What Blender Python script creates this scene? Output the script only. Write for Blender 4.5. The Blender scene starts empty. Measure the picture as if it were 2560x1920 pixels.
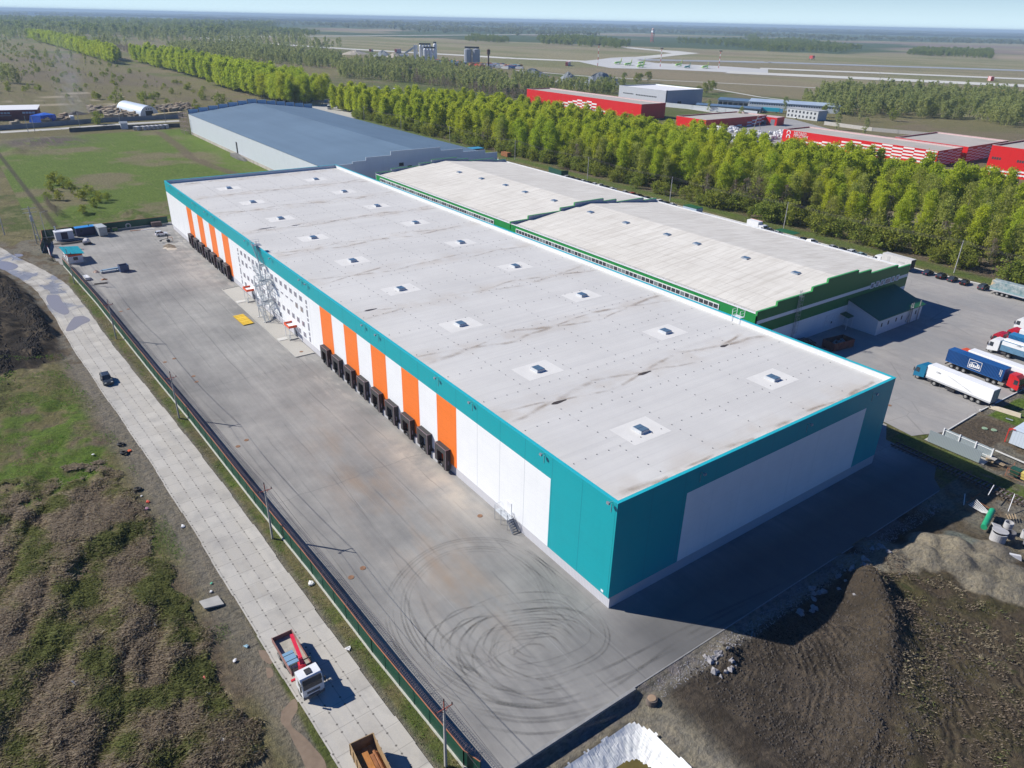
import bpy, math, random
import numpy as np
from mathutils import Vector, Matrix
R = math.radians
random.seed(7); rng = np.random.default_rng(7)
SC = bpy.context.scene
COL = SC.collection

# ------------------------------------------------------------------ camera
F = 1830.43                       # focal length in photo pixels (photo 2560 x 1920)
CAM = np.array([-49.855, 52.626, 67.5])
YAW, PITCH, ROLL = R(-36.335), R(26.476), R(1.2696)
def cam_axes():
    cy, sy, cp, sp = math.cos(YAW), math.sin(YAW), math.cos(PITCH), math.sin(PITCH)
    f = np.array([cy*cp, sy*cp, -sp]); r = np.array([sy, -cy, 0.0]); u = np.cross(r, f)
    cr, sr = math.cos(ROLL), math.sin(ROLL)
    return cr*r+sr*u, -sr*r+cr*u, f
AR, AU, AF = cam_axes()
cd = bpy.data.cameras.new('camera'); cam = bpy.data.objects.new('camera', cd); COL.objects.link(cam)
HAZE_D = .0001
cd.sensor_width = 36; cd.lens = F/2560*36; cd.clip_start = 1; cd.clip_end = 90000
cam.matrix_world = Matrix(((AR[0], AU[0], -AF[0], CAM[0]), (AR[1], AU[1], -AF[1], CAM[1]), (AR[2], AU[2], -AF[2], CAM[2]), (0, 0, 0, 1)))
SC.camera = cam
def P(x, y, z=0.0):               # a point of the photograph brought down onto the level z of the place
    d = AF+(x-1280)/F*AR-(y-960)/F*AU
    return CAM+d*((z-CAM[2])/d[2])
def t(c, r, a, b, z=0.0):
    v = P(640*c+a*.28933, 480*r+b*.28933, z); return (float(v[0]), float(v[1]))

# ------------------------------------------------------------------ sky and sun
SUN_EL = R(36.7); SDX, SDY = 0.749, 0.662     # direction towards the sun on the ground plane
w = bpy.data.worlds.new('World'); SC.world = w; w.use_nodes = True
wn = w.node_tree; bg = wn.nodes['Background']
sky = wn.nodes.new('ShaderNodeTexSky'); sky.sky_type = 'NISHITA'; sky.sun_disc = False
sky.sun_elevation = SUN_EL; sky.sun_rotation = math.atan2(SDX, SDY); sky.altitude = 100
sky.air_density = 1.0; sky.dust_density = 0.6; sky.ozone_density = 2.0
tcw = wn.nodes.new('ShaderNodeTexCoord'); sxw = wn.nodes.new('ShaderNodeSeparateXYZ'); wn.links.new(tcw.outputs['Generated'], sxw.inputs[0])
mrw = wn.nodes.new('ShaderNodeMapRange'); wn.links.new(sxw.outputs[2], mrw.inputs[0]); mrw.inputs[1].default_value = 0; mrw.inputs[2].default_value = .085; mrw.inputs[3].default_value = .85; mrw.inputs[4].default_value = 0
tnt = wn.nodes.new('ShaderNodeMixRGB'); tnt.blend_type = 'MULTIPLY'; tnt.inputs[0].default_value = 1; wn.links.new(sky.outputs[0], tnt.inputs[1]); tnt.inputs[2].default_value = (.12, .58, 1.32, 1)
hzn = wn.nodes.new('ShaderNodeMixRGB'); wn.links.new(mrw.outputs[0], hzn.inputs[0]); wn.links.new(tnt.outputs[0], hzn.inputs[1]); hzn.inputs[2].default_value = (14.0, 17.6, 19.2, 1)
wn.links.new(hzn.outputs[0], bg.inputs[0]); bg.inputs[1].default_value = 0.05
sl = bpy.data.lights.new('sun', 'SUN'); sl.energy = 5.0; sl.angle = R(.53); sl.color = (1.0, .95, .865)
so = bpy.data.objects.new('sun', sl); COL.objects.link(so)
sv = Vector((SDX*math.cos(SUN_EL), SDY*math.cos(SUN_EL), math.sin(SUN_EL)))
so.rotation_euler = sv.to_track_quat('Z', 'Y').to_euler(); so.location = (0, 0, 400)
SC.view_settings.view_transform = 'Standard'; SC.view_settings.look = 'None'
SC.view_settings.gamma = 1; SC.view_settings.exposure = 0.35
SC.render.engine = 'CYCLES'
SC.render.resolution_x, SC.render.resolution_y = 1024, 768
SC.cycles.max_bounces = 6; SC.cycles.diffuse_bounces = 3; SC.cycles.glossy_bounces = 2
SC.cycles.transparent_max_bounces = 16; SC.cycles.volume_bounces = 0; SC.cycles.volume_step_rate = 1

# ------------------------------------------------------------------ materials
def srgb(*c):
    c = [v/255 for v in c]
    return tuple(v/12.92 if v <= .04045 else ((v+.055)/1.055)**2.4 for v in c)
class NT:
    def __init__(s, name):
        s.m = bpy.data.materials.new(name); s.m.use_nodes = True; s.t = s.m.node_tree; s.t.nodes.clear()
        s.out = s.t.nodes.new('ShaderNodeOutputMaterial'); s.b = s.t.nodes.new('ShaderNodeBsdfPrincipled')
        s.t.links.new(s.b.outputs[0], s.out.inputs[0]); s._p = None
    def n(s, k): return s.t.nodes.new('ShaderNode'+k)
    def L(s, a, b): s.t.links.new(a, b)
    def put(s, sock, v):
        if isinstance(v, bpy.types.NodeSocket): s.L(v, sock)
        elif isinstance(v, (tuple, list)): sock.default_value = tuple(v)+((1.0,) if len(v) == 3 and sock.type == 'RGBA' else ())
        else: sock.default_value = v
    def math(s, op, a, b=0.0, clamp=False):
        q = s.n('Math'); q.operation = op; q.use_clamp = clamp; s.put(q.inputs[0], a); s.put(q.inputs[1], b); return q.outputs[0]
    def mix(s, f, a, b, mode='MIX'):
        q = s.n('MixRGB'); q.blend_type = mode; s.put(q.inputs[0], f); s.put(q.inputs[1], a); s.put(q.inputs[2], b); return q.outputs[0]
    def pos(s):
        if s._p is None: s._p = s.n('NewGeometry').outputs['Position']
        return s._p
    def obj(s): return s.n('TexCoord').outputs['Object']
    def xyz(s, v=None):
        q = s.n('SeparateXYZ'); s.L(v or s.pos(), q.inputs[0]); return q.outputs
    def vec(s, x, y, z=0.0):
        q = s.n('CombineXYZ'); s.put(q.inputs[0], x); s.put(q.inputs[1], y); s.put(q.inputs[2], z); return q.outputs[0]
    def map(s, v, sc=(1, 1, 1), rz=0.0):
        q = s.n('Mapping'); s.L(v, q.inputs[0]); q.inputs['Scale'].default_value = sc; q.inputs['Rotation'].default_value = (0, 0, rz); return q.outputs[0]
    def noise(s, sc, det=3, v=None, rough=.55, dist=0.0):
        q = s.n('TexNoise'); s.L(v or s.pos(), q.inputs['Vector']); q.inputs['Scale'].default_value = sc
        q.inputs['Detail'].default_value = det; q.inputs['Roughness'].default_value = rough; q.inputs['Distortion'].default_value = dist
        return q.outputs['Fac']
    def ramp(s, f, a, b, va=0.0, vb=1.0):
        q = s.n('MapRange'); q.clamp = True; s.put(q.inputs[0], f); q.inputs[1].default_value = a; q.inputs[2].default_value = b
        q.inputs[3].default_value = va; q.inputs[4].default_value = vb; return q.outputs[0]
    def line(s, c, per, off, wd, soft=.4):     # 1 on thin lines every `per` metres along coordinate c
        f = s.math('FRACT', s.math('DIVIDE', s.math('SUBTRACT', c, off-per*.5), per))
        d = s.math('MULTIPLY', s.math('ABSOLUTE', s.math('SUBTRACT', f, .5)), per)
        return s.ramp(d, wd*.5*(1-soft), wd*.5*(1+soft), 1.0, 0.0)
    def bump(s, h, st, dist=.1):
        q = s.n('Bump'); q.inputs['Strength'].default_value = st; q.inputs['Distance'].default_value = dist
        s.L(h, q.inputs['Height']); s.L(q.outputs[0], s.b.inputs['Normal'])
    def fin(s, col, rough=.6, metal=0.0, spec=None):
        s.put(s.b.inputs['Base Color'], col); s.put(s.b.inputs['Roughness'], rough); s.put(s.b.inputs['Metallic'], metal)
        if spec is not None: s.b.inputs['Specular IOR Level'].default_value = spec
        return s.m
_mc = {}
def M(name, c, r=.6, m=0.0, var=.12, sc=1.5, bump=0.0, c2=None, spec=None):
    """plain painted / worn surface: base colour broken up by two scales of noise"""
    if name in _mc: return _mc[name]
    q = NT(name); v = q.obj()
    a = q.noise(sc, 4, v); f = q.ramp(a, .3, .7)
    ca = c2 if c2 else tuple(x*(1-var) for x in c)
    col = q.mix(f, ca, tuple(min(1, x*(1+var*.6)) for x in c))
    if bump: q.bump(q.noise(sc*6, 3, v), bump)
    rr = q.ramp(q.noise(sc*2.3, 2, v), .3, .7, max(.02, r-.08), min(1, r+.1))
    _mc[name] = q.fin(col, rr, m, spec); return q.m

# ------------------------------------------------------------------ mesh builder
class MB:
    def __init__(s): s.v = []; s.f = []; s.k = []
    def quad(s, *p, m=0):
        n = len(s.v); s.v += [tuple(map(float, q)) for q in p]; s.f.append(tuple(range(n, n+len(p)))); s.k.append(m)
    poly = quad
    def box(s, x0, x1, y0, y1, z0, z1, m=0):
        n = len(s.v); s.v += [(x, y, z) for z in (z0, z1) for y in (y0, y1) for x in (x0, x1)]
        for f in ((0, 2, 3, 1), (4, 5, 7, 6), (0, 1, 5, 4), (2, 6, 7, 3), (0, 4, 6, 2), (1, 3, 7, 5)): s.f.append(tuple(n+i for i in f)); s.k.append(m)
    def hexa(s, p, m=0):                # 8 points: bottom ring then top ring
        n = len(s.v); s.v += [tuple(map(float, q)) for q in p]
        for f in ((3, 2, 1, 0), (4, 5, 6, 7), (0, 1, 5, 4), (1, 2, 6, 5), (2, 3, 7, 6), (3, 0, 4, 7)): s.f.append(tuple(n+i for i in f)); s.k.append(m)
    def prism(s, pts, z0, z1, m=0, top=None):
        n = len(s.v); k = len(pts)
        s.v += [(p[0], p[1], z0) for p in pts]+[(p[0], p[1], z1) for p in pts]
        s.f.append(tuple(n+k+i for i in range(k))); s.k.append(m if top is None else top)
        s.f.append(tuple(n+k-1-i for i in range(k))); s.k.append(m)
        for i in range(k):
            j = (i+1) % k; s.f.append((n+i, n+j, n+k+j, n+k+i)); s.k.append(m)
    def ext(s, prof, y0, y1, m=0, ax='y'):     # profile in x-z extruded along y (or y-z along x)
        n = len(s.v); k = len(prof)
        for yy in (y0, y1):
            for a, b in prof: s.v.append((a, yy, b) if ax == 'y' else (yy, a, b))
        s.f.append(tuple(n+i for i in range(k))); s.k.append(m)
        s.f.append(tuple(n+2*k-1-i for i in range(k))); s.k.append(m)
        for i in range(k):
            j = (i+1) % k; s.f.append((n+j, n+i, n+k+i, n+k+j)); s.k.append(m)
    def bar(s, a, b, w, h=None, m=0):
        a, b = Vector(a), Vector(b); h = h or w; d = (b-a)
        if d.length < 1e-6: return
        d.normalize(); up = Vector((0, 0, 1)) if abs(d.z) < .95 else Vector((1, 0, 0))
        r = d.cross(up).normalized()*w/2; u = r.cross(d).normalized()*h/2
        s.hexa([a-r-u, a+r-u, a+r+u, a-r+u, b-r-u, b+r-u, b+r+u, b-r+u], m)
    def cyl(s, a, b, r0, r1=None, n=8, m=0, cap=True):
        a, b = Vector(a), Vector(b); r1 = r0 if r1 is None else r1; d = (b-a).normalized()
        up = Vector((0, 0, 1)) if abs(d.z) < .95 else Vector((1, 0, 0))
        e = d.cross(up).normalized(); g = d.cross(e); k = len(s.v)
        for c, r in ((a, r0), (b, r1)):
            for i in range(n):
                q = 2*math.pi*i/n; s.v.append(tuple(c+e*math.cos(q)*r+g*math.sin(q)*r))
        for i in range(n):
            j = (i+1) % n; s.f.append((k+i, k+j, k+n+j, k+n+i)); s.k.append(m)
        if cap:
            s.f.append(tuple(k+n-1-i for i in range(n))); s.k.append(m); s.f.append(tuple(k+n+i for i in range(n))); s.k.append(m)
    def tube(s, pts, r, n=5, m=0):
        for a, b in zip(pts[:-1], pts[1:]): s.cyl(a, b, r, r, n, m)
    def lathe(s, prof, c=(0, 0, 0), n=16, m=0):
        k = len(s.v); q = len(prof)
        for i in range(n):
            a = 2*math.pi*i/n
            for r, z in prof: s.v.append((c[0]+r*math.cos(a), c[1]+r*math.sin(a), c[2]+z))
        for i in range(n):
            j = (i+1) % n
            for h in range(q-1): s.f.append((k+i*q+h, k+j*q+h, k+j*q+h+1, k+i*q+h+1)); s.k.append(m)
    def blob(s, c, r, sq=(1, 1, 1), amp=.2, n=8, h=5, m=0):
        k = len(s.v); ph = [random.random()*6 for _ in range(4)]
        for i in range(h+1):
            th = math.pi*i/h
            for j in range(n):
                a = 2*math.pi*j/n; q = r*(1+amp*(math.sin(2*a+ph[0])*math.sin(th*2+ph[1])+.6*math.sin(3*a+ph[2])+random.uniform(-.5, .5)))
                s.v.append((c[0]+q*sq[0]*math.sin(th)*math.cos(a), c[1]+q*sq[1]*math.sin(th)*math.sin(a), c[2]+q*sq[2]*math.cos(th)))
        for i in range(h):
            for j in range(n):
                b = (j+1) % n; s.f.append((k+i*n+j, k+(i+1)*n+j, k+(i+1)*n+b, k+i*n+b)); s.k.append(m)
    def mesh(s, name, mats, smooth=False):
        me = bpy.data.meshes.new(name); me.from_pydata(s.v, [], s.f)
        for q in (mats if isinstance(mats, (list, tuple)) else [mats]): me.materials.append(q)
        if any(s.k): me.polygons.foreach_set('material_index', s.k)
        if smooth: me.polygons.foreach_set('use_smooth', [True]*len(s.f))
        me.validate(); me.update(); return me
    def build(s, name, mats, parent=None, loc=(0, 0, 0), rz=0.0, smooth=False):
        o = bpy.data.objects.new(name, s.mesh(name, mats, smooth)); COL.objects.link(o)
        o.location = loc; o.rotation_euler = (0, 0, rz)
        if parent is not None: o.parent = parent
        return o
def tag(o, label=None, cat=None, group=None, kind=None):
    if label: o['label'] = label
    if cat: o['category'] = cat
    if group: o['group'] = group
    if kind: o['kind'] = kind
    return o
def thing(name, label, cat, loc=(0, 0, 0), rz=0.0, group=None):
    o = bpy.data.objects.new(name, None); COL.objects.link(o); o.location = loc; o.rotation_euler = (0, 0, rz); o.empty_display_size = .5
    return tag(o, label, cat, group)
def copy_thing(o, label=None, loc=None, rz=None, scale=None, group=None):
    def cp(q, par):
        c = q.copy(); COL.objects.link(c)
        if par is not None: c.parent = par
        for ch in q.children: cp(ch, c)
        return c
    c = cp(o, None)
    if label: c['label'] = label
    if group: c['group'] = group
    if loc is not None: c.location = loc
    if rz is not None: c.rotation_euler = (0, 0, rz)
    if scale is not None: c.scale = scale if isinstance(scale, tuple) else (scale,)*3
    return c
def recolor(root, pairs):
    """give the copied parts a mesh of their own with other materials (name -> material)"""
    for ch in root.children:
        for k, m in pairs.items():
            if ch.name.split('.')[0] == k and ch.data:
                ch.data = ch.data.copy(); ch.data.materials[0] = m

# ------------------------------------------------------------------ common materials
GLASS = M('window_glass', (.035, .045, .06), .12, 0, .2, .5, spec=.6)
GLASS_B = M('skylight_glass', (.10, .17, .25), .15, 0, .15, .5)
WHITE = M('white_paint', (.78, .79, .80), .45, 0, .04, .6)
BLACK = M('black_rubber', (.02, .02, .022), .8, 0, .3, 2)
STEEL = M('galvanised_steel', (.45, .48, .52), .38, .6, .12, 1)
CONC = M('concrete', (.42, .41, .38), .85, 0, .14, .8, .2)
DARK = M('dark_metal', (.05, .05, .055), .5, .3, .2, 2)
RUST = M('rusty_steel', (.30, .12, .045), .8, .1, .35, 1.5, .2)
POLEM = M('pole_concrete', (.36, .35, .33), .85, 0, .12, 1)
RIM = M('wheel_rim', (.35, .35, .34), .5, .4, .2, 4)
LAMP = M('lamp_glass', (.75, .75, .7), .2, 0, .05, 3)
REDL = M('tail_light', (.5, .02, .02), .3, 0, .1, 3)
WOOD = M('timber', (.38, .27, .16), .8, 0, .3, 2)
# ------------------------------------------------------------------ numpy helpers for the terrain
def _h(ix, iy, seed):
    n = (ix.astype(np.int64)*374761393+iy.astype(np.int64)*668265263+seed*974634777) & 0x7fffffff
    n = ((n ^ (n >> 13))*1274126177) & 0x7fffffff
    return ((n ^ (n >> 16)) & 0xffff)/65535.0
def vn(x, y, s, seed=0):
    x = x/s; y = y/s; ix = np.floor(x); iy = np.floor(y); fx = x-ix; fy = y-iy
    fx = fx*fx*(3-2*fx); fy = fy*fy*(3-2*fy)
    a = _h(ix, iy, seed); b = _h(ix+1, iy, seed); c = _h(ix, iy+1, seed); d = _h(ix+1, iy+1, seed)
    return (a*(1-fx)+b*fx)*(1-fy)+(c*(1-fx)+d*fx)*fy
def fbm(x, y, s, seed=0, o=4):
    v = 0; a = .5; tot = 0
    for i in range(o): v = v+a*vn(x, y, s/2**i, seed+i*17); tot += a; a *= .55
    return v/tot
def ss(v, a, b): q = np.clip((v-a)/(b-a), 0, 1); return q*q*(3-2*q)
def inpoly(x, y, pts):
    r = np.zeros(x.shape, bool); n = len(pts)
    for i in range(n):
        x1, y1 = pts[i]; x2, y2 = pts[(i+1) % n]
        if y1 == y2: continue
        c = ((y1 > y) != (y2 > y)) & (x < (x2-x1)*(y-y1)/(y2-y1)+x1); r ^= c
    return r
def segd(x, y, pts):               # distance to a polyline and parameter along it
    best = np.full(x.shape, 1e9); tp = np.zeros(x.shape); n = len(pts)-1
    for i in range(n):
        ax, ay = pts[i]; bx, by = pts[i+1]; dx, dy = bx-ax, by-ay
        q = np.clip(((x-ax)*dx+(y-ay)*dy)/(dx*dx+dy*dy), 0, 1); d = np.hypot(x-ax-q*dx, y-ay-q*dy)
        m = d < best; best = np.where(m, d, best); tp = np.where(m, (i+q)/n, tp)
    return best, tp
def gauss(x, y, cx, cy, rx, ry, a=0.0):
    c, s = math.cos(a), math.sin(a); u = (x-cx)*c+(y-cy)*s; v = -(x-cx)*s+(y-cy)*c
    return np.exp(-(u/rx)**2-(v/ry)**2)

# the concrete road: right edge and left edge (world), bottom of the photo to the far end
ROAD_C = [(-30, 32.2), (-3.2, 33.4), (21, 34.4), (47, 35.3), (75, 36.6), (100.5, 38.2), (130, 39.9), (150, 40.6), (168, 41.6), (176, 42.2), (187, 44.3), (200, 47.6), (212, 51.0), (228, 54.6), (260, 62)]
RIDGE = [(-14.2, -33), (-16.5, -32), (-19, -29.8), (-23, -26.0), (-26.5, -20), (-29, -13.5), (-32, -6)]
SAND = [(-15.5, -40, 3.4, 3.0, 1.1), (-27.5, -50, 2.8, 2.6, 1.7), (-28.5, -46.5, 2.8, 2.6, 1.3), (-23.5, -53.5, 2.4, 2.2, 1.4), (-18.5, -43.5, 2.8, 2.6, 2.0), (-22, -46, 3.0, 2.6, 2.2), (-20, -49.5, 2.7, 2.3, 2.1), (-24.2, -49.5, 2.4, 2.4, 1.9), (-17.2, -47.5, 2.3, 2.4, 1.6), (-25.5, -45, 2.6, 2.2, 1.6), (-21.5, -52.5, 1.9, 1.7, 1.3), (-14.5, -35.5, 2.2, 2.8, .9)]
HEAPS = [(205, 58, 12, 5, 2.2), (186, 53.5, 13, 3.6, 2.4), (168, 50.5, 10, 3.6, 2.6), (153, 47.8, 9, 3.0, 2.4), (141, 47.3, 7, 3.2, 2.3), (176, 58, 12, 4, 2.2), (150, 56, 12, 4, 2.4), (131, 50, 7, 3.6, 1.8), (163, 61, 9, 4, 2.2), (140, 60, 8, 4, 1.6), (124, 56, 9, 3.6, 2.0), (112, 60, 8, 4, 1.7), (121, 64, 12, 5, 2.0), (218, 61, 10, 5, 2.0)]
def H(x, y):
    z = np.zeros(x.shape)
    rd, _ = segd(x, y, ROAD_C)
    # west side of the road: tussocks and hummocks
    lf = (y > 30) & (x < 320) & (y < 140)
    k = ss(rd, 5.2, 13)*ss(y, 38.5, 44)*(x < 130)
    hm = fbm(x*.55+y*.30, y*1.05, 5.5, 3, 4); hm2 = np.abs(fbm(x*.6-y*.2, y, 2.4, 9, 3)-.5)*2
    amp = np.where(x < 62, 1.15, np.interp(x, [62, 80, 130], [1.15, .6, .5]))
    z += np.where(lf, k*amp*(ss(hm, .36, .68)-.25+.35*(1-hm2)*.6), 0)
    z += np.where(lf & (x < 135), (ss(rd, 3.8, 5)*(1-ss(rd, 6, 9)))*(fbm(x, y, 1.3, 21, 3)-.6)*.35, 0)
    # black spoil heaps
    hp = np.zeros(x.shape)
    for cx, cy, rx, ry, h in HEAPS: hp = np.maximum(hp, h*gauss(x, y, cx, cy, rx, ry, .12)*(.65+.7*fbm(x, y, 3.2, int(cx), 4)))
    z += hp*ss(rd, 4.4, 7)+np.where(hp > .1, .45*(fbm(x, y, 1.5, 66, 3)-.5)*np.minimum(1, hp)*ss(rd, 4.4, 7), 0)
    # field beyond the far fence: low spoil mounds and ruts
    z += np.where((x > 234) & (y > -40), gauss(x, y, 250, 8, 8, 4, .3)*2.2*(.4+fbm(x, y, 3, 5))+gauss(x, y, 262, 20, 10, 4, .4)*1.6*(.4+fbm(x, y, 3, 6)) +
                  gauss(x, y, 455, 15, 16, 16)*2.4*fbm(x, y, 4, 7)+gauss(x, y, 425, 30, 7, 4)*2.0+gauss(x, y, 330, -30, 40, 14)*.8*fbm(x, y, 5, 8)+.35*(fbm(x, y, 7, 12)-.5), 0)
    # front right: sunk verge, dug pit, ridge of earth, sand piles
    fr = ss(-x, 10.9, 12.2)
    z -= fr*(.35+.75*ss(y, 4, 7)*(1-ss(y, 24, 30)))
    d, q = segd(x, y, RIDGE)
    side = np.interp(y, [-33, -29.8, -26, -20, -13.5, -6], [-14.2, -19, -23, -26.5, -29, -32])-x      # >0 beyond the crest
    hgt = np.interp(q, [0, .25, .55, .8, 1], [2.6, 3.9, 3.2, 2.0, .9])
    fz = ss(-x, 12.4, 16.5)
    z += fz*np.where(side > 0, (hgt*np.exp(-(d/2.0)**2)+1.15*ss(d, .5, 3)+1.1*(fbm(x*.8+y*.4, y, 2.6, 31, 4)-.45)*ss(d, 1, 4))*(y < 1), hgt*np.exp(-(d/3.3)**2)-.35*(1-np.exp(-(d/3)**2))*(y < 0))*(1-ss(y, -6, 4))*ss(y, -60, -34.5+0*y)**.5
    z += ss(-x, 12, 14)*.22*(fbm(x, y, 1.6, 41, 4)-.5)*2*(y > -64)
    sd = np.zeros(x.shape)
    for i, (cx, cy, rx, ry, h) in enumerate(SAND): sd = np.maximum(sd, h*gauss(x, y, cx, cy, rx, ry, i*.5)*(1+.18*(fbm(x, y, 1.4, 50+i)-.5)))
    z = np.where(sd > .12, np.maximum(z, sd+z*.25), z)
    z += gauss(x, y, -13.6, -7.2, 1.9, 1.5)*.9*fbm(x, y, .8, 60)*2*fr
    # lined pond
    pit = ss(-x, 13.2, 15.4)*ss(y, 7.4, 9.8)*(x > -60)*(y < 60)
    z = np.where(pit > 0, z*(1-pit)-4.2*pit, z)
    # excavation by the docks
    z -= gauss(x, y, 199, 6.5, 2.6, 1.6)*0
    # keep the paved places flat
    flat = ((x > -10.9) & (x < 233) & (y < np.interp(x, [-11, 27, 47, 99, 155, 195, 233], [26.5, 28.4, 29.4, 31.8, 34.2, 37, 40])) & (y > -181)) | ((x > -8) & (x < 21) & (y > 37.2) & (y < 40.6)) | (rd < 4.3)
    z = np.where(flat, -.06, z)
    z = np.where((x > 26) & (x < 460) & (y < -58), np.minimum(z, -.05), z)
    return z

def cover(x, y, z):
    n1 = fbm(x, y, 14, 101, 5); n2 = fbm(x, y, 3.2, 102, 4); n3 = fbm(x, y, 60, 103, 4); n4 = fbm(x*.6+y*.3, y, 1.5, 104, 3)
    A = lambda *c: np.array(c)[None, :]
    def mx(c, d, f): return c*(1-f[:, None])+d*f[:, None]
    G, BG, OL, ST, BR, BK, GR, SN, PU = A(.085, .112, .034), A(.100, .160, .030), A(.160, .150, .078), A(.290, .255, .175), A(.140, .114, .088), A(.034, .029, .026), A(.245, .235, .215), A(.315, .285, .235), A(.175, .140, .130)
    c = mx(OL, G, ss(n1, .42, .62)); c = mx(c, BR, ss(n2, .52, .75)*.6); c = mx(c, ST, ss(1-n2, .5, .8)*.35)
    rd, _ = segd(x, y, ROAD_C)
    # tussock field on the left
    L = (y > 38) & (x < 135)
    cl = mx(OL+0*c, BR, ss(fbm(x*.5+y*.3, y, 5, 7, 4), .48, .7)); cl = mx(cl, ST, ss(n4, .55, .8)*.55*ss(z, -.1, .6)); cl = mx(cl, G, ss(fbm(x, y, 6, 8, 4), .56, .7)*.5)
    cl = mx(cl, BG, ss(n2, .40, .6)*ss(x, 58, 72)*(1-ss(x, 92, 120))*ss(rd, 6.5, 9.5))
    cl = mx(cl, BK*2.4, (1-ss(z, -.5, -.2))*.35)
    cl = mx(cl, GR*.62+BR*.25, (1-ss(rd, 5.5, 8.2+2*n2)))
    c = np.where(L[:, None], cl, c)
    hp = np.zeros(x.shape)
    for cx, cy, rx, ry, h in HEAPS: hp = np.maximum(hp, gauss(x, y, cx, cy, rx*1.35, ry*1.5, .12))
    c = mx(c, mx(BK+0*c, BR*.8, ss(n4, .5, .75)*.8), ss(hp+.25*(n2-.5), .22, .4)*(x > 118)*(y > 38))
    c = mx(c, mx(BR+0*c, GR*.8, ss(n4, .4, .7)), (1-ss(rd, 4.6, 6.4+2*n2))*(x > 118)*(x < 260))
    # verge between road and fence
    V = (y > 26) & (y < 40) & (rd > 3.5) & (x < 195) & (y < np.interp(x, [-30, -3, 100, 176], [31, 33, 38, 42]))
    cv = mx(OL+0*c, G*1.1, ss(n2, .38, .6)); cv = mx(cv, BG, ss(n4, .6, .8)*.6); cv = mx(cv, BR, ss(n1, .5, .7)*.6); cv = mx(cv, GR*.7, 1-ss(rd, 3.8, 4.8))
    c = np.where(V[:, None], cv, c)
    E_ = inpoly(x, y, [(176, 38), (196, 35.3), (232, 38), (232, 44), (222, 49.5), (207, 45), (190, 41.5)])
    c = mx(c, mx(GR*.75+0*c, BR, ss(n2, .45, .65)), E_*.9)
    # meadow beyond the far fence
    Fm = (x > 231.5) & (x < 480) & (y < 40) & (y > -66)
    cf = mx(G*.35+BG*.8+0*c, BR+ST*.2, ss(fbm(x, y, 22, 200, 5), .50, .66)*.75)
    cf = mx(cf, BG*1.1, ss(-y, 50, 60)*(x < 460)*.8); cf = mx(cf, BG*.9, (1-ss(x, 250, 285))*ss(n2, .4, .6)*.8)
    d, _ = segd(x, y, [(468, -50), (400, -46), (367, -43), (335, -45), (300, -50), (250, -58)]); cf = mx(cf, BR*1.0, (1-ss(d, 1.2, 4))*.8)
    d, _ = segd(x, y, [(430, 38), (315, 35), (246, 33)]); cf = mx(cf, BK*2, (1-ss(d, .5, 1.3))*.8)
    cf = mx(cf, A(.12, .105, .10)+0*c, np.clip(gauss(x, y, 455, 15, 18, 20)*1.6, 0, 1)*ss(n2, .3, .5)); cf = mx(cf, ST, ss(n4, .7, .85)*.35)
    c = np.where(Fm[:, None], cf, c)
    # front: gravel verge, dark earth, plateau, sand
    Fr = (x < -10.9) & (y < 27)
    d, q = segd(x, y, RIDGE); side = np.interp(y, [-33, -29.8, -26, -20, -13.5, -6], [-14.2, -19, -23, -26.5, -29, -32])-x
    cr = mx(BK*2.3+BR*.12+0*c, BK*3.3+BR*.25, ss(fbm(x, y, 2.5, 71, 4), .42, .62)); pl = mx(BR*1.15+0*c, OL*.8+BR*.2, ss(n2, .45, .7)); pl = mx(pl, ST, ss(n4, .55, .8)*.45); pl = pl*.82; pl = mx(pl, BG*.7, ss(n4*.5+vn(x, y, .9, 5)*.5, .72, .82)*.6)
    cr = mx(cr, pl, ss(side, .2, 2.2)); cr = mx(cr, BR*.95, np.exp(-(d/2.6)**2)*.6)
    cr = cr*.60; cr = mx(cr, GR*.80, (1-ss(-x, 12.3, 13.7+1.0*n2))*(y > -35)); cr = mx(cr, GR*.65+SN*.2, ss(y, 2.0, 5.5))
    cr = mx(cr, A(.22, .20, .26), ((1-ss(-x, 11.8, 13.0))*.45*ss(n4, .35, .6)))
    cr = mx(cr, mx(GR*.75+0*c, BR, ss(n2, .4, .6)), (1-ss(y, -62, -50))*(1-ss(-x, 19.5, 22)) )
    cr = mx(cr, SN*.75+BR*.2, (1-ss(y, -60, -53))*ss(-x, 20, 23)*ss(n2, .3, .5))
    sd = np.zeros(x.shape)
    for i, (cx, cy, rx, ry, h) in enumerate(SAND): sd = np.maximum(sd, gauss(x, y, cx, cy, rx*1.15, ry*1.15, i*.5))
    cr = mx(cr, mx(A(.215, .20, .175)+0*c, A(.27, .25, .215), ss(n2, .35, .65)), ss(sd+.2*(n4-.5), .25, .42))
    cr = mx(cr, A(.17, .19, .185)+0*c, ss(gauss(x, y, -19.2, -52.5, 2.3, 2.2)+.15*(n4-.5), .3, .5))
    cr = mx(cr, A(.55, .47, .30)+0*c, ss(gauss(x, y, -31.0, -1.5, 2.2, 1.6), .3, .6))
    cr = np.where((y < -63)[:, None], mx(GR*.62+BR*.2+0*c, BR*.9+OL*.3, ss(n2, .5, .7)), cr)
    c = np.where(Fr[:, None], cr, c)
    # the corner by the railway and the sheds
    R1 = (y < -62) & (y > -200) & (x < 5) & ~((x > -10.9) & (y > -80) & (y < -60)) 
    c = np.where(R1[:, None], mx(GR*.7+0*c, BR, ss(n2, .45, .62)), c)
    c = mx(c, G*.9+BG*.3, ((y < -71.8) & (y > -76.8) & (x < 3) & (x > -30))*ss(n4, .2, .5)*1.0)
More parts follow.
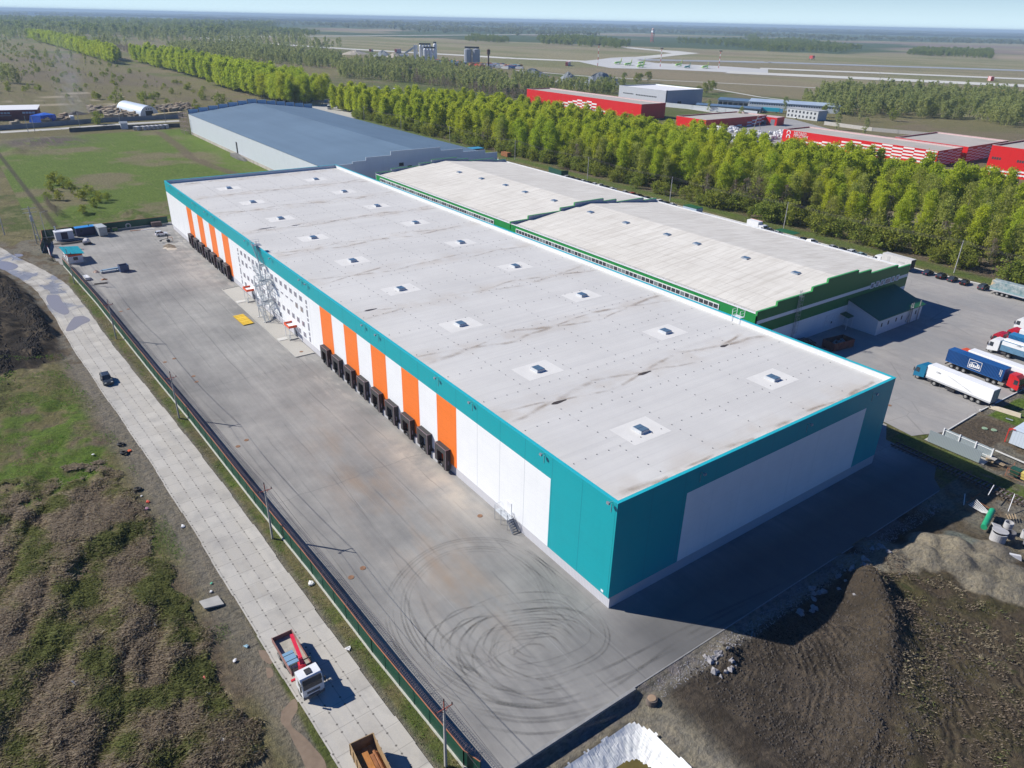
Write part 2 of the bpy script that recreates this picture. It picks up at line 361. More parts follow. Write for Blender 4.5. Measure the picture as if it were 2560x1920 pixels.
    c = mx(c, BG, ((y < -97.5) & (x < -3) & (x > -60))*ss(n2+.2, .4, .55))
    c = mx(c, BK*1.6+BR*.35, inpoly(x, y, [(-2.2, -84.5), (-2.0, -95.5), (-9.3, -95.2), (-9.5, -84.6)])*1.0)
    # floor of the tree belt
    T = (y < -183.5) & (y > -330) & (x < 600)
    ct = mx(OL*.85+0*c, BR, ss(n1, .42, .6)); ct = mx(ct, BG*.9, ss(n2, .5, .7)*.6); ct = mx(ct, SN*.8, ss(gauss(x, y, 85, -240, 45, 16)+.3*(n2-.5), .35, .6)*.8)
    ct = mx(ct, BG*.9, (y > -192)*.7)
    c = np.where(T[:, None], ct, c)
    # far country
    far = (x > 480) | (y < -330)
    g1 = fbm(x, y, 260, 300, 5)
    cfar = mx(OL*.95+0*c, G*1.0, ss(g1, .42, .6)); cfar = mx(cfar, BR+ST*.1, ss(n1*.5+n3*.5, .48, .62)*.7)
    lf = (y > -150) & (x > 480) & (x < 1500)
    cl2 = mx(A(.135, .118, .085)+0*c, OL*.9, ss(fbm(x, y, 120, 310, 4), .4, .6)); cl2 = mx(cl2, BR*1.2, ss(n2, .5, .7)*.4)
    st = np.abs(((x-.25*y)/34) % 1-.5); cl2 = mx(cl2, A(.36, .32, .27), ((x > 640) & (x < 760) & (y > -75))*ss(.5-st, .36, .46)*ss(n1, .35, .5)*.8)
    cfar = np.where(lf[:, None], cl2, cfar)
    air = (y < -640-.04*x) & (x > -600); strp = fbm(x*.15+y*.12, y*.9-x*.3, 60, 330, 4)
    ca = mx(A(.215, .200, .130)+0*c, A(.160, .165, .085), ss(strp, .44, .6)); ca = mx(ca, A(.20, .165, .125), ss(g1, .5, .66)*.6)
    cfar = np.where(air[:, None], ca, cfar)
    beyond = (x*.45-y > 2500)
    g2 = fbm(x*.7+y*.2, y-x*.4, 700, 340, 4)
    cb = mx(A(.175, .140, .125)+0*c, A(.20, .19, .12), ss(g2, .42, .56)); cb = mx(cb, A(.27, .22, .18), ss(fbm(x, y, 900, 360, 3), .6, .7)); fd = ss(x*.8-y*.6, 3200, 6500)*.28; cb = mx(cb, A(.050, .078, .036), ss(fbm(x*.8+y*.6, (y*.8-x*.6)*.8, 750, 350, 4)+fd, .50, .56))
    cfar = np.where(beyond[:, None], cb, cfar)
    c = np.where(far[:, None], cfar, c)
    return np.clip(c, 0, 1)

def axis(a0, a1, st, lo, hi, g):
    v = list(np.arange(a0, a1+1e-6, st)); s = st; q = v[-1]
    while q < hi: s = max(st, min(s*1.06, (q-a1)*g+st)); q += s; v.append(q)
    s = st; q = v[0]; u = []
    while q > lo: s = max(st, min(s*1.06, (a0-q)*g+st)); q -= s; u.append(q)
    return np.array(u[::-1]+v)
gx = axis(-46, 238, .5, -3000, 70000, .028); gy = axis(-84, 66, .5, -60000, 26000, .028)
XX, YY = np.meshgrid(gx, gy, indexing='ij'); fx, fy = XX.ravel(), YY.ravel()
fz = H(fx, fy); fc = cover(fx, fy, fz)
nx, ny = len(gx), len(gy); idx = np.arange(nx*ny).reshape(nx, ny)
q4 = np.stack([idx[:-1, :-1], idx[1:, :-1], idx[1:, 1:], idx[:-1, 1:]], -1).reshape(-1, 4)
me = bpy.data.meshes.new('ground'); me.vertices.add(nx*ny); me.vertices.foreach_set('co', np.stack([fx, fy, fz], 1).ravel())
me.loops.add(q4.size); me.loops.foreach_set('vertex_index', q4.ravel().astype(np.int32)); me.polygons.add(len(q4))
me.polygons.foreach_set('loop_start', np.arange(0, q4.size, 4, dtype=np.int32)); me.polygons.foreach_set('loop_total', np.full(len(q4), 4, dtype=np.int32)); me.polygons.foreach_set('use_smooth', np.ones(len(q4), bool))
me.update(calc_edges=True)
at = me.color_attributes.new('cover', 'FLOAT_COLOR', 'POINT'); at.data.foreach_set('color', np.concatenate([fc, np.ones((len(fc), 1))], 1).ravel())
print('ground', nx, ny)
q = NT('earth_and_grass'); va = q.n('VertexColor'); va.layer_name = 'cover'
a = q.noise(1.1, 5, rough=.7); b = q.noise(.12, 4, rough=.65); c3 = q.noise(3.6, 3, q.map(q.pos(), (1, .35, 1), R(35)))
col = q.mix(q.ramp(a, .32, .68, 0, 1), va.outputs[0], q.mix(1.0, va.outputs[0], (1.75, 1.62, 1.35), 'MULTIPLY')); dk = q.mix(1.0, col, (.5, .5, .5), 'MULTIPLY')
col = q.mix(q.ramp(c3, .45, .72, 0, .85), col, dk); col = q.mix(q.ramp(b, .35, .7, 0, .45), col, q.mix(1.0, col, (.66, .7, .62), 'MULTIPLY'))
fine = q.noise(11, 2, rough=.7); col = q.mix(q.ramp(fine, .5, .75, 0, .55), col, q.mix(1.0, col, (1.5, 1.45, 1.35), 'MULTIPLY'))
s_ = q.xyz(); mk = q.math('MULTIPLY', q.ramp(s_[0], -12.5, -14), q.math('MULTIPLY', q.ramp(s_[1], 1, -3), q.ramp(s_[1], -40, -30)))
dx_ = q.math('ADD', s_[0], 12.0); dy_ = q.math('ADD', s_[1], 4.0); rr_ = q.math('SQRT', q.math('ADD', q.math('MULTIPLY', dx_, dx_), q.math('MULTIPLY', dy_, dy_)))
wv = q.math('SINE', q.math('ADD', q.math('MULTIPLY', rr_, 6.5), q.math('MULTIPLY', q.noise(.25, 3), 16.0))); wv = q.math('MULTIPLY', wv, q.math('MULTIPLY', mk, q.ramp(q.noise(.3, 2), .4, .6)))
col = q.mix(q.math('MULTIPLY', q.ramp(wv, .2, 1.0), .4), col, q.mix(1, col, (.45, .45, .45), 'MULTIPLY'))
q.bump(q.math('ADD', q.math('ADD', a, q.math('MULTIPLY', wv, .25)), q.math('MULTIPLY', fine, .5)), 1.0, .7); me.materials.append(q.fin(col, .95, 0, .15))
ground = bpy.data.objects.new('ground', me); COL.objects.link(ground); tag(ground, kind='structure')

# ------------------------------------------------------------------ paved sheets
def asphalt(name, base, dark, warm, ang=0.0, lane=4.2, streak=1.0):
    q = NT(name); s = q.xyz(); x, y = s[0], s[1]
    n = q.noise(.05, 5, rough=.6); m = q.noise(.5, 5, rough=.65); st = q.noise(1.0, 4, q.map(q.pos(), (.035, 1.3, 1), ang), .6)
    col = q.mix(q.ramp(n, .35, .65), dark, base); col = q.mix(q.ramp(m, .35, .72, 0, .5), col, q.mix(1, col, (.78, .78, .8), 'MULTIPLY'))
    col = q.mix(q.ramp(st, .35, .7, 0, .5*streak), col, q.mix(1, col, (1.28, 1.27, 1.24), 'MULTIPLY'))
    ln = q.noise(.3, 1, q.map(q.pos(), (.004, .9, 1), ang)); col = q.mix(q.ramp(ln, .42, .58, 0, .35), col, q.mix(1, col, (.8, .8, .82), 'MULTIPLY'))
    sc = q.noise(1.0, 2, q.map(q.pos(), (.03, 9, 1), ang+.02), .5); col = q.mix(q.ramp(sc, .66, .74, 0, .4), col, (.46, .46, .46))
    g = q.noise(9, 2, rough=.8); col = q.mix(q.ramp(g, .3, .8, 0, .35), col, q.mix(1, col, (1.35, 1.35, 1.35), 'MULTIPLY'))
    return q, col, s, n, m
q, col, s, n, m = asphalt('yard_asphalt', (.315, .306, .290), (.190, .187, .182), None)
x, y = s[0], s[1]
# rusty run-off, a pale cement spill by the docks, a lane joint every few metres, smoother new asphalt at the front
ru = q.math('MULTIPLY', q.math('MULTIPLY', q.ramp(y, 5, 11), q.ramp(y, 21, 14)), q.math('MULTIPLY', q.ramp(x, -4, 14), q.ramp(x, 78, 44)))
col = q.mix(q.math('MULTIPLY', ru, q.ramp(q.noise(.16, 4, q.map(q.pos(), (.5, 1.4, 1))), .42, .7, 0, .55)), col, (.30, .205, .130))
ce = q.math('MULTIPLY', q.math('MULTIPLY', q.ramp(y, .2, 1.4), q.ramp(y, 7.5, 4.0)), q.math('MULTIPLY', q.ramp(x, 20, 33), q.ramp(x, 62, 48)))
col = q.mix(q.math('MULTIPLY', ce, q.ramp(q.noise(.22, 5), .3, .6, 0, .9)), col, (.46, .405, .345))
fs = q.math('MULTIPLY', q.math('MULTIPLY', q.ramp(y, 1, 2), q.ramp(y, 12, 6)), q.ramp(x, 150, 165)); col = q.mix(q.math('MULTIPLY', fs, q.ramp(q.noise(.3, 5), .46, .6, 0, .5)), col, (.42, .395, .36))
fs2 = q.math('MULTIPLY', q.ramp(y, 9, 3), q.ramp(x, 60, 75)); col = q.mix(q.math('MULTIPLY', fs2, q.ramp(q.noise(.35, 5, q.map(q.pos(), (.5, 1.5, 1))), .52, .64, 0, .55)), col, (.40, .38, .345))
for yy, ww in ((3.9, .10), (8.2, .12), (12.6, .14), (16.9, .12), (21.2, .1)):
    d = q.math('ABSOLUTE', q.math('SUBTRACT', q.math('ADD', y, q.math('MULTIPLY', q.noise(.15, 2), .7)), yy+.35)); col = q.mix(q.math('MULTIPLY', q.ramp(d, ww*.4, ww*1.4, .4, 0), q.ramp(q.noise(.09, 3), .42, .6)), col, (.10, .10, .105))
for xx, ww in ((1.5, .1), (46, .14), (92, .12), (131, .12), (172, .1)):
    d = q.math('ABSOLUTE', q.math('SUBTRACT', q.math('ADD', x, q.math('MULTIPLY', q.noise(.25, 3), 2.2)), xx+1.1)); col = q.mix(q.ramp(d, ww*.4, ww*1.4, .3, 0), col, (.14, .14, .145))
nw = q.math('MULTIPLY', q.ramp(x, 1, -5), q.ramp(y, 12, -2)); col = q.mix(q.math('MULTIPLY', nw, .78), col, (.095, .096, .098))
q.bump(m, .15, .05); YARD_M = q.fin(col, .9, 0, .2)
q = NT('tyre_mark'); tr = q.n('BsdfTransparent'); mx_ = q.n('MixShader'); uv = q.n('UVMap')
q.t.links.new(mx_.outputs[0], q.out.inputs[0]); q.fin((.055, .054, .052), .9, 0, .2)
us = q.xyz(uv.outputs[0]); ed = q.ramp(q.math('ABSOLUTE', q.math('SUBTRACT', us[1], .5)), .2, .5, 1, 0)
fa = q.math('MULTIPLY', q.math('MULTIPLY', ed, q.ramp(q.noise(.14, 4), .36, .62, .02, 1)), q.ramp(q.noise(7, 2), .25, .6, .35, 1))
fa = q.math('MULTIPLY', fa, us[2] if False else .27); fa = q.math('MULTIPLY', fa, q.math('MULTIPLY', q.ramp(us[0], 0, .12), q.ramp(us[0], 1, .85)))
q.t.links.new(fa, mx_.inputs[0]); q.t.links.new(tr.outputs[0], mx_.inputs[1]); q.t.links.new(q.b.outputs[0], mx_.inputs[2]); TYRE_M = q.m
def catmull(p, n=10):
    p = [np.array(v, float) for v in p]; p = [2*p[0]-p[1]]+p+[2*p[-1]-p[-2]]; o = []
    for i in range(1, len(p)-2):
        for k in range(n):
            u = k/n; o.append(.5*((2*p[i])+(-p[i-1]+p[i+1])*u+(2*p[i-1]-5*p[i]+4*p[i+1]-p[i+2])*u*u+(-p[i-1]+3*p[i]-3*p[i+1]+p[i+2])*u**3))
    o.append(p[-2]); return o
def ribbons(name, mat, lines, z, parent=None, kind=None):
    """flat strips that follow curves on a paved surface; lines = (points, offset, width)"""
    mb = MB(); uvs = []; k = 0
    for pts, off, wd in lines:
        c = catmull(pts); n = len(c); zz = z+.0012*k; k += 1
        T = [c[min(i+1, n-1)]-c[max(i-1, 0)] for i in range(n)]; T = [v/(np.linalg.norm(v)+1e-9) for v in T]
        Lf = [(c[i]+np.array([-T[i][1], T[i][0]])*(off-wd/2), c[i]+np.array([-T[i][1], T[i][0]])*(off+wd/2)) for i in range(n)]
        for i in range(n-1):
            a, b = Lf[i]; d, e = Lf[i+1]; mb.quad((*a, zz), (*b, zz), (*e, zz), (*d, zz)); u0, u1 = i/(n-1), (i+1)/(n-1); uvs += [(u0, 0), (u0, 1), (u1, 1), (u1, 0)]
    o = mb.build(name, mat, parent); l = o.data.uv_layers.new(name='UVMap'); l.data.foreach_set('uv', np.array(uvs, dtype=np.float32).ravel())
    if kind: tag(o, kind=kind)
    return o
mb = MB()
mb.poly((-10.9, 24.6, 0), (-10.9, -63.6, 0), (-8.6, -66, 0), (-6.5, -71, 0), (3, -71.5, 0), (6, -77, 0), (40, -79, 0), (233, -79, 0), (233, -1, 0), (231.3, 33.5, 0), (226, 36.5, 0), (205, 40.2, 0), (194.6, 36.3, 0), (155.2, 33.7, 0), (98.8, 31.3, 0), (60, 29.4, 0), (27.2, 27.8, 0), (-8.5, 26.3, 0))
yard = tag(mb.build('yard', YARD_M), kind='structure')
K = 1.15732
W_ = lambda *p: [P(a*K, b*K)[:2] for a, b in p]
loop1 = W_((1240, 1330), (1190, 1230), (1110, 1172), (1010, 1163), (920, 1190), (850, 1255), (832, 1330), (862, 1410), (930, 1480), (1030, 1530), (1150, 1545))
loop2 = W_((1330, 1370), (1240, 1305), (1120, 1297), (1020, 1325), (968, 1385), (985, 1450), (1060, 1505), (1180, 1530), (1310, 1510), (1400, 1440))
lines = []
for o_ in (0, .42, 2.0, 2.45): lines.append((loop1, o_, .36))
for o_ in (1.0, 3.0): lines.append((loop1, o_, .22))
cc = np.mean(np.array(loop2), 0)
for k, s_ in enumerate((1.08, 1.0, .95, .90, .86, .80, .75, .70, .64, .58, .52, .45, .38)):
    rr_ = random.Random(k); sh_ = (rr_.uniform(-1.4, 1.4), rr_.uniform(-1.4, 1.4)); pts = [cc+(np.array(p)-cc)*s_*(1+rr_.uniform(-.07, .07))+np.array([rr_.uniform(-.3, .3)+sh_[0], rr_.uniform(-.3, .3)+sh_[1]]) for p in loop2[:rr_.randint(6, 10)]]
    lines.append((pts, 0, .36)); 
    if k % 2 == 0: lines.append((pts, 1.9, .36))
big = W_((1090, 1165), (1200, 1240), (1290, 1330), (1300, 1400), (1200, 1450), (1060, 1470))
for o_ in (0, .5, -1.8): lines.append((big, o_, .28))
for pts in (W_((990, 1530), (1150, 1560), (1330, 1520), (1500, 1400), (1700, 1290)), W_((900, 1400), (1100, 1520), (1300, 1480), (1520, 1370), (1800, 1240)), W_((1000, 1560), (1140, 1585), (1260, 1570), (1350, 1540)), W_((860, 1240), (900, 1350), (960, 1420), (1050, 1460))):
    for o_ in (0, 1.9): lines.append((pts, o_, .5))
for pts in (W_((700, 990), (800, 1130), (880, 1260)), W_((560, 1000), (700, 1180), (860, 1400)), W_((1360, 1500), (1600, 1350), (1900, 1200))): lines.append((pts, 0, .18))
ribbons('tyre_marks', TYRE_M, lines, .006, None, 'structure')

# lot on the right (older, browner asphalt with cracks)
q, col, s, n, m = asphalt('old_asphalt', (.34, .325, .305), (.27, .262, .255), None, R(20), streak=.5)
vo = q.n('TexVoronoi'); vo.feature = 'DISTANCE_TO_EDGE'; q.L(q.map(q.pos(), (.09, .12, .1), R(12)), vo.inputs['Vector']); vo.inputs['Scale'].default_value = 1
col = q.mix(q.ramp(vo.outputs[0], .002, .009, .45, 0), col, (.17, .165, .16)); col = q.mix(q.ramp(q.noise(.035, 4, dist=1.5), .48, .62, 0, .45), col, (.245, .25, .255))
q.bump(m, .15, .05); LOT_M = q.fin(col, .9, 0, .2)
mb = MB(); zl = .004
mb.poly((41, -79.5, zl), (6, -77.5, zl), (1, -76.8, zl), (-1.9, -84, zl), (-1.6, -98.0, zl), (-2.2, -118, zl), (-4, -140, zl), (12, -186, zl), (20, -184.6, zl), (36.9, -182.9, zl), (56.3, -180.4, zl), (115, -182.4, zl), (156.5, -180, zl), (262, -180, zl), (262, -144, zl), (235, -144, zl), (41, -144.5, zl))
tag(mb.build('lorry_park', LOT_M), kind='structure')
# ------------------------------------------------------------------ the slab road
q = NT('slab_concrete'); uv = q.n('UVMap'); s = q.xyz(uv.outputs[0]); u, v = s[0], s[1]
vv = q.vec(q.math('FLOOR', q.math('DIVIDE', u, 3.0)), q.math('FLOOR', q.math('DIVIDE', v, 1.85)), 0)
wn_ = q.n('TexWhiteNoise'); wn_.noise_dimensions = '2D'; q.L(vv, wn_.inputs['Vector'])
base = q.mix(wn_.outputs['Value'], (.42, .395, .35), (.51, .485, .435))
lane = q.noise(1.0, 3, q.vec(q.math('MULTIPLY', u, .03), q.math('MULTIPLY', v, .9), 0)); base = q.mix(q.ramp(lane, .4, .62, 0, .5), base, (.43, .415, .39))
base = q.mix(q.ramp(q.noise(.28, 5), .48, .7, 0, .5), base, (.27, .262, .25)); base = q.mix(q.ramp(q.noise(5, 3), .3, .7, 0, .35), base, q.mix(1, base, (.8, .8, .8), 'MULTIPLY'))
sm = q.math('MAXIMUM', q.line(u, 3.0, .2, .07), q.math('MULTIPLY', q.line(v, 1.85, 0, .10), q.ramp(q.noise(.25, 2), .35, .6, .35, 1)))
base = q.mix(q.math('MULTIPLY', sm, .42), base, (.09, .085, .08))
du = q.math('ABSOLUTE', q.math('SUBTRACT', q.math('MULTIPLY', q.math('ABSOLUTE', q.math('SUBTRACT', q.math('FRACT', q.math('DIVIDE', q.math('SUBTRACT', u, .2-1.5), 3.0)), .5)), 3.0), .58))
dv = q.math('MULTIPLY', q.math('ABSOLUTE', q.math('SUBTRACT', q.math('FRACT', q.math('DIVIDE', q.math('SUBTRACT', v, -1.85/2), 1.85)), .5)), 1.85)
dt = q.ramp(q.math('SQRT', q.math('ADD', q.math('MULTIPLY', du, du), q.math('MULTIPLY', dv, dv))), .09, .15, 1, 0)
base = q.mix(q.math('MULTIPLY', dt, .8), base, (.06, .055, .05))
far = q.ramp(u, 168, 185)
base = q.mix(q.math('MULTIPLY', q.ramp(u, 150, 172), q.ramp(q.noise(.22, 5), .46, .6, 0, .6)), base, (.20, .185, .165))
wet = q.math('MULTIPLY', q.ramp(u, 145, 160), q.ramp(q.noise(.11, 4, dist=.6), .53, .57, 0, 1)); base = q.mix(q.math('MULTIPLY', wet, .55), base, (.20, .20, .21))
q.fin(base, .85, 0, .3); q.put(q.b.inputs['Roughness'], q.math('SUBTRACT', .86, q.math('MULTIPLY', wet, .72))); SLAB_M = q.m
c = catmull(ROAD_C, 6); T_ = [c[min(i+1, len(c)-1)]-c[max(i-1, 0)] for i in range(len(c))]; T_ = [a/np.linalg.norm(a) for a in T_]
acc = 0; S_ = []
for i in range(len(c)):
    acc += np.linalg.norm(c[i]-c[i-1]) if i else 0; S_.append(acc)
mb = MB(); uvs = []; HW = 3.75
def edge_w(i): return HW+.12*math.sin(i*1.7)+.1*math.sin(i*.61)
for i in range(len(c)-1):
    nA = np.array([-T_[i][1], T_[i][0]]); nB = np.array([-T_[i+1][1], T_[i+1][0]])
    for k in range(4):
        v0, v1 = -HW+k*HW/2, -HW+(k+1)*HW/2
        e0 = .08*math.sin(i*1.9) if k == 0 else 0; e1 = .08*math.sin(i*1.3+1) if k == 3 else 0
        mb.quad((*(c[i]+nA*(v0+e0)), .03), (*(c[i+1]+nB*(v0+e0)), .03), (*(c[i+1]+nB*(v1+e1)), .03), (*(c[i]+nA*(v1+e1)), .03))
        uvs += [(S_[i]-30, v0+HW+.15), (S_[i+1]-30, v0+HW+.15), (S_[i+1]-30, v1+HW+.15), (S_[i]-30, v1+HW+.15)]
road = mb.build('road', SLAB_M); l = road.data.uv_layers.new(name='UVMap'); l.data.foreach_set('uv', np.array(uvs, dtype=np.float32).ravel()); tag(road, kind='structure')
# puddles in the ruts
q = NT('muddy_water'); q.fin(q.mix(q.ramp(q.noise(1.2, 3), .3, .7), (.20, .15, .105), (.25, .19, .135)), .07, 0, .5); PUD_M = q.m
q = NT('clear_water'); q.fin((.27, .25, .24), .12, 0, .5); PUW_M = q.m
def puddle(name, mat, px, z=.045, n=4):
    p_ = [P(a, b, z)[:2] for a, b in px]; cc = catmull(p_+[p_[0]], n); cen = np.mean(np.array(p_), 0)
    mb = MB(); mb.poly(*[(*v_, z) for v_ in cc[:-1]])
    return tag(mb.build(name, mat), kind='structure')
T4 = lambda c_, r_, a, b: (640*c_+a*.28933, 480*r_+b*.28933)
puddle('puddle', PUD_M, [T4(1, 3, *a) for a in ((220, 1170), (330, 1060), (360, 1150), (300, 1280), (420, 1390), (500, 1480), (590, 1590), (600, 1700), (470, 1720), (380, 1540), (330, 1450), (280, 1340), (215, 1260))], -.045)
puddle('puddle', PUD_M, [T4(1, 3, *a) for a in ((20, 640), (90, 650), (140, 740), (110, 760), (40, 700))], -.045)
puddle('puddle', PUD_M, [T4(1, 3, *a) for a in ((85, 790), (135, 800), (150, 860), (100, 880))], -.045)
puddle('puddle', PUW_M, [T4(0, 1, *a) for a in ((410, 890), (500, 890), (540, 950), (600, 1030), (560, 1060), (500, 1040), (440, 1000), (400, 930))])
puddle('puddle', PUW_M, [T4(0, 1, *a) for a in ((640, 1080), (720, 1070), (780, 1110), (700, 1150), (640, 1190), (570, 1200), (600, 1130))])
puddle('puddle', PUW_M, [T4(0, 1, *a) for a in ((-20, 600), (60, 600), (150, 630), (140, 660), (60, 680), (-20, 650))])
puddle('puddle', PUW_M, [T4(0, 1, *a) for a in ((120, 535), (180, 535), (200, 550), (150, 560))])

# ------------------------------------------------------------------ main warehouse
LX, WY, HT = 222.3, 61.7, 16.4
def wallmat(name, c, seam=(.55, .6, .65), along='x', off=.3, per=6.0, hz=1.19, hs=.12, rough=.42):
    q = NT(name); s = q.xyz(); a = s[0] if along == 'x' else s[1]
    n = q.noise(.35, 3); col = q.mix(q.ramp(n, .35, .65, 0, 1), c, tuple(v*.965 for v in c))
    hl = q.line(s[2], hz, .2, .05); col = q.mix(q.math('MULTIPLY', hl, hs), col, tuple(v*.5 for v in c))
    vl = q.line(a, per, off, .09); col = q.mix(q.math('MULTIPLY', vl, .75), col, tuple(c[i]*seam[i] for i in range(3)))
    st = q.noise(1, 3, q.map(q.pos(), (1.2, 1.2, .06))); col = q.mix(q.ramp(st, .55, .8, 0, .10), col, tuple(v*.6 for v in c))
    return q.fin(col, rough, 0, .35)
TEAL = (.004, .33, .37); ORG = (.86, .19, .025); WHT = (.80, .81, .82)
W_WHITE = wallmat('white_wall_panels', WHT, (.45, .48, .52)); W_TEAL = wallmat('teal_wall_panels', TEAL, (.3, .5, .55)); W_ORG = wallmat('orange_wall_panels', ORG, (.8, .7, .6), per=600, hs=.2)
E_WHITE = wallmat('white_end_panels', WHT, (.85, .88, .9), 'y', 0, 6); E_TEAL = wallmat('teal_end_panels', TEAL, (.6, .7, .75), 'y', 0, 6)
q = NT('plinth_panels'); s = q.xyz(); col = q.mix(q.noise(.8, 3), (.50, .50, .53), (.58, .58, .61)); col = q.mix(q.math('MULTIPLY', q.line(s[0], .3, 0, .07), .35), col, (.25, .25, .28)); PLINTH = q.fin(col, .6)
q = NT('roof_membrane'); s = q.xyz(); x, y = s[0], s[1]
n = q.noise(.06, 5, rough=.6); col = q.mix(q.ramp(n, .35, .68), (.60, .592, .572), (.53, .522, .505))
st = q.noise(1, 4, q.map(q.pos(), (1.1, .03, 1), R(3))); col = q.mix(q.ramp(st, .42, .68, 0, .35), col, (.47, .465, .46))
col = q.mix(q.math('MULTIPLY', q.line(x, 2.08, .5, .06), .28), col, (.36, .35, .34)); col = q.mix(q.math('MULTIPLY', q.line(y, 10.4, 0, .07), .25), col, (.36, .35, .34))
dxv = q.math('ABSOLUTE', q.math('SUBTRACT', q.math('FRACT', q.math('DIVIDE', q.math('SUBTRACT', x, 2.2-12), 24.0)), .5)); dxv = q.math('MULTIPLY', dxv, 24.0)
dirt = q.math('MULTIPLY', q.ramp(dxv, 4.5, .2), q.ramp(q.noise(.22, 5), .42, .66, 0, .42)); col = q.mix(dirt, col, (.42, .36, .30))
q.bump(q.noise(.5, 3), .08, .3); ROOF_M = q.fin(col, .8, 0, .3)
q = NT('roof_dirt'); tr = q.n('BsdfTransparent'); mx_ = q.n('MixShader'); uv = q.n('UVMap'); q.t.links.new(mx_.outputs[0], q.out.inputs[0]); q.fin((.34, .27, .21), .9)
us = q.xyz(uv.outputs[0]); ed = q.ramp(q.math('ABSOLUTE', q.math('SUBTRACT', us[1], .5)), .05, .5, 1, 0)
fa = q.math('MULTIPLY', q.math('MULTIPLY', ed, q.ramp(q.noise(.28, 5), .42, .66, .03, .55)), q.ramp(q.math('ABSOLUTE', q.math('SUBTRACT', us[0], .5)), .3, .5, 1, .15))
q.t.links.new(fa, mx_.inputs[0]); q.t.links.new(tr.outputs[0], mx_.inputs[1]); q.t.links.new(q.b.outputs[0], mx_.inputs[2]); RDIRT = q.m

wh = thing('warehouse', 'largest white warehouse with teal roof edge and orange stripes beside the grey yard', 'warehouse')
ZP, ZF, ZR = 1.75, 13.0, 15.45
# walls (a hair proud of the plinth), built as panels that butt against each other
mb = MB(); mb.box(0, LX, -WY, -.22, .02, ZP-.02); mb.build('plinth', PLINTH, wh)
def yface(mb, x0, x1, z0, z1, y=0.0, th=.3): mb.box(x0, x1, y-th, y, z0, z1)
OR1 = [(36.3+12.03*i, 42.35+12.03*i) for i in range(5)]; OR2 = [(153.3+12.43*i, 159.4+12.43*i) for i in range(4)]
ORS = OR1+OR2
xp = 12.55
for a, b in ORS+[(LX, LX)]: mb = MB(); yface(mb, xp, a, ZP, ZF); mb.build('white_wall', W_WHITE, wh); xp = b
for a, b in ORS: mb = MB(); yface(mb, a, b, ZP, ZF); mb.build('orange_stripe', W_ORG, wh)
mb = MB(); yface(mb, 0, 12.55, ZP, ZF); yface(mb, 0, LX, ZF, HT); mb.build('teal_band', W_TEAL, wh)
mb = MB(); mb.box(0, .3, -WY, -.3, ZF, HT); mb.box(0, .3, -12.6, -.3, ZP, ZF); mb.box(0, .3, -WY, -54.5, ZP, ZF)
mb.build('teal_end_wall', E_TEAL, wh)
mb = MB(); mb.box(0, .3, -54.5, -12.6, ZP, ZF); mb.build('white_end_wall', E_WHITE, wh)
mb = MB(); mb.box(.3, LX, -WY, -WY+.3, ZP, HT); mb.box(LX-.3, LX, -WY+.3, -.3, ZP, HT); mb.build('rear_wall', E_WHITE, wh)
mb = MB(); mb.quad((.3, -.3, ZR), (.3, -WY+.3, ZR), (LX-.3, -WY+.3, ZR), (LX-.3, -.3, ZR)); mb.build('roof', ROOF_M, wh)
# raise the membrane towards the near corner edges as a low slope so that the parapet nearly vanishes there
EDGE = M('teal_capping', (.02, .42, .50), .35, 0, .06)
mb = MB(); mb.box(-.06, LX+.06, -.42, .06, HT, HT+.09); mb.box(-.06, .42, -WY-.06, -.42, HT, HT+.09); mb.box(LX-.42, LX+.06, -WY-.06, -.42, HT, HT+.09); mb.box(.42, LX-.42, -WY-.06, -WY+.42, HT, HT+.09); mb.build('roof_capping', EDGE, wh)
mb = MB(); mb.box(.3, .34, -WY+.34, -.34, ZR, HT); mb.box(LX-.34, LX-.3, -WY+.34, -.34, ZR, HT); mb.box(.3, LX-.3, -WY+.3, -WY+.34, ZR, HT); mb.box(.3, LX-.3, -.34, -.3, ZR, HT); mb.build('parapet_lining', M('parapet_membrane', (.66, .67, .69), .7, 0, .06), wh)
mb = MB(); 0 and mb.quad((.34, -.34, HT-.12), (.34, -6.5, ZR+.01), (LX-.34, -6.5, ZR+.01), (LX-.34, -.34, HT-.12))
# skylight hatches with their pale patches
PATCH = M('new_membrane', (.655, .645, .62), .8, 0, .05, .4)
def hatch(x, y, z, par, s=1.0, patch=True, i=0):
    if patch:
        mb = MB(); w1, w2 = 3.6*s, 2.6*s; mb.quad((x-w2, y-w1, z+.008), (x+w2, y-w1, z+.008), (x+w2, y+w1, z+.008), (x-w2, y+w1, z+.008)); mb.build('roof_patch', PATCH, par)
    mb = MB(); a, b, h = 1.0*s, .85*s, .42
    mb.hexa([(x-a, y-b, z), (x+a, y-b, z), (x+a, y+b, z), (x-a, y+b, z), (x-a*.92, y-b*.92, z+h), (x+a*.92, y-b*.92, z+h), (x+a*.92, y+b*.92, z+h), (x-a*.92, y+b*.92, z+h)])
    o = mb.build('skylight', STEEL if not patch else M('skylight_curb', (.52, .54, .56), .5), par)
    mb = MB(); mb.box(x-a*.88, x-.03, y-b*.88, y+b*.82, z+h+.005, z+h+.06); mb.box(x+.03, x+a*.82, y-b*.82, y+b*.82, z+h+.005, z+h+.06); mb.build('glass', GLASS_B, o)
for i in range(9):
    for yy in (-15.9, -46.1): hatch(12.2+24.0*i, yy, ZR, wh)
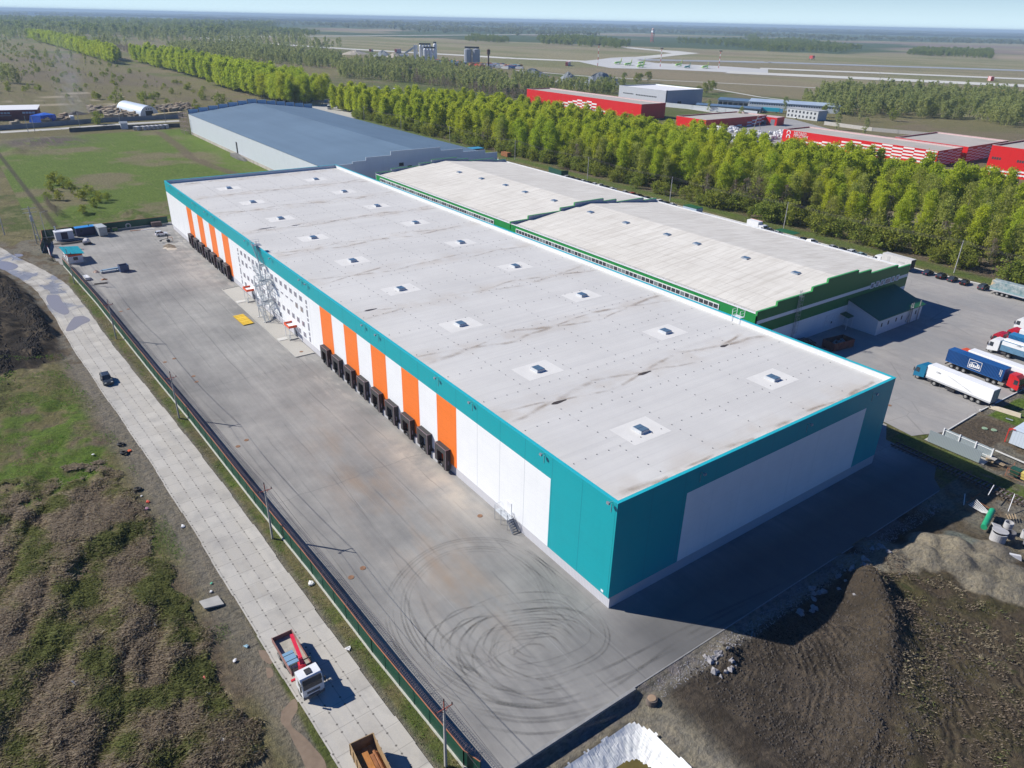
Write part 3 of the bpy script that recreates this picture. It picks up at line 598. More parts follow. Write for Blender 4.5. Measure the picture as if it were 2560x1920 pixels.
# stud grid on the roof: the nearest hundred as parts, the others in one
dots = [(x_, y_) for x_ in np.arange(10.8, LX-2, 10.42) for y_ in np.arange(-2.2, -WY+1.5, -2.07)]+[(x_, y_) for y_ in (-10.4, -20.8, -31.0, -41.4, -51.8) for x_ in np.arange(1.2, LX-2, 2.02) if abs((x_-10.8+5.21) % 10.42-5.21) > 1.1]
dots = [(a+random.uniform(-.12, .12), b+random.uniform(-.12, .12)) for a, b in dots]; dots.sort(key=lambda p_: (p_[0]+49.9)**2+(p_[1]-52.6)**2)
mb = MB(); mb.cyl((0, 0, 0), (0, 0, .10), .075, .06, 6); dm = mb.mesh('roof_stud', M('stud_grey', (.13, .13, .14)))
for a, b in dots[:100]:
    o = bpy.data.objects.new('roof_stud', dm); COL.objects.link(o); o.parent = wh; o.location = (a, b, ZR)
mb = MB()
for a, b in dots[100:]: mb.box(a-.055, a+.055, b-.055, b+.055, ZR, ZR+.08)
tag(mb.build('roof_studs', M('stud_grey', (.13, .13, .14)), wh), kind='stuff')
lines = []
for i in range(10):
    xc = 2.0+24*i+(0 if i else -.5)
    if xc > LX-3: break
    for k, (ya, yb) in enumerate(((-1.5, -11.4), (-11.4, -20.5), (-20.5, -29.8), (-29.8, -40.5), (-40.5, -50.2), (-50.2, -60.5))):
        rr_ = random.Random(i*10+k)
        for sg in (-1, 1):
            if rr_.random() < .12: continue
            bow = sg*rr_.uniform(1.2, 2.6)*(1 if i else .4); drain_a = k % 2 == 1
            pts = [(xc+(0 if drain_a else bow), ya), (xc+bow*(.35 if drain_a else .7), ya*.66+yb*.34), (xc+bow*(.7 if drain_a else .35), ya*.33+yb*.67), (xc+(bow if drain_a else 0), yb)]
            pts = [(a+rr_.uniform(-.25, .25), b) for a, b in pts]; lines.append((pts, 0, rr_.uniform(.7, 1.5)))
ribbons('roof_stain', RDIRT, lines, ZR+.010, wh)
mb = MB()
for x_, y_, l_ in ((25.4, -11.7, 1.5), (25.5, -30, 1.6), (25.7, -50.4, 1.1), (76.5, -5.2, 1.4), (148, -9.3, 2.6), (147, -17, 1.3)):
    pp = [(x_+.35*math.cos(a)*(1+.3*math.sin(3*a)), y_+l_*math.sin(a), ZR+.022) for a in np.linspace(0, 2*math.pi, 13)[:-1]]; mb.poly(*pp)
mb.build('roof_puddle', M('wet_dirt', (.07, .055, .04), .3, 0, .2), wh)
# floodlights on the parapet
mb = MB(); mb.bar((0, 0, 0), (0, .55, .1), .06); mb.box(-.22, .22, .5, .75, -.1, .2); mb.bar((0, .03, -.3), (0, .03, -1.5), .04); fm = mb.mesh('floodlight', [STEEL])
for x_ in (1.0, 14.1, 31.6, 41.6, 62.7, 68.3, 96.0, 99.5, 118, 136, 165, 172, 185, 201, 214):
    o = bpy.data.objects.new('floodlight', fm); COL.objects.link(o); o.parent = wh; o.location = (x_, 0, HT-.25)
for y_ in (-14.8, -38.0, -55.5):
    o = bpy.data.objects.new('floodlight', fm); COL.objects.link(o); o.parent = wh; o.location = (0, y_, HT-1.0); o.rotation_euler = (0, 0, R(90))
# windows of the office block
FR = M('window_frame', (.62, .63, .66), .5, 0, .05); GLW = M('office_glass', (.26, .25, .30), .12, 0, .25, .8, spec=.6)
def window(cx, cz, w_, h_, par=None, y=0.0, n=3):
    mb = MB(); mb.box(cx-w_/2, cx+w_/2, y+.004, y+.05, cz-h_/2, cz+h_/2); f_ = mb.build('window', FR, par or wh)
    mb = MB(); g = .07; pw = (w_-g)/n
    for i in range(n): mb.box(cx-w_/2+g+i*pw, cx-w_/2+(i+1)*pw, y+.052, y+.07, cz-h_/2+g, cz+h_/2-g)
    mb.build('pane', GLW, f_)
RA = [142.6, 139.5, 136.4, 133.4, 130.4, 127.3, 124.2, 119.8, 116.7, 113.6, 110.5, 107.4, 104.4, 101.3]
for x_ in RA: window(x_, 11.35, 1.45, 1.25)
for x_ in RA:
    if x_ in (142.6, 139.5, 104.4, 101.3): window(x_, 8.75, 1.45, 1.35)
    else: window(x_, 9.0, 1.5, .5)
    window(x_, 5.3, 1.45, 1.3)
for x_ in (116.5, 104.2, 101.1, 130.4, 142.6): window(x_, 2.75, 1.45, 1.25)
for xc in (145.6, 98.1):
    for z0, z1 in ((2.0, 3.3), (3.5, 4.4), (4.7, 6.6), (6.9, 7.7), (8.0, 9.7), (10.0, 10.7), (10.95, 11.95)): window(xc, (z0+z1)/2, .75, z1-z0, n=1)
# dock shelters
CURT = M('dock_curtain', (.045, .042, .042), .75, 0, .25, 2); TRIM = M('dock_trim', (.30, .22, .26), .5, 0, .1); DORG = M('dock_door_orange', (.70, .10, .02), .5); DGRY = M('dock_door_grey', (.55, .58, .62), .5)
def dock(cx, orange):
    y1 = .95; a, b = cx-1.75, cx+1.75; zt = 4.45
    mb = MB(); mb.box(a, a+.75, .03, y1, .55, zt); mb.box(b-.75, b, .03, y1, 1.25, zt); mb.box(a+.75, b-.75, .03, y1, zt-1.0, zt); mb.box(a+.75, b-.1, .03, .55, .25, 1.18)
    o = mb.build('dock_shelter', CURT, wh)
    mb = MB(); e = .05; mb.box(a-.02, b+.02, y1-.03, y1+.02, zt, zt+e); mb.box(a-.02, a+e, y1, y1+.02, .55, zt); mb.box(b-e, b+.02, y1, y1+.02, 1.25, zt); mb.box(a-.03, a, .03, y1, zt-.03, zt+e); mb.build('trim', TRIM, o)
    mb = MB(); mb.box(a+.75, b-.75, .004, .06, 1.2, zt-1.0); mb.build('door', DORG if orange else DGRY, o)
    mb = MB(); mb.box(a+1.0, a+1.35, .55, .9, .75, 1.25); mb.box(b-1.15, b-.8, .55, .9, .75, 1.25); mb.build('bumper', BLACK, o)
    mb = MB(); mb.box(a+1.05, b-1.1, .56, .62, .5, .8); mb.build('leveller_lip', STEEL, o)
    mb = MB()
    for k in range(5): mb.box(a-.008, a-.002, .45, .55, 1.6+k*.16, 1.68+k*.16)
    mb.build('hazard_marking', M('marking_paint', (.6, .5, .75), .5), o)
for i in range(9): dock(40.0+6.02*i, i % 2 == 0)
for i in range(7): dock(157.7+6.18*i, i % 2 == 0)
mb = MB()
for i in range(8):
    a_, b_ = 41.95+6.02*i, 44.05+6.02*i; mb.box(a_, b_, -.2, .35, .02, 1.2)
for i in range(6):
    a_ = 159.6+6.18*i; mb.box(a_, a_+2.2, -.2, .35, .02, 1.2)
mb.build('dock_kerb', M('pale_concrete', (.46, .46, .47), .8, 0, .1), wh)
# entrances with orange canopies
def entrance(cx, lbl=None):
    mb = MB(); y1 = 1.9
    mb.box(cx-1.6, cx+1.6, y1-.08, y1, 2.85, 3.45); mb.box(cx-1.6, cx-1.52, .0, y1-.08, 2.85, 3.45); mb.box(cx+1.52, cx+1.6, .0, y1-.08, 2.85, 3.45); o = mb.build('entrance_canopy', M('orange_fascia', (.75, .09, .02), .45, 0, .06), wh)
    mb = MB(); mb.box(cx-1.52, cx+1.52, .02, y1-.08, 2.95, 3.02); mb.build('canopy_roof', WHITE, o)
    for dx in (-1.45, 1.45): mb = MB(); mb.box(cx+dx-.06, cx+dx+.06, 1.7, 1.82, .25, 2.85); mb.build('post', WHITE, o)
    mb = MB(); mb.box(cx-.55, cx+.55, .01, .07, .3, 2.5); mb.build('door', M('grey_door', (.20, .22, .26), .4), wh)
    mb = MB(); mb.box(cx-1.7, cx+1.7, .02, 2.1, .01, .26); mb.build('step', CONC, wh)
    mb = MB(); mb.box(cx-.7, cx+.9, 2.1, 4.4, .01, .10); mb.build('ramp', M('light_concrete', (.55, .54, .51), .8, 0, .08), wh)
    mb = MB()
    for yy in (.3, 2.0): mb.bar((cx-1.6, yy, .26), (cx-1.6, yy, 1.2), .05)
    mb.bar((cx-1.6, .3, 1.2), (cx-1.6, 2.0, 1.2), .05); mb.bar((cx-1.6, 2.0, 1.2), (cx-2.6, 2.0, .5), .05); mb.build('handrail', STEEL, wh)
entrance(107.6); entrance(137.6)
# the steel side door with its little stair near the corner
mb = MB(); mb.box(21.1, 22.2, .005, .06, 1.75, 3.9); mb.build('door', M('white_door', (.72, .73, .74), .4, 0, .03), wh)
def stairflight(mb, a, b, wdir, w_, n=8, rail=1.0):
    a, b, wd = Vector(a), Vector(b), Vector(wdir).normalized(); s0 = -wd*w_/2; s1 = wd*w_/2
    for sd_ in (s0, s1):
        mb.bar(a+sd_, b+sd_, .06, .22); mb.bar(a+sd_+Vector((0, 0, rail)), b+sd_+Vector((0, 0, rail)), .05)
        for k in range(3): q_ = a.lerp(b, k/2)+sd_; mb.bar(q_, q_+Vector((0, 0, rail)), .045)
        mb.bar(a+sd_+Vector((0, 0, rail*.5)), b+sd_+Vector((0, 0, rail*.5)), .03)
    d = (b-a); dh = Vector((d.x, d.y, 0)).normalized()*.13
    for k in range(n): q_ = a.lerp(b, (k+.5)/n); mb.hexa([q_-dh+s0, q_+dh+s0, q_+dh+s1, q_-dh+s1, q_-dh+s0+Vector((0, 0, .03)), q_+dh+s0+Vector((0, 0, .03)), q_+dh+s1+Vector((0, 0, .03)), q_-dh+s1+Vector((0, 0, .03))])
o = tag(thing('door_stair', 'small grey steel stair with handrails up to the plain white side door', 'stair', (21.5, 0, 0)), group=None)
mb = MB(); mb.box(-1.0, 2.2, .1, 1.2, 1.62, 1.7); mb.build('platform', STEEL, o)
mb = MB(); stairflight(mb, (-.9, .65, 1.66), (-2.4, .65, .1), (0, 1, 0), 1.0, 6); mb.build('flight', M('grey_steel', (.25, .27, .31), .5, .4), o)
mb = MB()
for x_ in (-1.0, .6, 2.2): mb.bar((x_, 1.2, .02), (x_, 1.2, 2.75), .06)
mb.bar((-1, 1.2, 2.75), (2.2, 1.2, 2.75), .05); mb.bar((-1, 1.2, 2.2), (2.2, 1.2, 2.2), .04); mb.bar((2.2, .1, 2.75), (2.2, 1.2, 2.75), .05); mb.build('railing', STEEL, o)
# gravelled strip, path, kerb in front of the offices
q = NT('pale_gravel'); n = q.noise(5, 4, rough=.8); q.bump(n, .5, .08); GRAVEL = q.fin(q.mix(q.ramp(n, .3, .7), (.34, .325, .295), (.47, .45, .41)), .95)
mb = MB(); mb.quad((96.2, .0, .012), (150.2, .0, .012), (149.6, 4.5, .012), (96.2, 4.2, .012)); tag(mb.build('gravel_bed', GRAVEL), kind='structure')
mb = MB(); mb.bar((96.2, 4.3, .08), (149.7, 4.6, .08), .18, .16); mb.bar((96.2, 0, .08), (96.2, 4.3, .08), .28, .22); mb.bar((150.2, 0, .06), (149.7, 4.6, .06), .2, .14); tag(mb.build('kerb', CONC), kind='structure')
mb = MB(); mb.box(120.0, 120.5, 1.3, 3.4, .02, .09); mb.box(124.2, 124.7, 1.3, 3.4, .02, .09); mb.build('footing', M('light_concrete', (.55, .54, .51)), wh)
# zig-zag escape stair tower
GALV = M('galvanised_frame', (.50, .54, .58), .4, .5, .08)
st = thing('escape_stair', 'tall galvanised zigzag escape stair standing against the white office windows', 'stair', (122.2, 0, 0))
XL, XR, YI, YO = -2.5, 2.4, 1.15, 3.0
mb = MB()
for x_, y_ in ((-1.9, 1.3), (2.0, 1.3), (-1.9, 2.9), (2.0, 2.9)): mb.bar((x_, y_, .02), (x_, y_, 10.6 if y_ > 2 else 13.2), .14)
for z_ in (2.9, 5.4, 8.0, 10.6):
    for y_ in (1.3, 2.9): mb.bar((-1.9, y_, z_), (2.0, y_, z_), .1)
    for x_ in (-1.9, 2.0): mb.bar((x_, .1, z_), (x_, 2.9, z_), .1)
for z0 in (.1, 2.9, 5.4, 8.0): mb.bar((2.0, 1.3, z0), (2.0, 2.9, z0+2.5), .06)
mb.bar((4.7, .35, 8.5), (5.4, .35, 17.6), .14); mb.bar((4.9, .35, 13.0), (2.0, 1.3, 10.6), .08); mb.build('frame', GALV, st)
zs = [0.05, 2.9, 5.4, 8.0, 10.6, 13.2]
for k in range(1, 5):
    z_ = zs[k]; mb = MB()
    if k % 2: mb.box(2.0, 3.2, .4, 3.0, z_-.06, z_)
    else: mb.box(-3.4, -1.9, .4, 3.0, z_-.06, z_)
    mb.build('landing', M('steel_grating', (.36, .39, .42), .5, .4, .15, 4), st)
for k in range(5):
    a_, b_ = zs[k], zs[k+1]; y_ = 2.45 if k % 2 == 0 else .95; mb = MB()
    x0, x1 = (-2.6, 2.1) if k % 2 == 0 else (2.1, -2.0)
    stairflight(mb, (x0, y_, a_), (x1, y_, b_), (0, 1, 0), .95, 11); mb.build('flight', GALV, st)
mb = MB(); stairflight(mb, (1.6, .75, 13.2), (5.6, .75, 17.0), (0, 1, 0), 1.05, 16, 1.1); mb.build('flight', GALV, st)
mb = MB(); mb.box(4.9, 6.9, -.9, 1.3, 16.95, 17.02); mb.build('landing', M('steel_grating', (.36, .39, .42)), st)
mb = MB(); mb.box(.2, 2.2, .25, 1.35, 13.1, 13.18); mb.build('landing', M('steel_grating', (.36, .39, .42)), st)
mb = MB()
for z_, x0, x1 in ((2.9, 2.0, 3.2), (5.4, -3.4, -1.9), (8.0, 2.0, 3.2), (10.6, -3.4, -1.9)):
    xo = x1 if z_ in (2.9, 8.0) else x0
    for zz in (z_+.55, z_+1.1): mb.bar((xo, .4, zz), (xo, 3.0, zz), .05); mb.bar((x0, 3.0, zz), (x1, 3.0, zz), .05)
    for y_ in (.4, 1.7, 3.0): mb.bar((xo, y_, z_), (xo, y_, z_+1.1), .05)
for zz in (17.5, 18.05): mb.bar((6.9, -.9, zz), (6.9, 1.3, zz), .05); mb.bar((4.9, 1.3, zz), (6.9, 1.3, zz), .05)
for x_ in (4.9, 6.9): mb.bar((x_, 1.3, 17.0), (x_, 1.3, 18.05), .05)
mb.bar((6.9, -.9, 17.0), (6.9, -.9, 18.05), .05); mb.build('railing', GALV, st)
# white ladder cage on the far roof edge
mb = MB()
for x_ in (31.2, 33.0):
    for y_ in (-WY+.5, -WY-.9): mb.bar((x_, y_, HT-.9), (x_, y_, HT+1.6), .07)
    for z_ in (HT+.4, HT+1.0, HT+1.6): mb.bar((x_, -WY+.5, z_), (x_, -WY-.9, z_), .05)
mb.box(31.2, 33.0, -WY-.9, -WY+.2, HT+.15, HT+.22); mb.build('ladder_cage', WHITE, wh)
mb = MB(); mb.box(.1+.9, 1.45, .005, .03, 2.0, 2.35); mb.build('notice_plate', WHITE, wh)
# ------------------------------------------------------------------ green and white warehouses
GREEN = (.012, .155, .040)
G_SIDE = wallmat('green_wall_panels', (.02, .24, .06), (.4, .5, .4), 'x', 40.4, 6.0, 1.19, .1); G_END = wallmat('green_end_panels', GREEN, (.7, .8, .7), 'y', 0, 6)
G_WEND = wallmat('white_green_end_panels', (.70, .72, .74), (.8, .85, .9), 'y', 0, 6, 1.19, .22)
G_WSIDE = wallmat('white_low_wall', (.72, .73, .75), (.8, .85, .9), 'x', 0, 6)
q = NT('old_roof_membrane'); s = q.xyz(); x, y = s[0], s[1]
n = q.noise(.07, 5, rough=.6); col = q.mix(q.ramp(n, .35, .68), (.68, .655, .60), (.60, .575, .525))
col = q.mix(q.ramp(q.noise(1, 4, q.map(q.pos(), (.9, .05, 1), R(2))), .42, .7, 0, .45), col, (.41, .375, .325))
col = q.mix(q.math('MULTIPLY', q.math('MAXIMUM', q.line(x, 3.0, 0, .12), q.line(y, 4.1, 0, .12)), q.ramp(q.noise(.2, 3), .3, .62, .15, .6)), col, (.30, .26, .22))
q.bump(q.noise(.6, 3), .08, .3); OROOF = q.fin(col, .85, 0, .25)
GCAP = M('green_capping', (.05, .33, .09), .4, 0, .08); PARI = M('parapet_inner', (.38, .42, .48), .6, 0, .08)
PROF = [(-80.3, -87.2, 11.0), (-87.2, -100.2, 12.0), (-100.2, -106.1, 13.0), (-106.1, -118.7, 14.0), (-118.7, -124.7, 13.1), (-124.7, -137.8, 12.1), (-137.8, -144.5, 11.2)]
YR, ZE, ZRG = -112.4, 10.1, 13.25
def roofz(y): return ZRG-abs(y-YR)/32.1*(ZRG-ZE)
def green_wh(x0, x1, label, near):
    b = thing('warehouse', label, 'warehouse')
    mb = MB(); mb.quad((x0+.2, -80.5, ZE), (x0+.2, YR, ZRG), (x1-.2, YR, ZRG), (x1-.2, -80.5, ZE)); mb.quad((x0+.2, YR, ZRG), (x0+.2, -144.3, ZE), (x1-.2, -144.3, ZE), (x1-.2, YR, ZRG)); mb.build('roof', OROOF, b)
    mb = MB(); mb.box(x0, x1, -80.6, -80.3, 8.2, ZE+.35); mb.build('green_side_wall', G_SIDE, b)
    mb = MB(); mb.box(x0, x1, -80.6, -80.3, 0, 8.2); mb.build('side_wall', G_WSIDE, b); mb = MB(); mb.box(x0+.3, x1, -144.5, -144.2, 0, ZE+.2); mb.build('side_wall', G_WSIDE, b)
    mb = MB(); mb.box(x0, x1, -80.75, -80.2, ZE+.35, ZE+.45); mb.box(x0, x1, -144.6, -144.1, ZE+.2, ZE+.3); mb.build('eaves_trim', WHITE, b)
    if near:
        mb = MB()
        for a, c, z in PROF: mb.box(x0, x0+.3, c, a, 8.8, z)
        mb.box(x0, x0+.3, -144.5, -80.3, 5.35, 7.95); mb.build('green_end_wall', G_END, b)
        mb = MB(); mb.box(x0, x0+.3, -144.5, -80.3, 0, 5.35); mb.box(x0, x0+.3, -144.5, -80.3, 7.95, 8.8); mb.build('white_end_wall', G_WEND, b)
    else:
        mb = MB()
        for a, c, z in PROF: mb.box(x0, x0+.3, c, a, 8.8, z)
        mb.build('parapet_wall', PARI, b)
    mb = MB(); zp = ZE
    for a, c, z in PROF:
        mb.box(x0-.08, x0+.42, c-.05, a+.05, z, z+.12)
        if z > zp: mb.box(x0-.08, x0+.42, a-.02, a+.12, zp, z)
        else: mb.box(x0-.08, x0+.42, a-.12, a+.02, z, zp)
        zp = z
    mb.build('parapet_capping', GCAP, b)
    mb = MB()
    for a, c, z in PROF: mb.box(x0+.3, x0+.36, c+.05, a-.05, ZE-.5, z)
    mb.build('parapet_lining', PARI, b)
    # snow fence along the eave
    mb = MB()
    for k in range(int((x1-x0)/2)): mb.box(x0+1+2*k, x0+1.05+2*k, -81.3, -81.25, ZE+.05, ZE+.6)
    mb.box(x0+1, x1-1, -81.3, -81.26, ZE+.55, ZE+.6); mb.build('snow_guard', STEEL, b)
    return b
g1 = green_wh(40.4, 133.4, 'green and white warehouse with a stepped green gable and a green lean-to', True)
g2 = green_wh(133.45, 226.6, 'farther of the two cream-roofed green warehouses, next to the blue-grey roof', False)
mb = MB()
for a, c, z in PROF: mb.box(226.6, 226.9, c, a, 0, z)
mb.build('far_wall', PARI, g2)
mb = MB()
for a, c, z in PROF: mb.box(226.5, 227.0, c-.05, a+.05, z, z+.12)
mb.build('parapet_capping', GCAP, g2)
# strip windows along the green side wall
GLD = M('strip_glass_dark', (.06, .065, .075), .12, 0, .2, 1, spec=.6); GLL = M('strip_glass_light', (.20, .23, .24), .2, 0, .2, 1)
def strip(b, x0, x1):
    mb = MB(); mb.box(x0, x1, -80.29, -80.16, 8.25, 9.62); f_ = mb.build('strip_window', WHITE, b); md, ml = MB(), MB(); n = int(round((x1-x0-.4)/1.46)); pw = (x1-x0-.3)/n
    for i in range(n):
        m_ = ml if random.random() < .42 else md; m_.box(x0+.15+i*pw+.12, x0+.15+(i+1)*pw-.12, -80.15, -80.12, 8.48, 9.42)
    md.build('pane', GLD, f_); ml.build('pane', GLL, f_)
strip(g1, 50.8, 130.5); strip(g2, 142.6, 223)
for x_, y_ in ((125.1, -105.8), (109.0, -106.0), (92.5, -106.5), (81.2, -106.4), (64.9, -106.8), (49.8, -107.0)): hatch(x_, y_, roofz(y_)-.15, g1, 1.0, False)
for x_, y_ in ((203.6, -105.5), (188.3, -105.9), (173.4, -106.6), (160.4, -105.9), (144.1, -106.1)): hatch(x_, y_, roofz(y_)-.15, g2, 1.0, False)
# gable details
mb = MB(); mb.box(40.33, 40.395, -113.3, -108.4, .2, 4.4); o = mb.build('gate', M('white_gate', (.66, .68, .70), .5), g1)
mb = MB(); mb.box(40.28, 40.325, -111.6, -111.1, 1.7, 2.2); mb.build('hatch', DARK, o)
for y_ in (-127.0, -129.3, -131.6, -133.6, -134.9, -136.8, -139.0): 
    mb = MB(); mb.box(40.31, 40.395, y_-.75, y_+.75, 7.8, 9.35); f_ = mb.build('window', WHITE, g1); mb = MB(); mb.box(40.27, 40.305, y_-.5, y_-.05, 8.05, 9.1); mb.box(40.27, 40.305, y_+.05, y_+.5, 8.05, 9.1); mb.build('pane', GLW, f_)
mb = MB()
for y_ in (-95.4, -94.8): mb.bar((40.1, y_, .1), (40.1, y_, 13.4), .07)
for k in range(42): mb.bar((40.1, -95.4, .4+.31*k), (40.1, -94.8, .4+.31*k), .04)
for z_ in np.arange(3, 13.4, .9):
    for a_, b_ in (((40.1, -95.6), (39.4, -95.5)), ((39.4, -95.5), (39.4, -94.7)), ((39.4, -94.7), (40.1, -94.6))): mb.bar((*a_, z_), (*b_, z_), .04)
for y_ in (-95.5, -94.7): mb.bar((39.4, y_, 3), (39.4, y_, 13.2), .04)
mb.build('ladder', STEEL, g1)
# lean-to with the steep green roof
WR = wallmat('lean_to_panels', (.66, .68, .70), (.85, .88, .9), 'y', 0, 50, .6, .18)
q = NT('green_sheet_roof'); s = q.xyz(); rb = q.line(s[1], .33, 0, .1); col = q.mix(q.noise(.5, 4), (.018, .115, .040), (.03, .17, .06)); col = q.mix(q.math('MULTIPLY', rb, .5), col, (.005, .04, .025)); q.bump(rb, .5, .05); GROOF = q.fin(col, .35, .1, .5)
a0, a1, ya, yb = 31.8, 40.1, -117.2, -138.0; zh, zlw = 6.75, 4.1
mb = MB(); mb.hexa([(a0, ya, 0), (40.35, ya, 0), (40.35, yb, 0), (a0, yb, 0), (a0, ya, zlw), (40.35, ya, zh), (40.35, yb, zh), (a0, yb, zlw)]); o = mb.build('lean_to', WR, g1)
mb = MB(); mb.hexa([(a0-.5, ya+.35, zlw-.12), (40.35, ya+.35, zh+.02), (40.35, yb-.5, zh+.02), (a0-.5, yb-.5, zlw-.12), (a0-.5, ya+.35, zlw+.02), (40.35, ya+.35, zh+.16), (40.35, yb-.5, zh+.16), (a0-.5, yb-.5, zlw+.02)]); mb.build('lean_to_roof', GROOF, g1)
mb = MB()
for y_ in (-119.2, -122.2, -125.8, -128.4, -135.2): mb.box(a0-.05, a0-.005, y_-.25, y_+.25, 1.9, 2.9)
mb.build('window', GLD, o)
mb = MB()
for y_ in (-131.5, -132.4, -135.9): mb = MB(); mb.cyl((a0-.35, y_, .3), (a0-.35, y_, 5.6), .14, .14, 8); mb.build('flue_pipe', M('flue_steel', (.35, .36, .36), .5, .5, .2), o)
mb = MB(); mb.bar((a0-.35, -130.2, 1.0), (a0-.35, -132.4, 4.6), .12); mb.build('flue_pipe', M('flue_steel', (.35, .36, .36), .5, .5, .2), o)
mb = MB(); mb.hexa([(38.0, -114.6, 3.05), (40.35, -114.6, 3.5), (40.35, -117.1, 3.5), (38.0, -117.1, 3.05), (38.0, -114.6, 3.15), (40.35, -114.6, 3.6), (40.35, -117.1, 3.6), (38.0, -117.1, 3.15)]); o2 = mb.build('porch_roof', GROOF, g1)
mb = MB(); mb.bar((38.1, -114.7, 0), (38.1, -114.7, 3.1), .1); mb.bar((38.1, -117.0, 0), (38.1, -117.0, 3.1), .1); mb.build('post', WHITE, o2)

# ------------------------------------------------------------------ the blue-grey roofed warehouse
gw = thing('warehouse', 'pale grey warehouse under a vast blue-grey double-pitched roof, beside the green meadow', 'warehouse')
q = NT('bitumen_roof'); n = q.noise(.03, 5, rough=.6); col = q.mix(q.ramp(n, .35, .65), (.085, .145, .215), (.11, .18, .26)); col = q.mix(q.ramp(q.noise(2.2, 3, rough=.8), .3, .75, 0, .4), col, (.15, .22, .30)); col = q.mix(q.ramp(q.noise(1, 3, q.map(q.pos(), (.01, .25, 1))), .4, .7, 0, .3), col, (.075, .125, .18)); BIT = q.fin(col, .75, 0, .4)
G0, G1, GYL, GYR, GRY = 236.0, 449.0, -64.6, -143.6, -104.5
mb = MB(); mb.quad((G0+.2, GYL+.25, 12.0), (G0+.2, GRY, 16.8), (G1, GRY, 16.8), (G1, GYL+.25, 12.0)); mb.quad((G0+.2, GRY, 16.8), (G0+.2, GYR-.25, 12.0), (G1, GYR-.25, 12.0), (G1, GRY, 16.8)); mb.build('roof', BIT, gw)
GP = wallmat('grey_wall_panels', (.56, .60, .64), (.75, .78, .8), 'x', 0, 6.0, 1.19, .05); GPE = wallmat('grey_end_panels', (.52, .57, .62), (.8, .83, .85), 'y', 0, 6.3, 1.19, .12)
mb = MB(); mb.box(G0, G1, GYL-.3, GYL, 1.5, 11.85); mb.build('side_wall', GP, gw); mb = MB(); mb.box(G0, G1, GYR, GYR+.3, 0, 11.9); mb.build('side_wall', GP, gw)
mb = MB(); mb.box(G0, G1, GYL-.3, GYL+.04, 0, 1.5); mb.build('base_wall', M('stained_concrete', (.42, .38, .33), .9, 0, .25, .3), gw)
mb = MB(); mb.ext([(GYL-.3, 0), (GYL-.3, 11.8), (GRY, 16.5), (GYR+.3, 11.8), (GYR+.3, 0)], G1-.3, G1, ax='x'); mb.build('far_end_wall', M('weathered_render', (.45, .40, .36), .9, 0, .3, .3), gw)
mb = MB(); SP = [(GYL, -74.6, 13.6), (-74.6, -80.6, 14.4), (-80.6, -92.0, 15.5), (-92.0, -116.0, 16.75), (-116.0, -127.6, 15.1), (-127.6, -139.5, 13.4), (-139.5, GYR-2.5, 12.2)]
SP = [(a, c, max(z, 16.8-abs((a if abs(a-GRY) < abs(c-GRY) else c)-GRY)/39.1*4.8+.35)) if z < 16.7 else (a, c, 17.2) for a, c, z in SP]
for a, c, z in SP: mb.box(G0-.3, G0, c, a, 0, z)
mb.build('end_wall', GPE, gw)
mb = MB()
for a, c, z in SP: mb.box(G0-.36, G0+.08, c, a, z, z+.08)
mb.build('parapet_capping', M('grey_capping', (.45, .52, .58), .5), gw)
DKW = M('dark_opening', (.012, .012, .015), .6, 0, .1)
mb = MB(); mb.box(G0-.36, G0-.305, -97.8, -95.6, 10.9, 12.3); mb.build('window', DKW, gw)
mb = MB(); mb.box(G0-.36, G0-.305, -114.6, -112.4, 11.0, 12.4); mb.build('window', DKW, gw)
mb = MB(); mb.box(G0-.36, G0-.305, -101.6, -99.6, 8.6, 10.8); mb.build('door', DKW, gw)
mb = MB()
for k in range(6): mb.bar((G0-.9, -101.8-.28*k, 8.4-.35*k), (G0-.9, -102.1-.28*k, 8.4-.35*k), .06); mb.bar((G0-1.4, -99.8+k*.4, 8.6), (G0-1.4, -99.8+k*.4, 9.6), .06)
mb.bar((G0-1.4, -101.8, 9.5), (G0-1.4, -103.6, 7.6), .08); mb.bar((G0-1.4, -99.8, 8.5), (G0-.3, -99.8, 8.5), .1); mb.build('ladder', DARK, gw)
mb = MB(); mb.box(356.5, 358.7, GYL+.01, GYL+.08, 1.5, 7.2); mb.build('door', DKW, gw)
mb = MB(); mb.hexa([(346.5, GYL+.1, 0), (360, GYL+.1, 0), (360, GYL+3.4, 0), (346.5, GYL+3.4, 0), (354.5, GYL+.1, 1.5), (360, GYL+.1, 1.5), (360, GYL+3.4, 1.5), (354.5, GYL+3.4, 1.5)])
mb.hexa([(340, -62.5, 0), (348, -61.2, 0), (348.5, -63.8, 0), (341, -64.3, 0), (344, -62.8, 1.2), (348, -61.2, 1.4), (348.5, -63.8, 1.4), (344, -63.9, 1.2)]); mb.build('ramp', M('dark_concrete', (.17, .165, .15), .9, 0, .25), gw)
# the low parapet panels along the far end of its roof
mb = MB(); mp = MB()
for i in range(13):
    y_ = GYL-6.1*i; zz = 12+4.8*(1-abs(y_-3-GRY)/39.9); mb.box(G1, G1+.12, y_-6.0, y_, zz-1.6, zz+2.2); mp.box(G1-.2, G1, y_-.35, y_, zz-1.6, zz+2.4)
mb.build('parapet_panel', M('white_blue_panel', (.60, .68, .76), .5, 0, .05), gw); mp.build('parapet_post', DARK, gw)

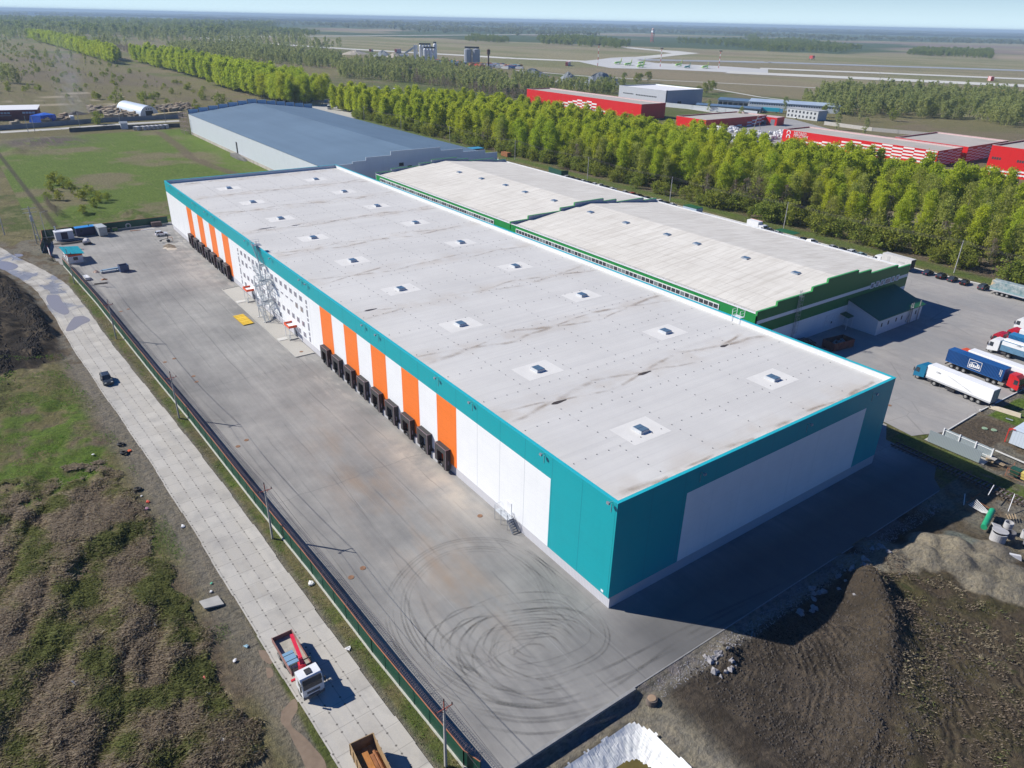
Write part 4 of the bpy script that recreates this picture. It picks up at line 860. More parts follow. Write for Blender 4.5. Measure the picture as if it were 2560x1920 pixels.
# ------------------------------------------------------------------ red and white halls behind the trees
RED = (.62, .012, .012)
R_SIDE = wallmat('red_wall_panels', RED, (.75, .5, .5), 'x', 0, 6); R_END = wallmat('red_end_panels', (.50, .014, .018), (.8, .8, .8), 'y', 0, 6); R_WH = M('white_cladding', (.78, .78, .78), .5, 0, .04)
RROOF = M('gravel_roof', (.42, .39, .35), .9, 0, .12, .08); RTRIM = M('pink_trim', (.62, .45, .44), .6)
def hall(label, x0, x1, y0, y1, h, matS=None, matE=None, roofm=None, trim=None, sub=.7):
    b = thing('hall', label, 'industrial hall')
    mb = MB(); mb.box(x0, x1, y0-.3, y0, 0, h); mb.build('side_wall', matS or R_SIDE, b); mb = MB(); mb.box(x0, x1, y1, y1+.3, 0, h); mb.build('side_wall', matS or R_SIDE, b)
    mb = MB(); mb.box(x0-.001, x0+.3, y1+.3, y0-.3, 0, h); mb.build('end_wall', matE or R_END, b); mb = MB(); mb.box(x1-.3, x1, y1+.3, y0-.3, 0, h); mb.build('end_wall', matE or R_END, b)
    mb = MB(); mb.quad((x0+.3, y0-.3, h-sub), (x0+.3, y1+.3, h-sub), (x1-.3, y1+.3, h-sub), (x1-.3, y0-.3, h-sub)); mb.build('roof', roofm or RROOF, b)
    mb = MB(); mb.box(x0-.1, x1+.1, y0-.4, y0+.06, h, h+.12); mb.box(x0-.1, x1+.1, y1-.06, y1+.6, h, h+.12); mb.box(x1-.4, x1+.1, y1+.6, y0-.4, h, h+.12); mb.box(x0-.1, x0+.4, y1+.6, y0-.4, h, h+.12)
    mb.box(x0+.3, x1-.3, y1+.3, y1+.5, h-sub, h); mb.build('roof_edge', trim or RTRIM, b)
    return b
def checks(b, cells, face, x, y, cw, ch):     # white rectangles of cladding, proud of the wall
    mb = MB()
    for i, j in cells:
        if face == 'side': mb.box(x-(i+1)*cw, x-i*cw, y, y+.06, j-ch, j)
        else: mb.box(x-.06, x, y-(i+1)*cw, y-i*cw, j-ch, j)
    mb.build('white_cladding', R_WH, b)
def rowwin(b, x0, x1, y, z0, z1, n, mat=None, end=False):
    mb = MB(); w_ = (x1-x0)/n
    for i in range(n):
        if end: mb.box(y-.05, y-.01, x0+w_*i+.15*w_, x0+w_*(i+1)-.15*w_, z0, z1)
        else: mb.box(x0+w_*i+.15*w_, x0+w_*(i+1)-.15*w_, y+.01, y+.09, z0, z1)
    mb.build('window', mat or GLD, b)
# long hall on the left: pyramid of white bricks
h1 = hall('long red hall with a stepped pattern of white rectangles, left of the grey hall', 377, 524, -379, -405.5, 11.0)
cells = []
prof = {0: 3, 1: 4, 2: 4, 3: 5, 4: 5, 5: 5, 6: 5, 7: 4, 8: 3, 9: 3, 10: 2, 11: 2, 12: 1}
x_ = 404.0
mb = MB(); mt = [1.6, 2.9, 4.2, 5.5, 6.8, 8.1, 8.1, 9.1, 8.8, 7.6, 6.4, 5.2, 4.0, 2.8]
for i in range(14):
    for k in range(8):
        z_ = 9.2-1.15*k
        if (k+i) % 2 == 0 and z_ <= mt[i]+.2 and z_ > 1.2: mb.box(404+6.1*i, 404+6.1*(i+1), -379, -378.93, z_-1.15, z_)
mb.build('white_cladding', R_WH, h1)
rowwin(h1, 389, 394, -379, 1.5, 3.0, 4); rowwin(h1, 430, 436, -379, 1.2, 2.4, 4); rowwin(h1, 504, 510, -379, 2.0, 3.2, 4)
# lower hall at right angles
h2 = hall('lower red hall with a grey roof and few white rectangles before the white fence', 312, 340, -378.5, -447, 4.9+1.6)
mb = MB()
for i, (c0, tops) in enumerate(((0, (5.6, 3.2)), (1, (4.9, 2.6)), (2, (4.0, 1.8)), (3, (2.9, .9)), (5, (1.4,)), (6, (1.0,)))):
    for tp in tops: mb.box(311.93, 311.998, -446.8+c0*5.6, -446.8+(c0+1)*5.6-.3, tp-1.0, tp)
mb.build('white_cladding', R_WH, h2)
mb = MB(); mb.box(311.92, 311.998, -446.6, -441.5, 0, 2.0); mb.build('gate', DARK, h2)
# hall with the lettering
h3 = hall('red hall with white lettering and a red and white brick pattern on its long wall', 148.5, 247.5, -377.5, -405.0, 6.7+1.3)
SG = 8.0
mb = MB(); cw_ = 6.35
for i in range(13):
    for k in range(9):
        z_ = 7.75-.88*k
        if (k+i) % 2 == 0 and z_ <= [9, 9, 9, 9, 9, 9, 7.6, 6.9, 6.0, 5.1, 4.3, 3.4, 2.6][i] and z_ > .9: mb.box(149.0+cw_*i, 149.0+cw_*(i+1)-.1, -377.5, -377.42, z_-.86, z_)
mb.build('white_cladding', R_WH, h3)
mb = MB()
for i in range(5):
    z_ = 7.4-.8*(i % 2)
    while z_ > .4: mb.box(148.43, 148.498, -378-5.2*(i+1)+.1, -378-5.2*i, max(.2, z_-.8), z_); z_ -= 1.6
mb.build('white_end_cladding', R_WH, h3)
def text(body, size, x, y, z, par, face='side', mat=None, ext=.04, rz=None):
    cu = bpy.data.curves.new('lettering', 'FONT'); cu.body = body; cu.size = size; cu.extrude = ext; cu.resolution_u = 2; cu.space_line = .8
    o = bpy.data.objects.new('tmp', cu); COL.objects.link(o); dg = bpy.context.evaluated_depsgraph_get(); me_ = bpy.data.meshes.new_from_object(o.evaluated_get(dg)); bpy.data.objects.remove(o)
    me_.materials.clear(); me_.materials.append(mat or R_WH); ob = bpy.data.objects.new('lettering', me_); COL.objects.link(ob); ob.location = (x, y, z); ob.rotation_euler = (R(90), 0, R(180) if rz is None else rz); ob.parent = par
    return ob
text('МЕТАЛЛ\nПРЕСТИЖ', 2.1, 239.4, -377.42, 6.0, h3)
mb = MB()                       # the emblem: two interlocked hexagon hooks
def hook(cx, cz, r, up):
    pts = []
    for k in range(7):
        a = R(-30+40*k)*1 if up else R(150+40*k); pts.append((cx-r*math.cos(a), cz+r*math.sin(a)))
    for (xa, za), (xb, zb) in zip(pts[:-1], pts[1:]): mb.bar((xa, -377.4, za), (xb, -377.4, zb), .12, .55)
hook(243.2, 6.35, 1.25, True); hook(243.2, 3.9, 1.25, True); mb.build('emblem', R_WH, h3)
h3b = hall('red hall with a chequered white wall behind the lettered hall', 147.0, 190.0, -408.0, -458.0, 8.2)
mb = MB()
for i in range(9):
    z_ = 7.2-.8*(i % 2)
    while z_ > .4: mb.box(146.93, 146.998, -408.5-5.4*(i+1)+.1, -408.5-5.4*i, max(.2, z_-.8), z_); z_ -= 1.6
mb.build('white_end_cladding', R_WH, h3b)
mb = MB()
for i in range(6): 
    for j in range(2): mb.box(150+6.5*i, 150+6.5*(i+1)-.2, -407.99, -407.92, 5.0+j*1.6-.8*(i % 2), 5.8+j*1.6-.8*(i % 2))
mb.build('white_cladding', R_WH, h3b)
h4 = hall('tall bright red hall cut by the right edge of the picture', 74, 123.5, -379, -440, 14.4)
mb = MB()
for i in range(6):
    for j in range(2): mb.box(123-6.3*(i+1), 123-6.3*i-.2, -379, -378.93, 1.2+j*1.7-.85*(i % 2), 2.0+j*1.7-.85*(i % 2))
mb.build('white_cladding', R_WH, h4)
for x0 in (117.5, 105.5, 94): rowwin(h4, x0, x0+4.6, -379, 7.7, 8.9, 4)
# grey hall and the low blue-roofed sheds
GS = wallmat('grey_hall_side', (.48, .50, .54), (.85, .85, .85), 'x', 0, 7); GE = wallmat('grey_hall_end', (.36, .39, .45), (.85, .85, .85), 'y', 0, 7, 1.19, .25)
h5 = hall('tall grey hall with a white roof behind the red halls', 439, 500, -471, -520, 13.0, GS, GE, M('white_roof', (.76, .76, .77), .6, 0, .04), WHITE)
rowwin(h5, 450, 477, -471, 6.3, 7.3, 13); rowwin(h5, 480, 494, -471, 6.6, 7.5, 8)
mb = MB(); mb.box(438.9, 438.998, -492, -487, 0, 3.4); mb.build('gate', DARK, h5)
mb = MB()
for z_ in np.arange(.5, 13, 1): mb.bar((438.8, -472.2, z_), (438.8, -471.6, z_), .12)
mb.bar((438.8, -472.2, 0), (438.8, -472.2, 13.6), .15); mb.bar((438.8, -471.6, 0), (438.8, -471.6, 13.6), .15); mb.build('ladder', DARK, h5)
BR_ = M('blue_steel_roof', (.12, .20, .31), .5, .2, .1, .1); LBR = M('pale_blue_roof', (.46, .56, .68), .4, .2, .06, .1); OW = M('offwhite_wall', (.52, .54, .55), .8, 0, .1, .2)
def shed(label, pts, h, rise, roofm, wallm, wins=None, opening=False):
    b = thing('shed', label, 'shed'); (x0, y0), (x1, y1), wdt = pts
    d = np.array([x1-x0, y1-y0]); Ld = np.linalg.norm(d); d /= Ld; n_ = np.array([d[1], -d[0]]); n_ = n_ if n_[1] < 0 else -n_
    b.location = (x0, y0, 0); b.rotation_euler = (0, 0, math.atan2(d[1], d[0])); sg = -1 if (n_ @ np.array([-d[1], d[0]])) < 0 else 1
    f = lambda a, v: (a, sg*v)
    def bx(mb, a0, a1, v0, v1, z0, z1): ys = sorted((sg*v0, sg*v1)); mb.box(a0, a1, ys[0], ys[1], z0, z1)
    mb = MB()
    if opening:
        for k in range(7): bx(mb, Ld*k/6-.15+(.15 if k == 0 else 0), Ld*k/6+.15, 0, .3, 0, h)
        bx(mb, 0, Ld, wdt-.3, wdt, 0, h); bx(mb, 0, Ld, 0, .3, h*.72, h)
    else: bx(mb, 0, Ld, 0, .3, 0, h); bx(mb, 0, Ld, wdt-.3, wdt, 0, h)
    mb.build('long_wall', wallm, b)
    mb = MB()
    for a in (0.3, Ld-.6): mb.ext([(sg*.3, 0), (sg*.3, h), (sg*wdt/2, h+rise-.1), (sg*(wdt-.3), h), (sg*(wdt-.3), 0)], a, a+.3, ax='x')
    mb.build('end_wall', wallm, b)
    mb = MB(); e = .6
    mb.hexa([(-e, sg*-e, h), (Ld+e, sg*-e, h), (Ld+e, sg*wdt/2, h+rise), (-e, sg*wdt/2, h+rise), (-e, sg*-e, h+.15), (Ld+e, sg*-e, h+.15), (Ld+e, sg*wdt/2, h+rise+.15), (-e, sg*wdt/2, h+rise+.15)])
    mb.hexa([(-e, sg*wdt/2, h+rise), (Ld+e, sg*wdt/2, h+rise), (Ld+e, sg*(wdt+e), h), (-e, sg*(wdt+e), h), (-e, sg*wdt/2, h+rise+.15), (Ld+e, sg*wdt/2, h+rise+.15), (Ld+e, sg*(wdt+e), h+.15), (-e, sg*(wdt+e), h+.15)]); mb.build('roof', roofm, b)
    if wins:
        mb = MB(); n, z0, z1 = wins
        for i in range(n): ys = sorted((-sg*.06, sg*.002)); mb.box(Ld*(i+.25)/n, Ld*(i+.75)/n, ys[0], ys[1], z0, z1)
        mb.build('window', GLD, b)
    return b
def c2(x, y, z=0): v = P(x, y, z); return (float(v[0]), float(v[1]))
# crop 5 coordinates: x = 1640 + a*.14467, y = 220 + b*.14467
k5 = lambda a, b, z=0: c2(1640+a*.14467, 220+b*.14467, z)
shed('open-fronted white shed with a dark blue roof, left end of the row behind the fence', (k5(1060, 300), k5(1590, 340), 16), 5.0, 1.6, BR_, OW, None, True)
shed('long white shed with a pale blue roof and a row of small windows', (k5(1595, 345), c2(2095, 285), 22), 5.6, 1.8, LBR, M('pale_shed_wall', (.55, .60, .66), .6, 0, .06), (36, 3.6, 4.5))
shed('low timber store under a long dark blue roof next to the white fence', (k5(690, 350), k5(1790, 430), 9), 3.0, 1.2, BR_, OW, None, True)
ob_ = thing('office_building', 'two-storey pale office building with small dark windows right of the blue truck', 'building'); p0 = c2(1965, 293); p1 = c2(2042, 303)
ang = math.atan2(p1[1]-p0[1], p1[0]-p0[0]); Lb = math.hypot(p1[0]-p0[0], p1[1]-p0[1]); ob_.location = (*p0, 0); ob_.rotation_euler = (0, 0, ang)
mb = MB(); mb.box(0, Lb, 0, 12, 0, 7.2); mb.build('wall', OW, ob_); mb = MB(); mb.box(-.3, Lb+.3, -.3, 12.3, 7.2, 7.5); mb.build('roof', M('grey_flat_roof', (.4, .41, .42)), ob_)
mb = MB()
for i in range(8):
    for z_ in (1.2, 4.4): mb.box(1+Lb/8.3*i, 2.6+Lb/8.3*i, -.06, -.005, z_, z_+1.7)
mb.build('window', GLD, ob_)
rb_ = hall('small bright red garage with three grey doors near the bags of material', 287, 314, -432, -447, 6.0)
p0 = k5(1700, 610); p1 = k5(2075, 655)
for ch in list(rb_.children): bpy.data.objects.remove(ch)
rb_.location = (*p0, 0); rb_.name = 'garage'; rb_['category'] = 'garage'; ang = math.atan2(p1[1]-p0[1], p1[0]-p0[0]); Lb = math.hypot(p1[0]-p0[0], p1[1]-p0[1]); rb_.rotation_euler = (0, 0, ang)
mb = MB(); mb.box(0, Lb, 0, 11, 0, 5.6); mb.build('wall', M('red_wall', RED, .5, 0, .05), rb_); mb = MB(); mb.box(.2, Lb-.2, .2, 10.8, 5.6, 5.75); mb.build('roof', RTRIM, rb_)
for a_, w_, h_ in ((.09, .13, 3.0), (.40, .14, 3.0), (.72, .19, 4.2)): mb = MB(); mb.box(Lb*a_, Lb*(a_+w_), -.07, -.005, 0, h_); mb.build('door', M('grey_door', (.20, .22, .26)), rb_)
# white panel fence
def fence(label, pts, h, mat, postm=None, name='fence', th=.12, step=3.0, gap=0.0, cat='fence'):
    b = thing(name, label, cat); mb = MB(); mp = MB()
    for (xa, ya), (xb, yb) in zip(pts[:-1], pts[1:]):
        L_ = math.hypot(xb-xa, yb-ya); n = max(1, int(L_/step))
        mb.bar((xa, ya, gap+(h-gap)/2), (xb, yb, gap+(h-gap)/2), th, h-gap)
        for k in range(n+1): xk, yk = xa+(xb-xa)*k/n, ya+(yb-ya)*k/n; mp.box(xk-.09, xk+.09, yk-.09, yk+.09, 0, h+.1)
    mb.build('fence_panel', mat, b); mp.build('fence_post', postm or mat, b); return b
fence('long white slab fence behind the red halls', [k5(165, 325), k5(620, 370), k5(1200, 425), k5(1740, 480)], 3.6, M('white_fence', (.58, .62, .64), .8, 0, .08), None, step=6)
fence('pale concrete fence half hidden by shrubs beyond the lettered red hall', [c2(2060, 312), c2(2180, 328), c2(2245, 334), c2(2420, 350)], 2.6, M('pale_fence', (.48, .46, .42), .9, 0, .12), None, step=5)
# ------------------------------------------------------------------ green fence with barbed wire, far fence
q = NT('green_sheet'); s = q.xyz(); rb = q.line(q.math('ADD', s[0], s[1]), .22, 0, .08); col = q.mix(q.noise(.7, 3), (.006, .060, .040), (.011, .088, .058)); col = q.mix(q.math('MULTIPLY', rb, .4), col, (.003, .03, .02)); q.bump(rb, .4, .04); GSH = q.fin(col, .4, .1, .5)
GPST = M('dark_green_post', (.01, .05, .04), .5); ORW = M('rusty_rail', (.42, .16, .08), .7, 0, .2); BASE = M('lime_base', (.50, .50, .44), .9, 0, .15)
def green_fence(label, pts, h=2.5, wire=True):
    b = thing('metal_fence', label, 'fence'); mb, mp, mo, mc, mw = MB(), MB(), MB(), MB(), MB()
    for (xa, ya), (xb, yb) in zip(pts[:-1], pts[1:]):
        L_ = math.hypot(xb-xa, yb-ya); n = max(1, int(L_/3)); mb.bar((xa, ya, .32+(h-.32)/2), (xb, yb, .32+(h-.32)/2), .05, h-.32); mc.bar((xa, ya, .16), (xb, yb, .16), .30, .34)
        mo.bar((xa, ya, h+.03), (xb, yb, h+.03), .09, .07); d = np.array([xb-xa, yb-ya])/L_; nn = np.array([-d[1], d[0]])
        for k in range(n+1):
            xk, yk = xa+(xb-xa)*k/n, ya+(yb-ya)*k/n; mp.box(xk-.05, xk+.05, yk-.06, yk+.06, .3, h+.02)
            if wire: mw.bar((xk, yk, h), (xk-nn[0]*.32, yk-nn[1]*.32, h+.42), .035)
        if wire:
            m_ = int(L_/.32)
            for k in range(m_):
                c0 = np.array([xa, ya])+d*(L_*(k+.5)/m_)-nn*.30; r_ = .30; ring = [(c0[0]+d[0]*.12*j/4-nn[0]*r_*math.cos(2*math.pi*j/5), c0[1]+d[1]*.12*j/4-nn[1]*r_*math.cos(2*math.pi*j/5), h+.36+r_*math.sin(2*math.pi*j/5)) for j in range(6)]
                for u_, v_ in zip(ring[:-1], ring[1:]): mw.bar(u_, v_, .022)
            for off, zz in ((.1, h+.18), (.32, h+.42)): mw.bar((xa-nn[0]*off, ya-nn[1]*off, zz), (xb-nn[0]*off, yb-nn[1]*off, zz), .02)
    mb.build('fence_panel', GSH, b); mp.build('fence_post', GPST, b); mo.build('top_rail', ORW, b); mc.build('fence_base', BASE, b)
    if wire: mw.build('barbed_wire', M('wire', (.12, .10, .12), .6, .4), b)
    return b
green_fence('dark green sheet-metal fence with coiled barbed wire along the slab road', [(-10.2, 26.3), (-8.2, 26.95), (10.3, 27.95), (27.2, 28.5), (47.2, 29.5), (80, 30.8), (98.8, 31.8), (125, 33), (155.3, 34.3), (194.6, 36.8)])
green_fence('dark green fence closing the far end of the yard behind the parked white car', [(231.7, 38.2), (231.2, 18.4), (231.0, -.4)], 2.6, False)
green_fence('short green fence beside the generator cabin at the yard gate', [(213, 40.4), (222, 38.9), (231.7, 38.3)], 2.6, False)
gt = thing('sliding_gate', 'narrow white gate leaf standing beside the guard hut', 'gate', (208.5, 38.8, 0)); mb = MB(); mb.box(-2.5, 2.5, -.05, .05, .3, 2.2); mb.build('gate_panel', M('pale_gate', (.6, .62, .64), .5), gt); mb = MB(); mb.bar((-2.5, 0, .1), (-2.5, 0, 2.5), .14); mb.bar((2.5, 0, .1), (2.5, 0, 2.5), .14); mb.build('gate_post', REDL, gt)
# retaining kerb at the front of the yard
mb = MB(); mb.box(-11.25, -10.9, 5.9, 24.4, -1.6, .10); mb.box(-11.0, -10.85, -63, 5.9, -.6, .04); tag(mb.build('kerb', M('dark_kerb', (.26, .26, .26), .9, 0, .15)), kind='structure')

# ------------------------------------------------------------------ poles
INS = M('insulator', (.04, .02, .015), .3); ARM = M('rusty_crossarm', (.28, .07, .05), .7, 0, .2)
def roadpole(label, x, y, h=9.3, rz=0.0):
    b = thing('utility_pole', label, 'pole', (x, y, 0), rz, 'concrete poles along the green fence'); mb = MB()
    mb.hexa([(-.13, -.13, 0), (.13, -.13, 0), (.13, .13, 0), (-.13, .13, 0), (-.09, -.09, h-1), (.09, -.09, h-1), (.09, .09, h-1), (-.09, .09, h-1)]); mb.build('pole', POLEM, b)
    mb = MB(); mb.bar((0, 0, h-1.2), (0, 0, h+.05), .1); mb.bar((0, -.95, h-1.0), (0, .95, h-1.0), .08); mb.bar((.0, -.5, h-1.0), (0, 0, h-1.5), .05); mb.bar((.0, .5, h-1.0), (0, 0, h-1.5), .05); mb.build('crossarm', ARM, b)
    for y_, z_ in ((-.9, h-1), (.9, h-1), (0, h+.05)): mb = MB(); mb.cyl((0, y_, z_), (0, y_, z_+.28), .06, .08, 6); mb.build('insulator', INS, b)
    return b
RP = [(-7.1, 28.4, 'concrete power pole at the bottom of the picture, nearest to the camera'), (37.9, 30.2, 'concrete power pole between the slab road and the fence, second from the camera'), (81.9, 32.2, 'concrete power pole by the fence, third from the camera'), (128.3, 34.6, 'concrete power pole by the fence, fourth from the camera'), (176.2, 36.6, 'concrete power pole closest to the guard hut')]
for x, y, lb in RP: roadpole(lb, x, y)
def wires(label, pts, offs, r=.012, sag=.9, mat=None):
    b = thing('power_line', label, 'power line'); mb = MB()
    for (a, c) in zip(pts[:-1], pts[1:]):
        for dy, dz in offs:
            A_, B_ = Vector((a[0], a[1]+dy, a[2]+dz)), Vector((c[0], c[1]+dy, c[2]+dz)); n = 8; pr = None
            for k in range(n+1):
                u = k/n; p_ = A_.lerp(B_, u)-Vector((0, 0, sag*4*u*(1-u)))
                if pr is not None: mb.bar(pr, p_, r*2)
                pr = p_
    mb.build('wire', mat or M('wire', (.12, .10, .12), .6, .4), b); return b
wires('thin overhead wires strung between the poles beside the green fence', [(-30, 27.2, 9.3)]+[(x, y, 9.3) for x, y, _ in RP]+[(221, 39.2, 9.3)], [(-.9, -.7), (.9, -.7), (0, .3)])
def plainpole(label, x, y, h=9.5, lean=0, arm=True, grp=None, mat=None):
    b = thing('utility_pole', label, 'pole', (x, y, 0), 0, grp); mb = MB(); mb.cyl((0, 0, 0), (lean, 0, h), .17, .12, 8); mb.build('pole', mat or M('grey_pole', (.42, .41, .40), .8), b)
    if arm: mb = MB(); mb.bar((lean, -.9, h-.6), (lean, .9, h-.6), .1); mb.build('crossarm', DARK, b)
    return b
HP = [(46.3, -186.7), (107.2, -185.2), (162.6, -184.1), (217.5, -186), (277.8, -187.0), (339.6, -184), (400.6, -184), (460, -186)]
names = ['pole at the tree edge behind the dark cars on the right', 'pole at the tree edge behind the white lorry on the right', 'pole at the tree edge behind the row of cars, centre right', 'pole at the tree edge near the centre of the picture', 'pole at the tree edge right of the blue cabin', 'pole at the tree edge beside the blue-grey roof end', 'pole at the tree edge halfway along the blue-grey roof', 'pole at the tree edge by the lorry yard']
for (x, y), n_ in zip(HP, names): plainpole('slim grey '+n_, x, y, 10.2, grp='poles along the tree belt')
wires('overhead wires along the edge of the tree belt', [(20, -188, 9.8)]+[(x, y, 9.8) for x, y in HP], [(-.8, 0), (.8, 0), (0, .5)], .02, 1.0)
tp = thing('transformer_pole', 'twin-legged transformer pole with grey equipment left of the guard hut', 'pole', (220.6, 39.6, 0)); mb = MB()
mb.cyl((0, 0, 0), (2.2, .8, 12.5), .17, .13, 8); mb.cyl((4.5, 1.0, 0), (2.4, .8, 12.3), .17, .13, 8); mb.build('pole', POLEM, tp)
mb = MB(); mb.box(1.2, 2.4, .4, 1.2, 8.0, 9.6); mb.bar((1.9, -1.1, 10.6), (1.9, 2.7, 10.6), .12); mb.bar((2.2, -1.1, 11.8), (2.2, 2.7, 11.8), .12); mb.bar((.5, .2, 3.4), (4.2, 1, 3.4), .1); mb.build('transformer', STEEL, tp)
lp = thing('lamp_post', 'thin street lamp post behind the white generator cabin', 'lamp post', (228.6, 37.4, 0)); mb = MB(); mb.cyl((0, 0, 0), (0, 0, 9), .12, .08, 8); mb.bar((0, 0, 9), (-.2, -1.6, 9.3), .08); mb.build('post', STEEL, lp); mb = MB(); mb.box(-.35, -.05, -2.3, -1.5, 9.2, 9.4); mb.build('lamp_head', DARK, lp)
plainpole('pole at the left edge of the picture above the soil heaps', *c2(12, 588), 11, 0, False)

# ------------------------------------------------------------------ cars
def wheel(par, x, y, r=.33, w_=.22, z=None, name='wheel', rim=True):
    z = r if z is None else z; mb = MB(); mb.cyl((x, y-w_/2, z), (x, y+w_/2, z), r, r, 14); o = mb.build(name, BLACK, par)
    if rim:
        mb = MB()
        for sg in (-1, 1): mb.cyl((x, y+sg*(w_/2+.004), z), (x, y+sg*(w_/2+.02), z), r*.6, r*.5, 10)
        mb.build('rim', RIM, o)
    return o
def car(label, col, loc, rz, kind='sedan', group=None, lbl_col=None):
    b = thing('car', label, 'car', (loc[0], loc[1], 0), rz, group); m_ = M('car_paint_'+col[0], col[1], .28, .25, .05, 1)
    L_ = 4.5 if kind != 'small' else 3.9; W2 = .88 if kind != 'suv' else .93; zr = 1.45 if kind == 'sedan' else 1.65; zb = .92 if kind == 'sedan' else 1.02
    xs = [(-L_/2, .35, zb-.16, W2*.82), (-L_/2+.12, .24, zb-.02, W2*.94), (-L_/2+.9, .22, zb+.02, W2), (L_/2-1.35, .22, zb, W2), (L_/2-.35, .22, zb-.14, W2*.96), (L_/2, .32, zb-.3, W2*.78)]
    mb = MB(); k = 0
    for x, z0, z1, w_ in xs: mb.v += [(x, -w_*.94, z0), (x, -w_, (z0+z1)/2), (x, -w_*.9, z1), (x, w_*.9, z1), (x, w_, (z0+z1)/2), (x, w_*.94, z0)]
    for i in range(len(xs)-1):
        for j in range(6): a = i*6+j; c = i*6+(j+1) % 6; mb.f.append((a, c, c+6, a+6)); mb.k.append(0)
    mb.f.append((5, 4, 3, 2, 1, 0)); mb.k.append(0); e = (len(xs)-1)*6; mb.f.append(tuple(e+i for i in range(6))); mb.k.append(0)
    mb.build('body', m_, b)
    xa, xd = (-L_/2+.55, L_/2-1.25) if kind == 'sedan' else (-L_/2+.12, L_/2-1.2); xb, xc = xa+(.75 if kind == 'sedan' else .35), xd-.75; wb, wt = W2*.9, W2*.74
    g = MB(); g.hexa([(xa, -wb, zb-.02), (xd, -wb, zb-.02), (xd, wb, zb-.02), (xa, wb, zb-.02), (xb, -wt, zr-.04), (xc, -wt, zr-.04), (xc, wt, zr-.04), (xb, wt, zr-.04)]); g.build('cabin_glass', GLASS, b)
    g = MB(); g.hexa([(xb-.03, -wt-.02, zr-.05), (xc+.03, -wt-.02, zr-.05), (xc+.03, wt+.02, zr-.05), (xb-.03, wt+.02, zr-.05), (xb+.1, -wt+.08, zr+.02), (xc-.1, -wt+.08, zr+.02), (xc-.1, wt-.08, zr+.02), (xb+.1, wt-.08, zr+.02)])
    for sg in (-1, 1):
        g.bar((xa, sg*wb, zb), (xb, sg*wt, zr-.03), .08); g.bar((xd, sg*wb, zb), (xc, sg*wt, zr-.03), .07); g.bar(((xa+xd)/2, sg*(wb+.01), zb), ((xb+xc)/2, sg*(wt+.01), zr-.03), .07)
    g.build('roof', m_, b)
    for sx in (-1, 1):
        for sy in (-1, 1): wheel(b, sx*L_*.30, sy*(W2-.1))
    for sg in (-1, 1):
        g = MB(); g.box(L_/2-.16, L_/2-.02, sg*W2*.62-.16, sg*W2*.62+.16, zb-.36, zb-.2); g.build('headlight', LAMP, b)
        g = MB(); g.box(-L_/2-.01, -L_/2+.1, sg*W2*.68-.14, sg*W2*.68+.14, zb-.3, zb-.12); g.build('tail_light', REDL, b)
        g = MB(); g.box(xd-.3, xd-.1, sg*(W2+.02)-.09, sg*(W2+.02)+.09, zb, zb+.15); g.build('mirror', m_, b)
    return b
WC, BKC, GYC, SVC, RDC, BLC = ('white', (.75, .76, .77)), ('black', (.012, .012, .014)), ('graphite', (.045, .055, .07)), ('silver', (.42, .43, .44)), ('red', (.4, .02, .025)), ('dark_blue', (.02, .03, .06))
car('dark grey crossover driving down the slab road', GYC, (105.4, 40.35), R(181.5), 'suv')
car('small white three-door off-roader parked at the far end of the grey yard', WC, (215.4, 5.2), R(-88), 'small')
GP_ = 'cars parked along the kerb by the tree belt'
pc = [(50.1, BLC, 'dark blue saloon, left end of the dark cars right of the white box lorry'), (46.0, BKC, 'black saloon, second of the dark cars right of the white box lorry'), (42.7, GYC, 'graphite saloon, third of the dark cars right of the white box lorry'), (39.2, BKC, 'black hatchback, fourth of the dark cars, casting a long shadow'), (33.9, GYC, 'dark car partly hidden by the silver trailer'),
      (93.9, BKC, 'dark car just right of the green shelter roof'), (90.6, WC, 'white saloon right of the green shelter roof'), (82.6, SVC, 'silver saloon, first of four beside the cream roof edge'), (79.0, BKC, 'black saloon, second of four beside the cream roof edge'), (75.6, WC, 'white saloon, third of four beside the cream roof edge'), (72.3, ('mint', (.35, .5, .52)), 'pale green-blue saloon, fourth of four beside the cream roof edge'),
      (183.4, SVC, 'silver car left of the red one in the row by the trees'), (178.5, RDC, 'red saloon in the row by the trees'), (174.6, BKC, 'black estate right of the red car by the trees'), (170.1, GYC, 'grey saloon in the row by the trees, two right of the red car'), (166.8, SVC, 'silver saloon in the row by the trees, three right of the red car'), (162.5, WC, 'white van-like car near the slim pole'), (159.0, BKC, 'black car between two white ones near the slim pole'), (155.6, WC, 'white estate at the right end of the row near the slim pole'),
      (222.8, SVC, 'silver car at the left end of the long row by the trees'), (219.0, BKC, 'black car, second in the long row by the trees'), (215.2, GYC, 'grey car, third in the long row by the trees'), (211.4, WC, 'white car, fourth in the long row by the trees'), (207.4, BKC, 'black car, fifth in the long row by the trees'), (203.3, WC, 'white car, sixth in the long row by the trees'), (199.4, SVC, 'silver car, seventh in the long row by the trees'), (195.6, GYC, 'grey car, eighth in the long row by the trees'), (191.8, WC, 'white car, ninth in the long row by the trees'),
      (104.5, WC, 'white car left of the green shelter roof'), (108.2, SVC, 'silver car beside the small red and white lorry')]
for x, c_, lb in pc: car(lb, c_, (x, -178.2), R(-90+random.uniform(-6, 6)), 'suv' if random.random() < .3 else 'sedan', GP_)
car('black car standing in the shade by the open rusty skip', BKC, (37.8, -98.0), R(205)); car('second black car half hidden behind the teal roof edge', BKC, (41.5-1.5, -94.0), R(200))

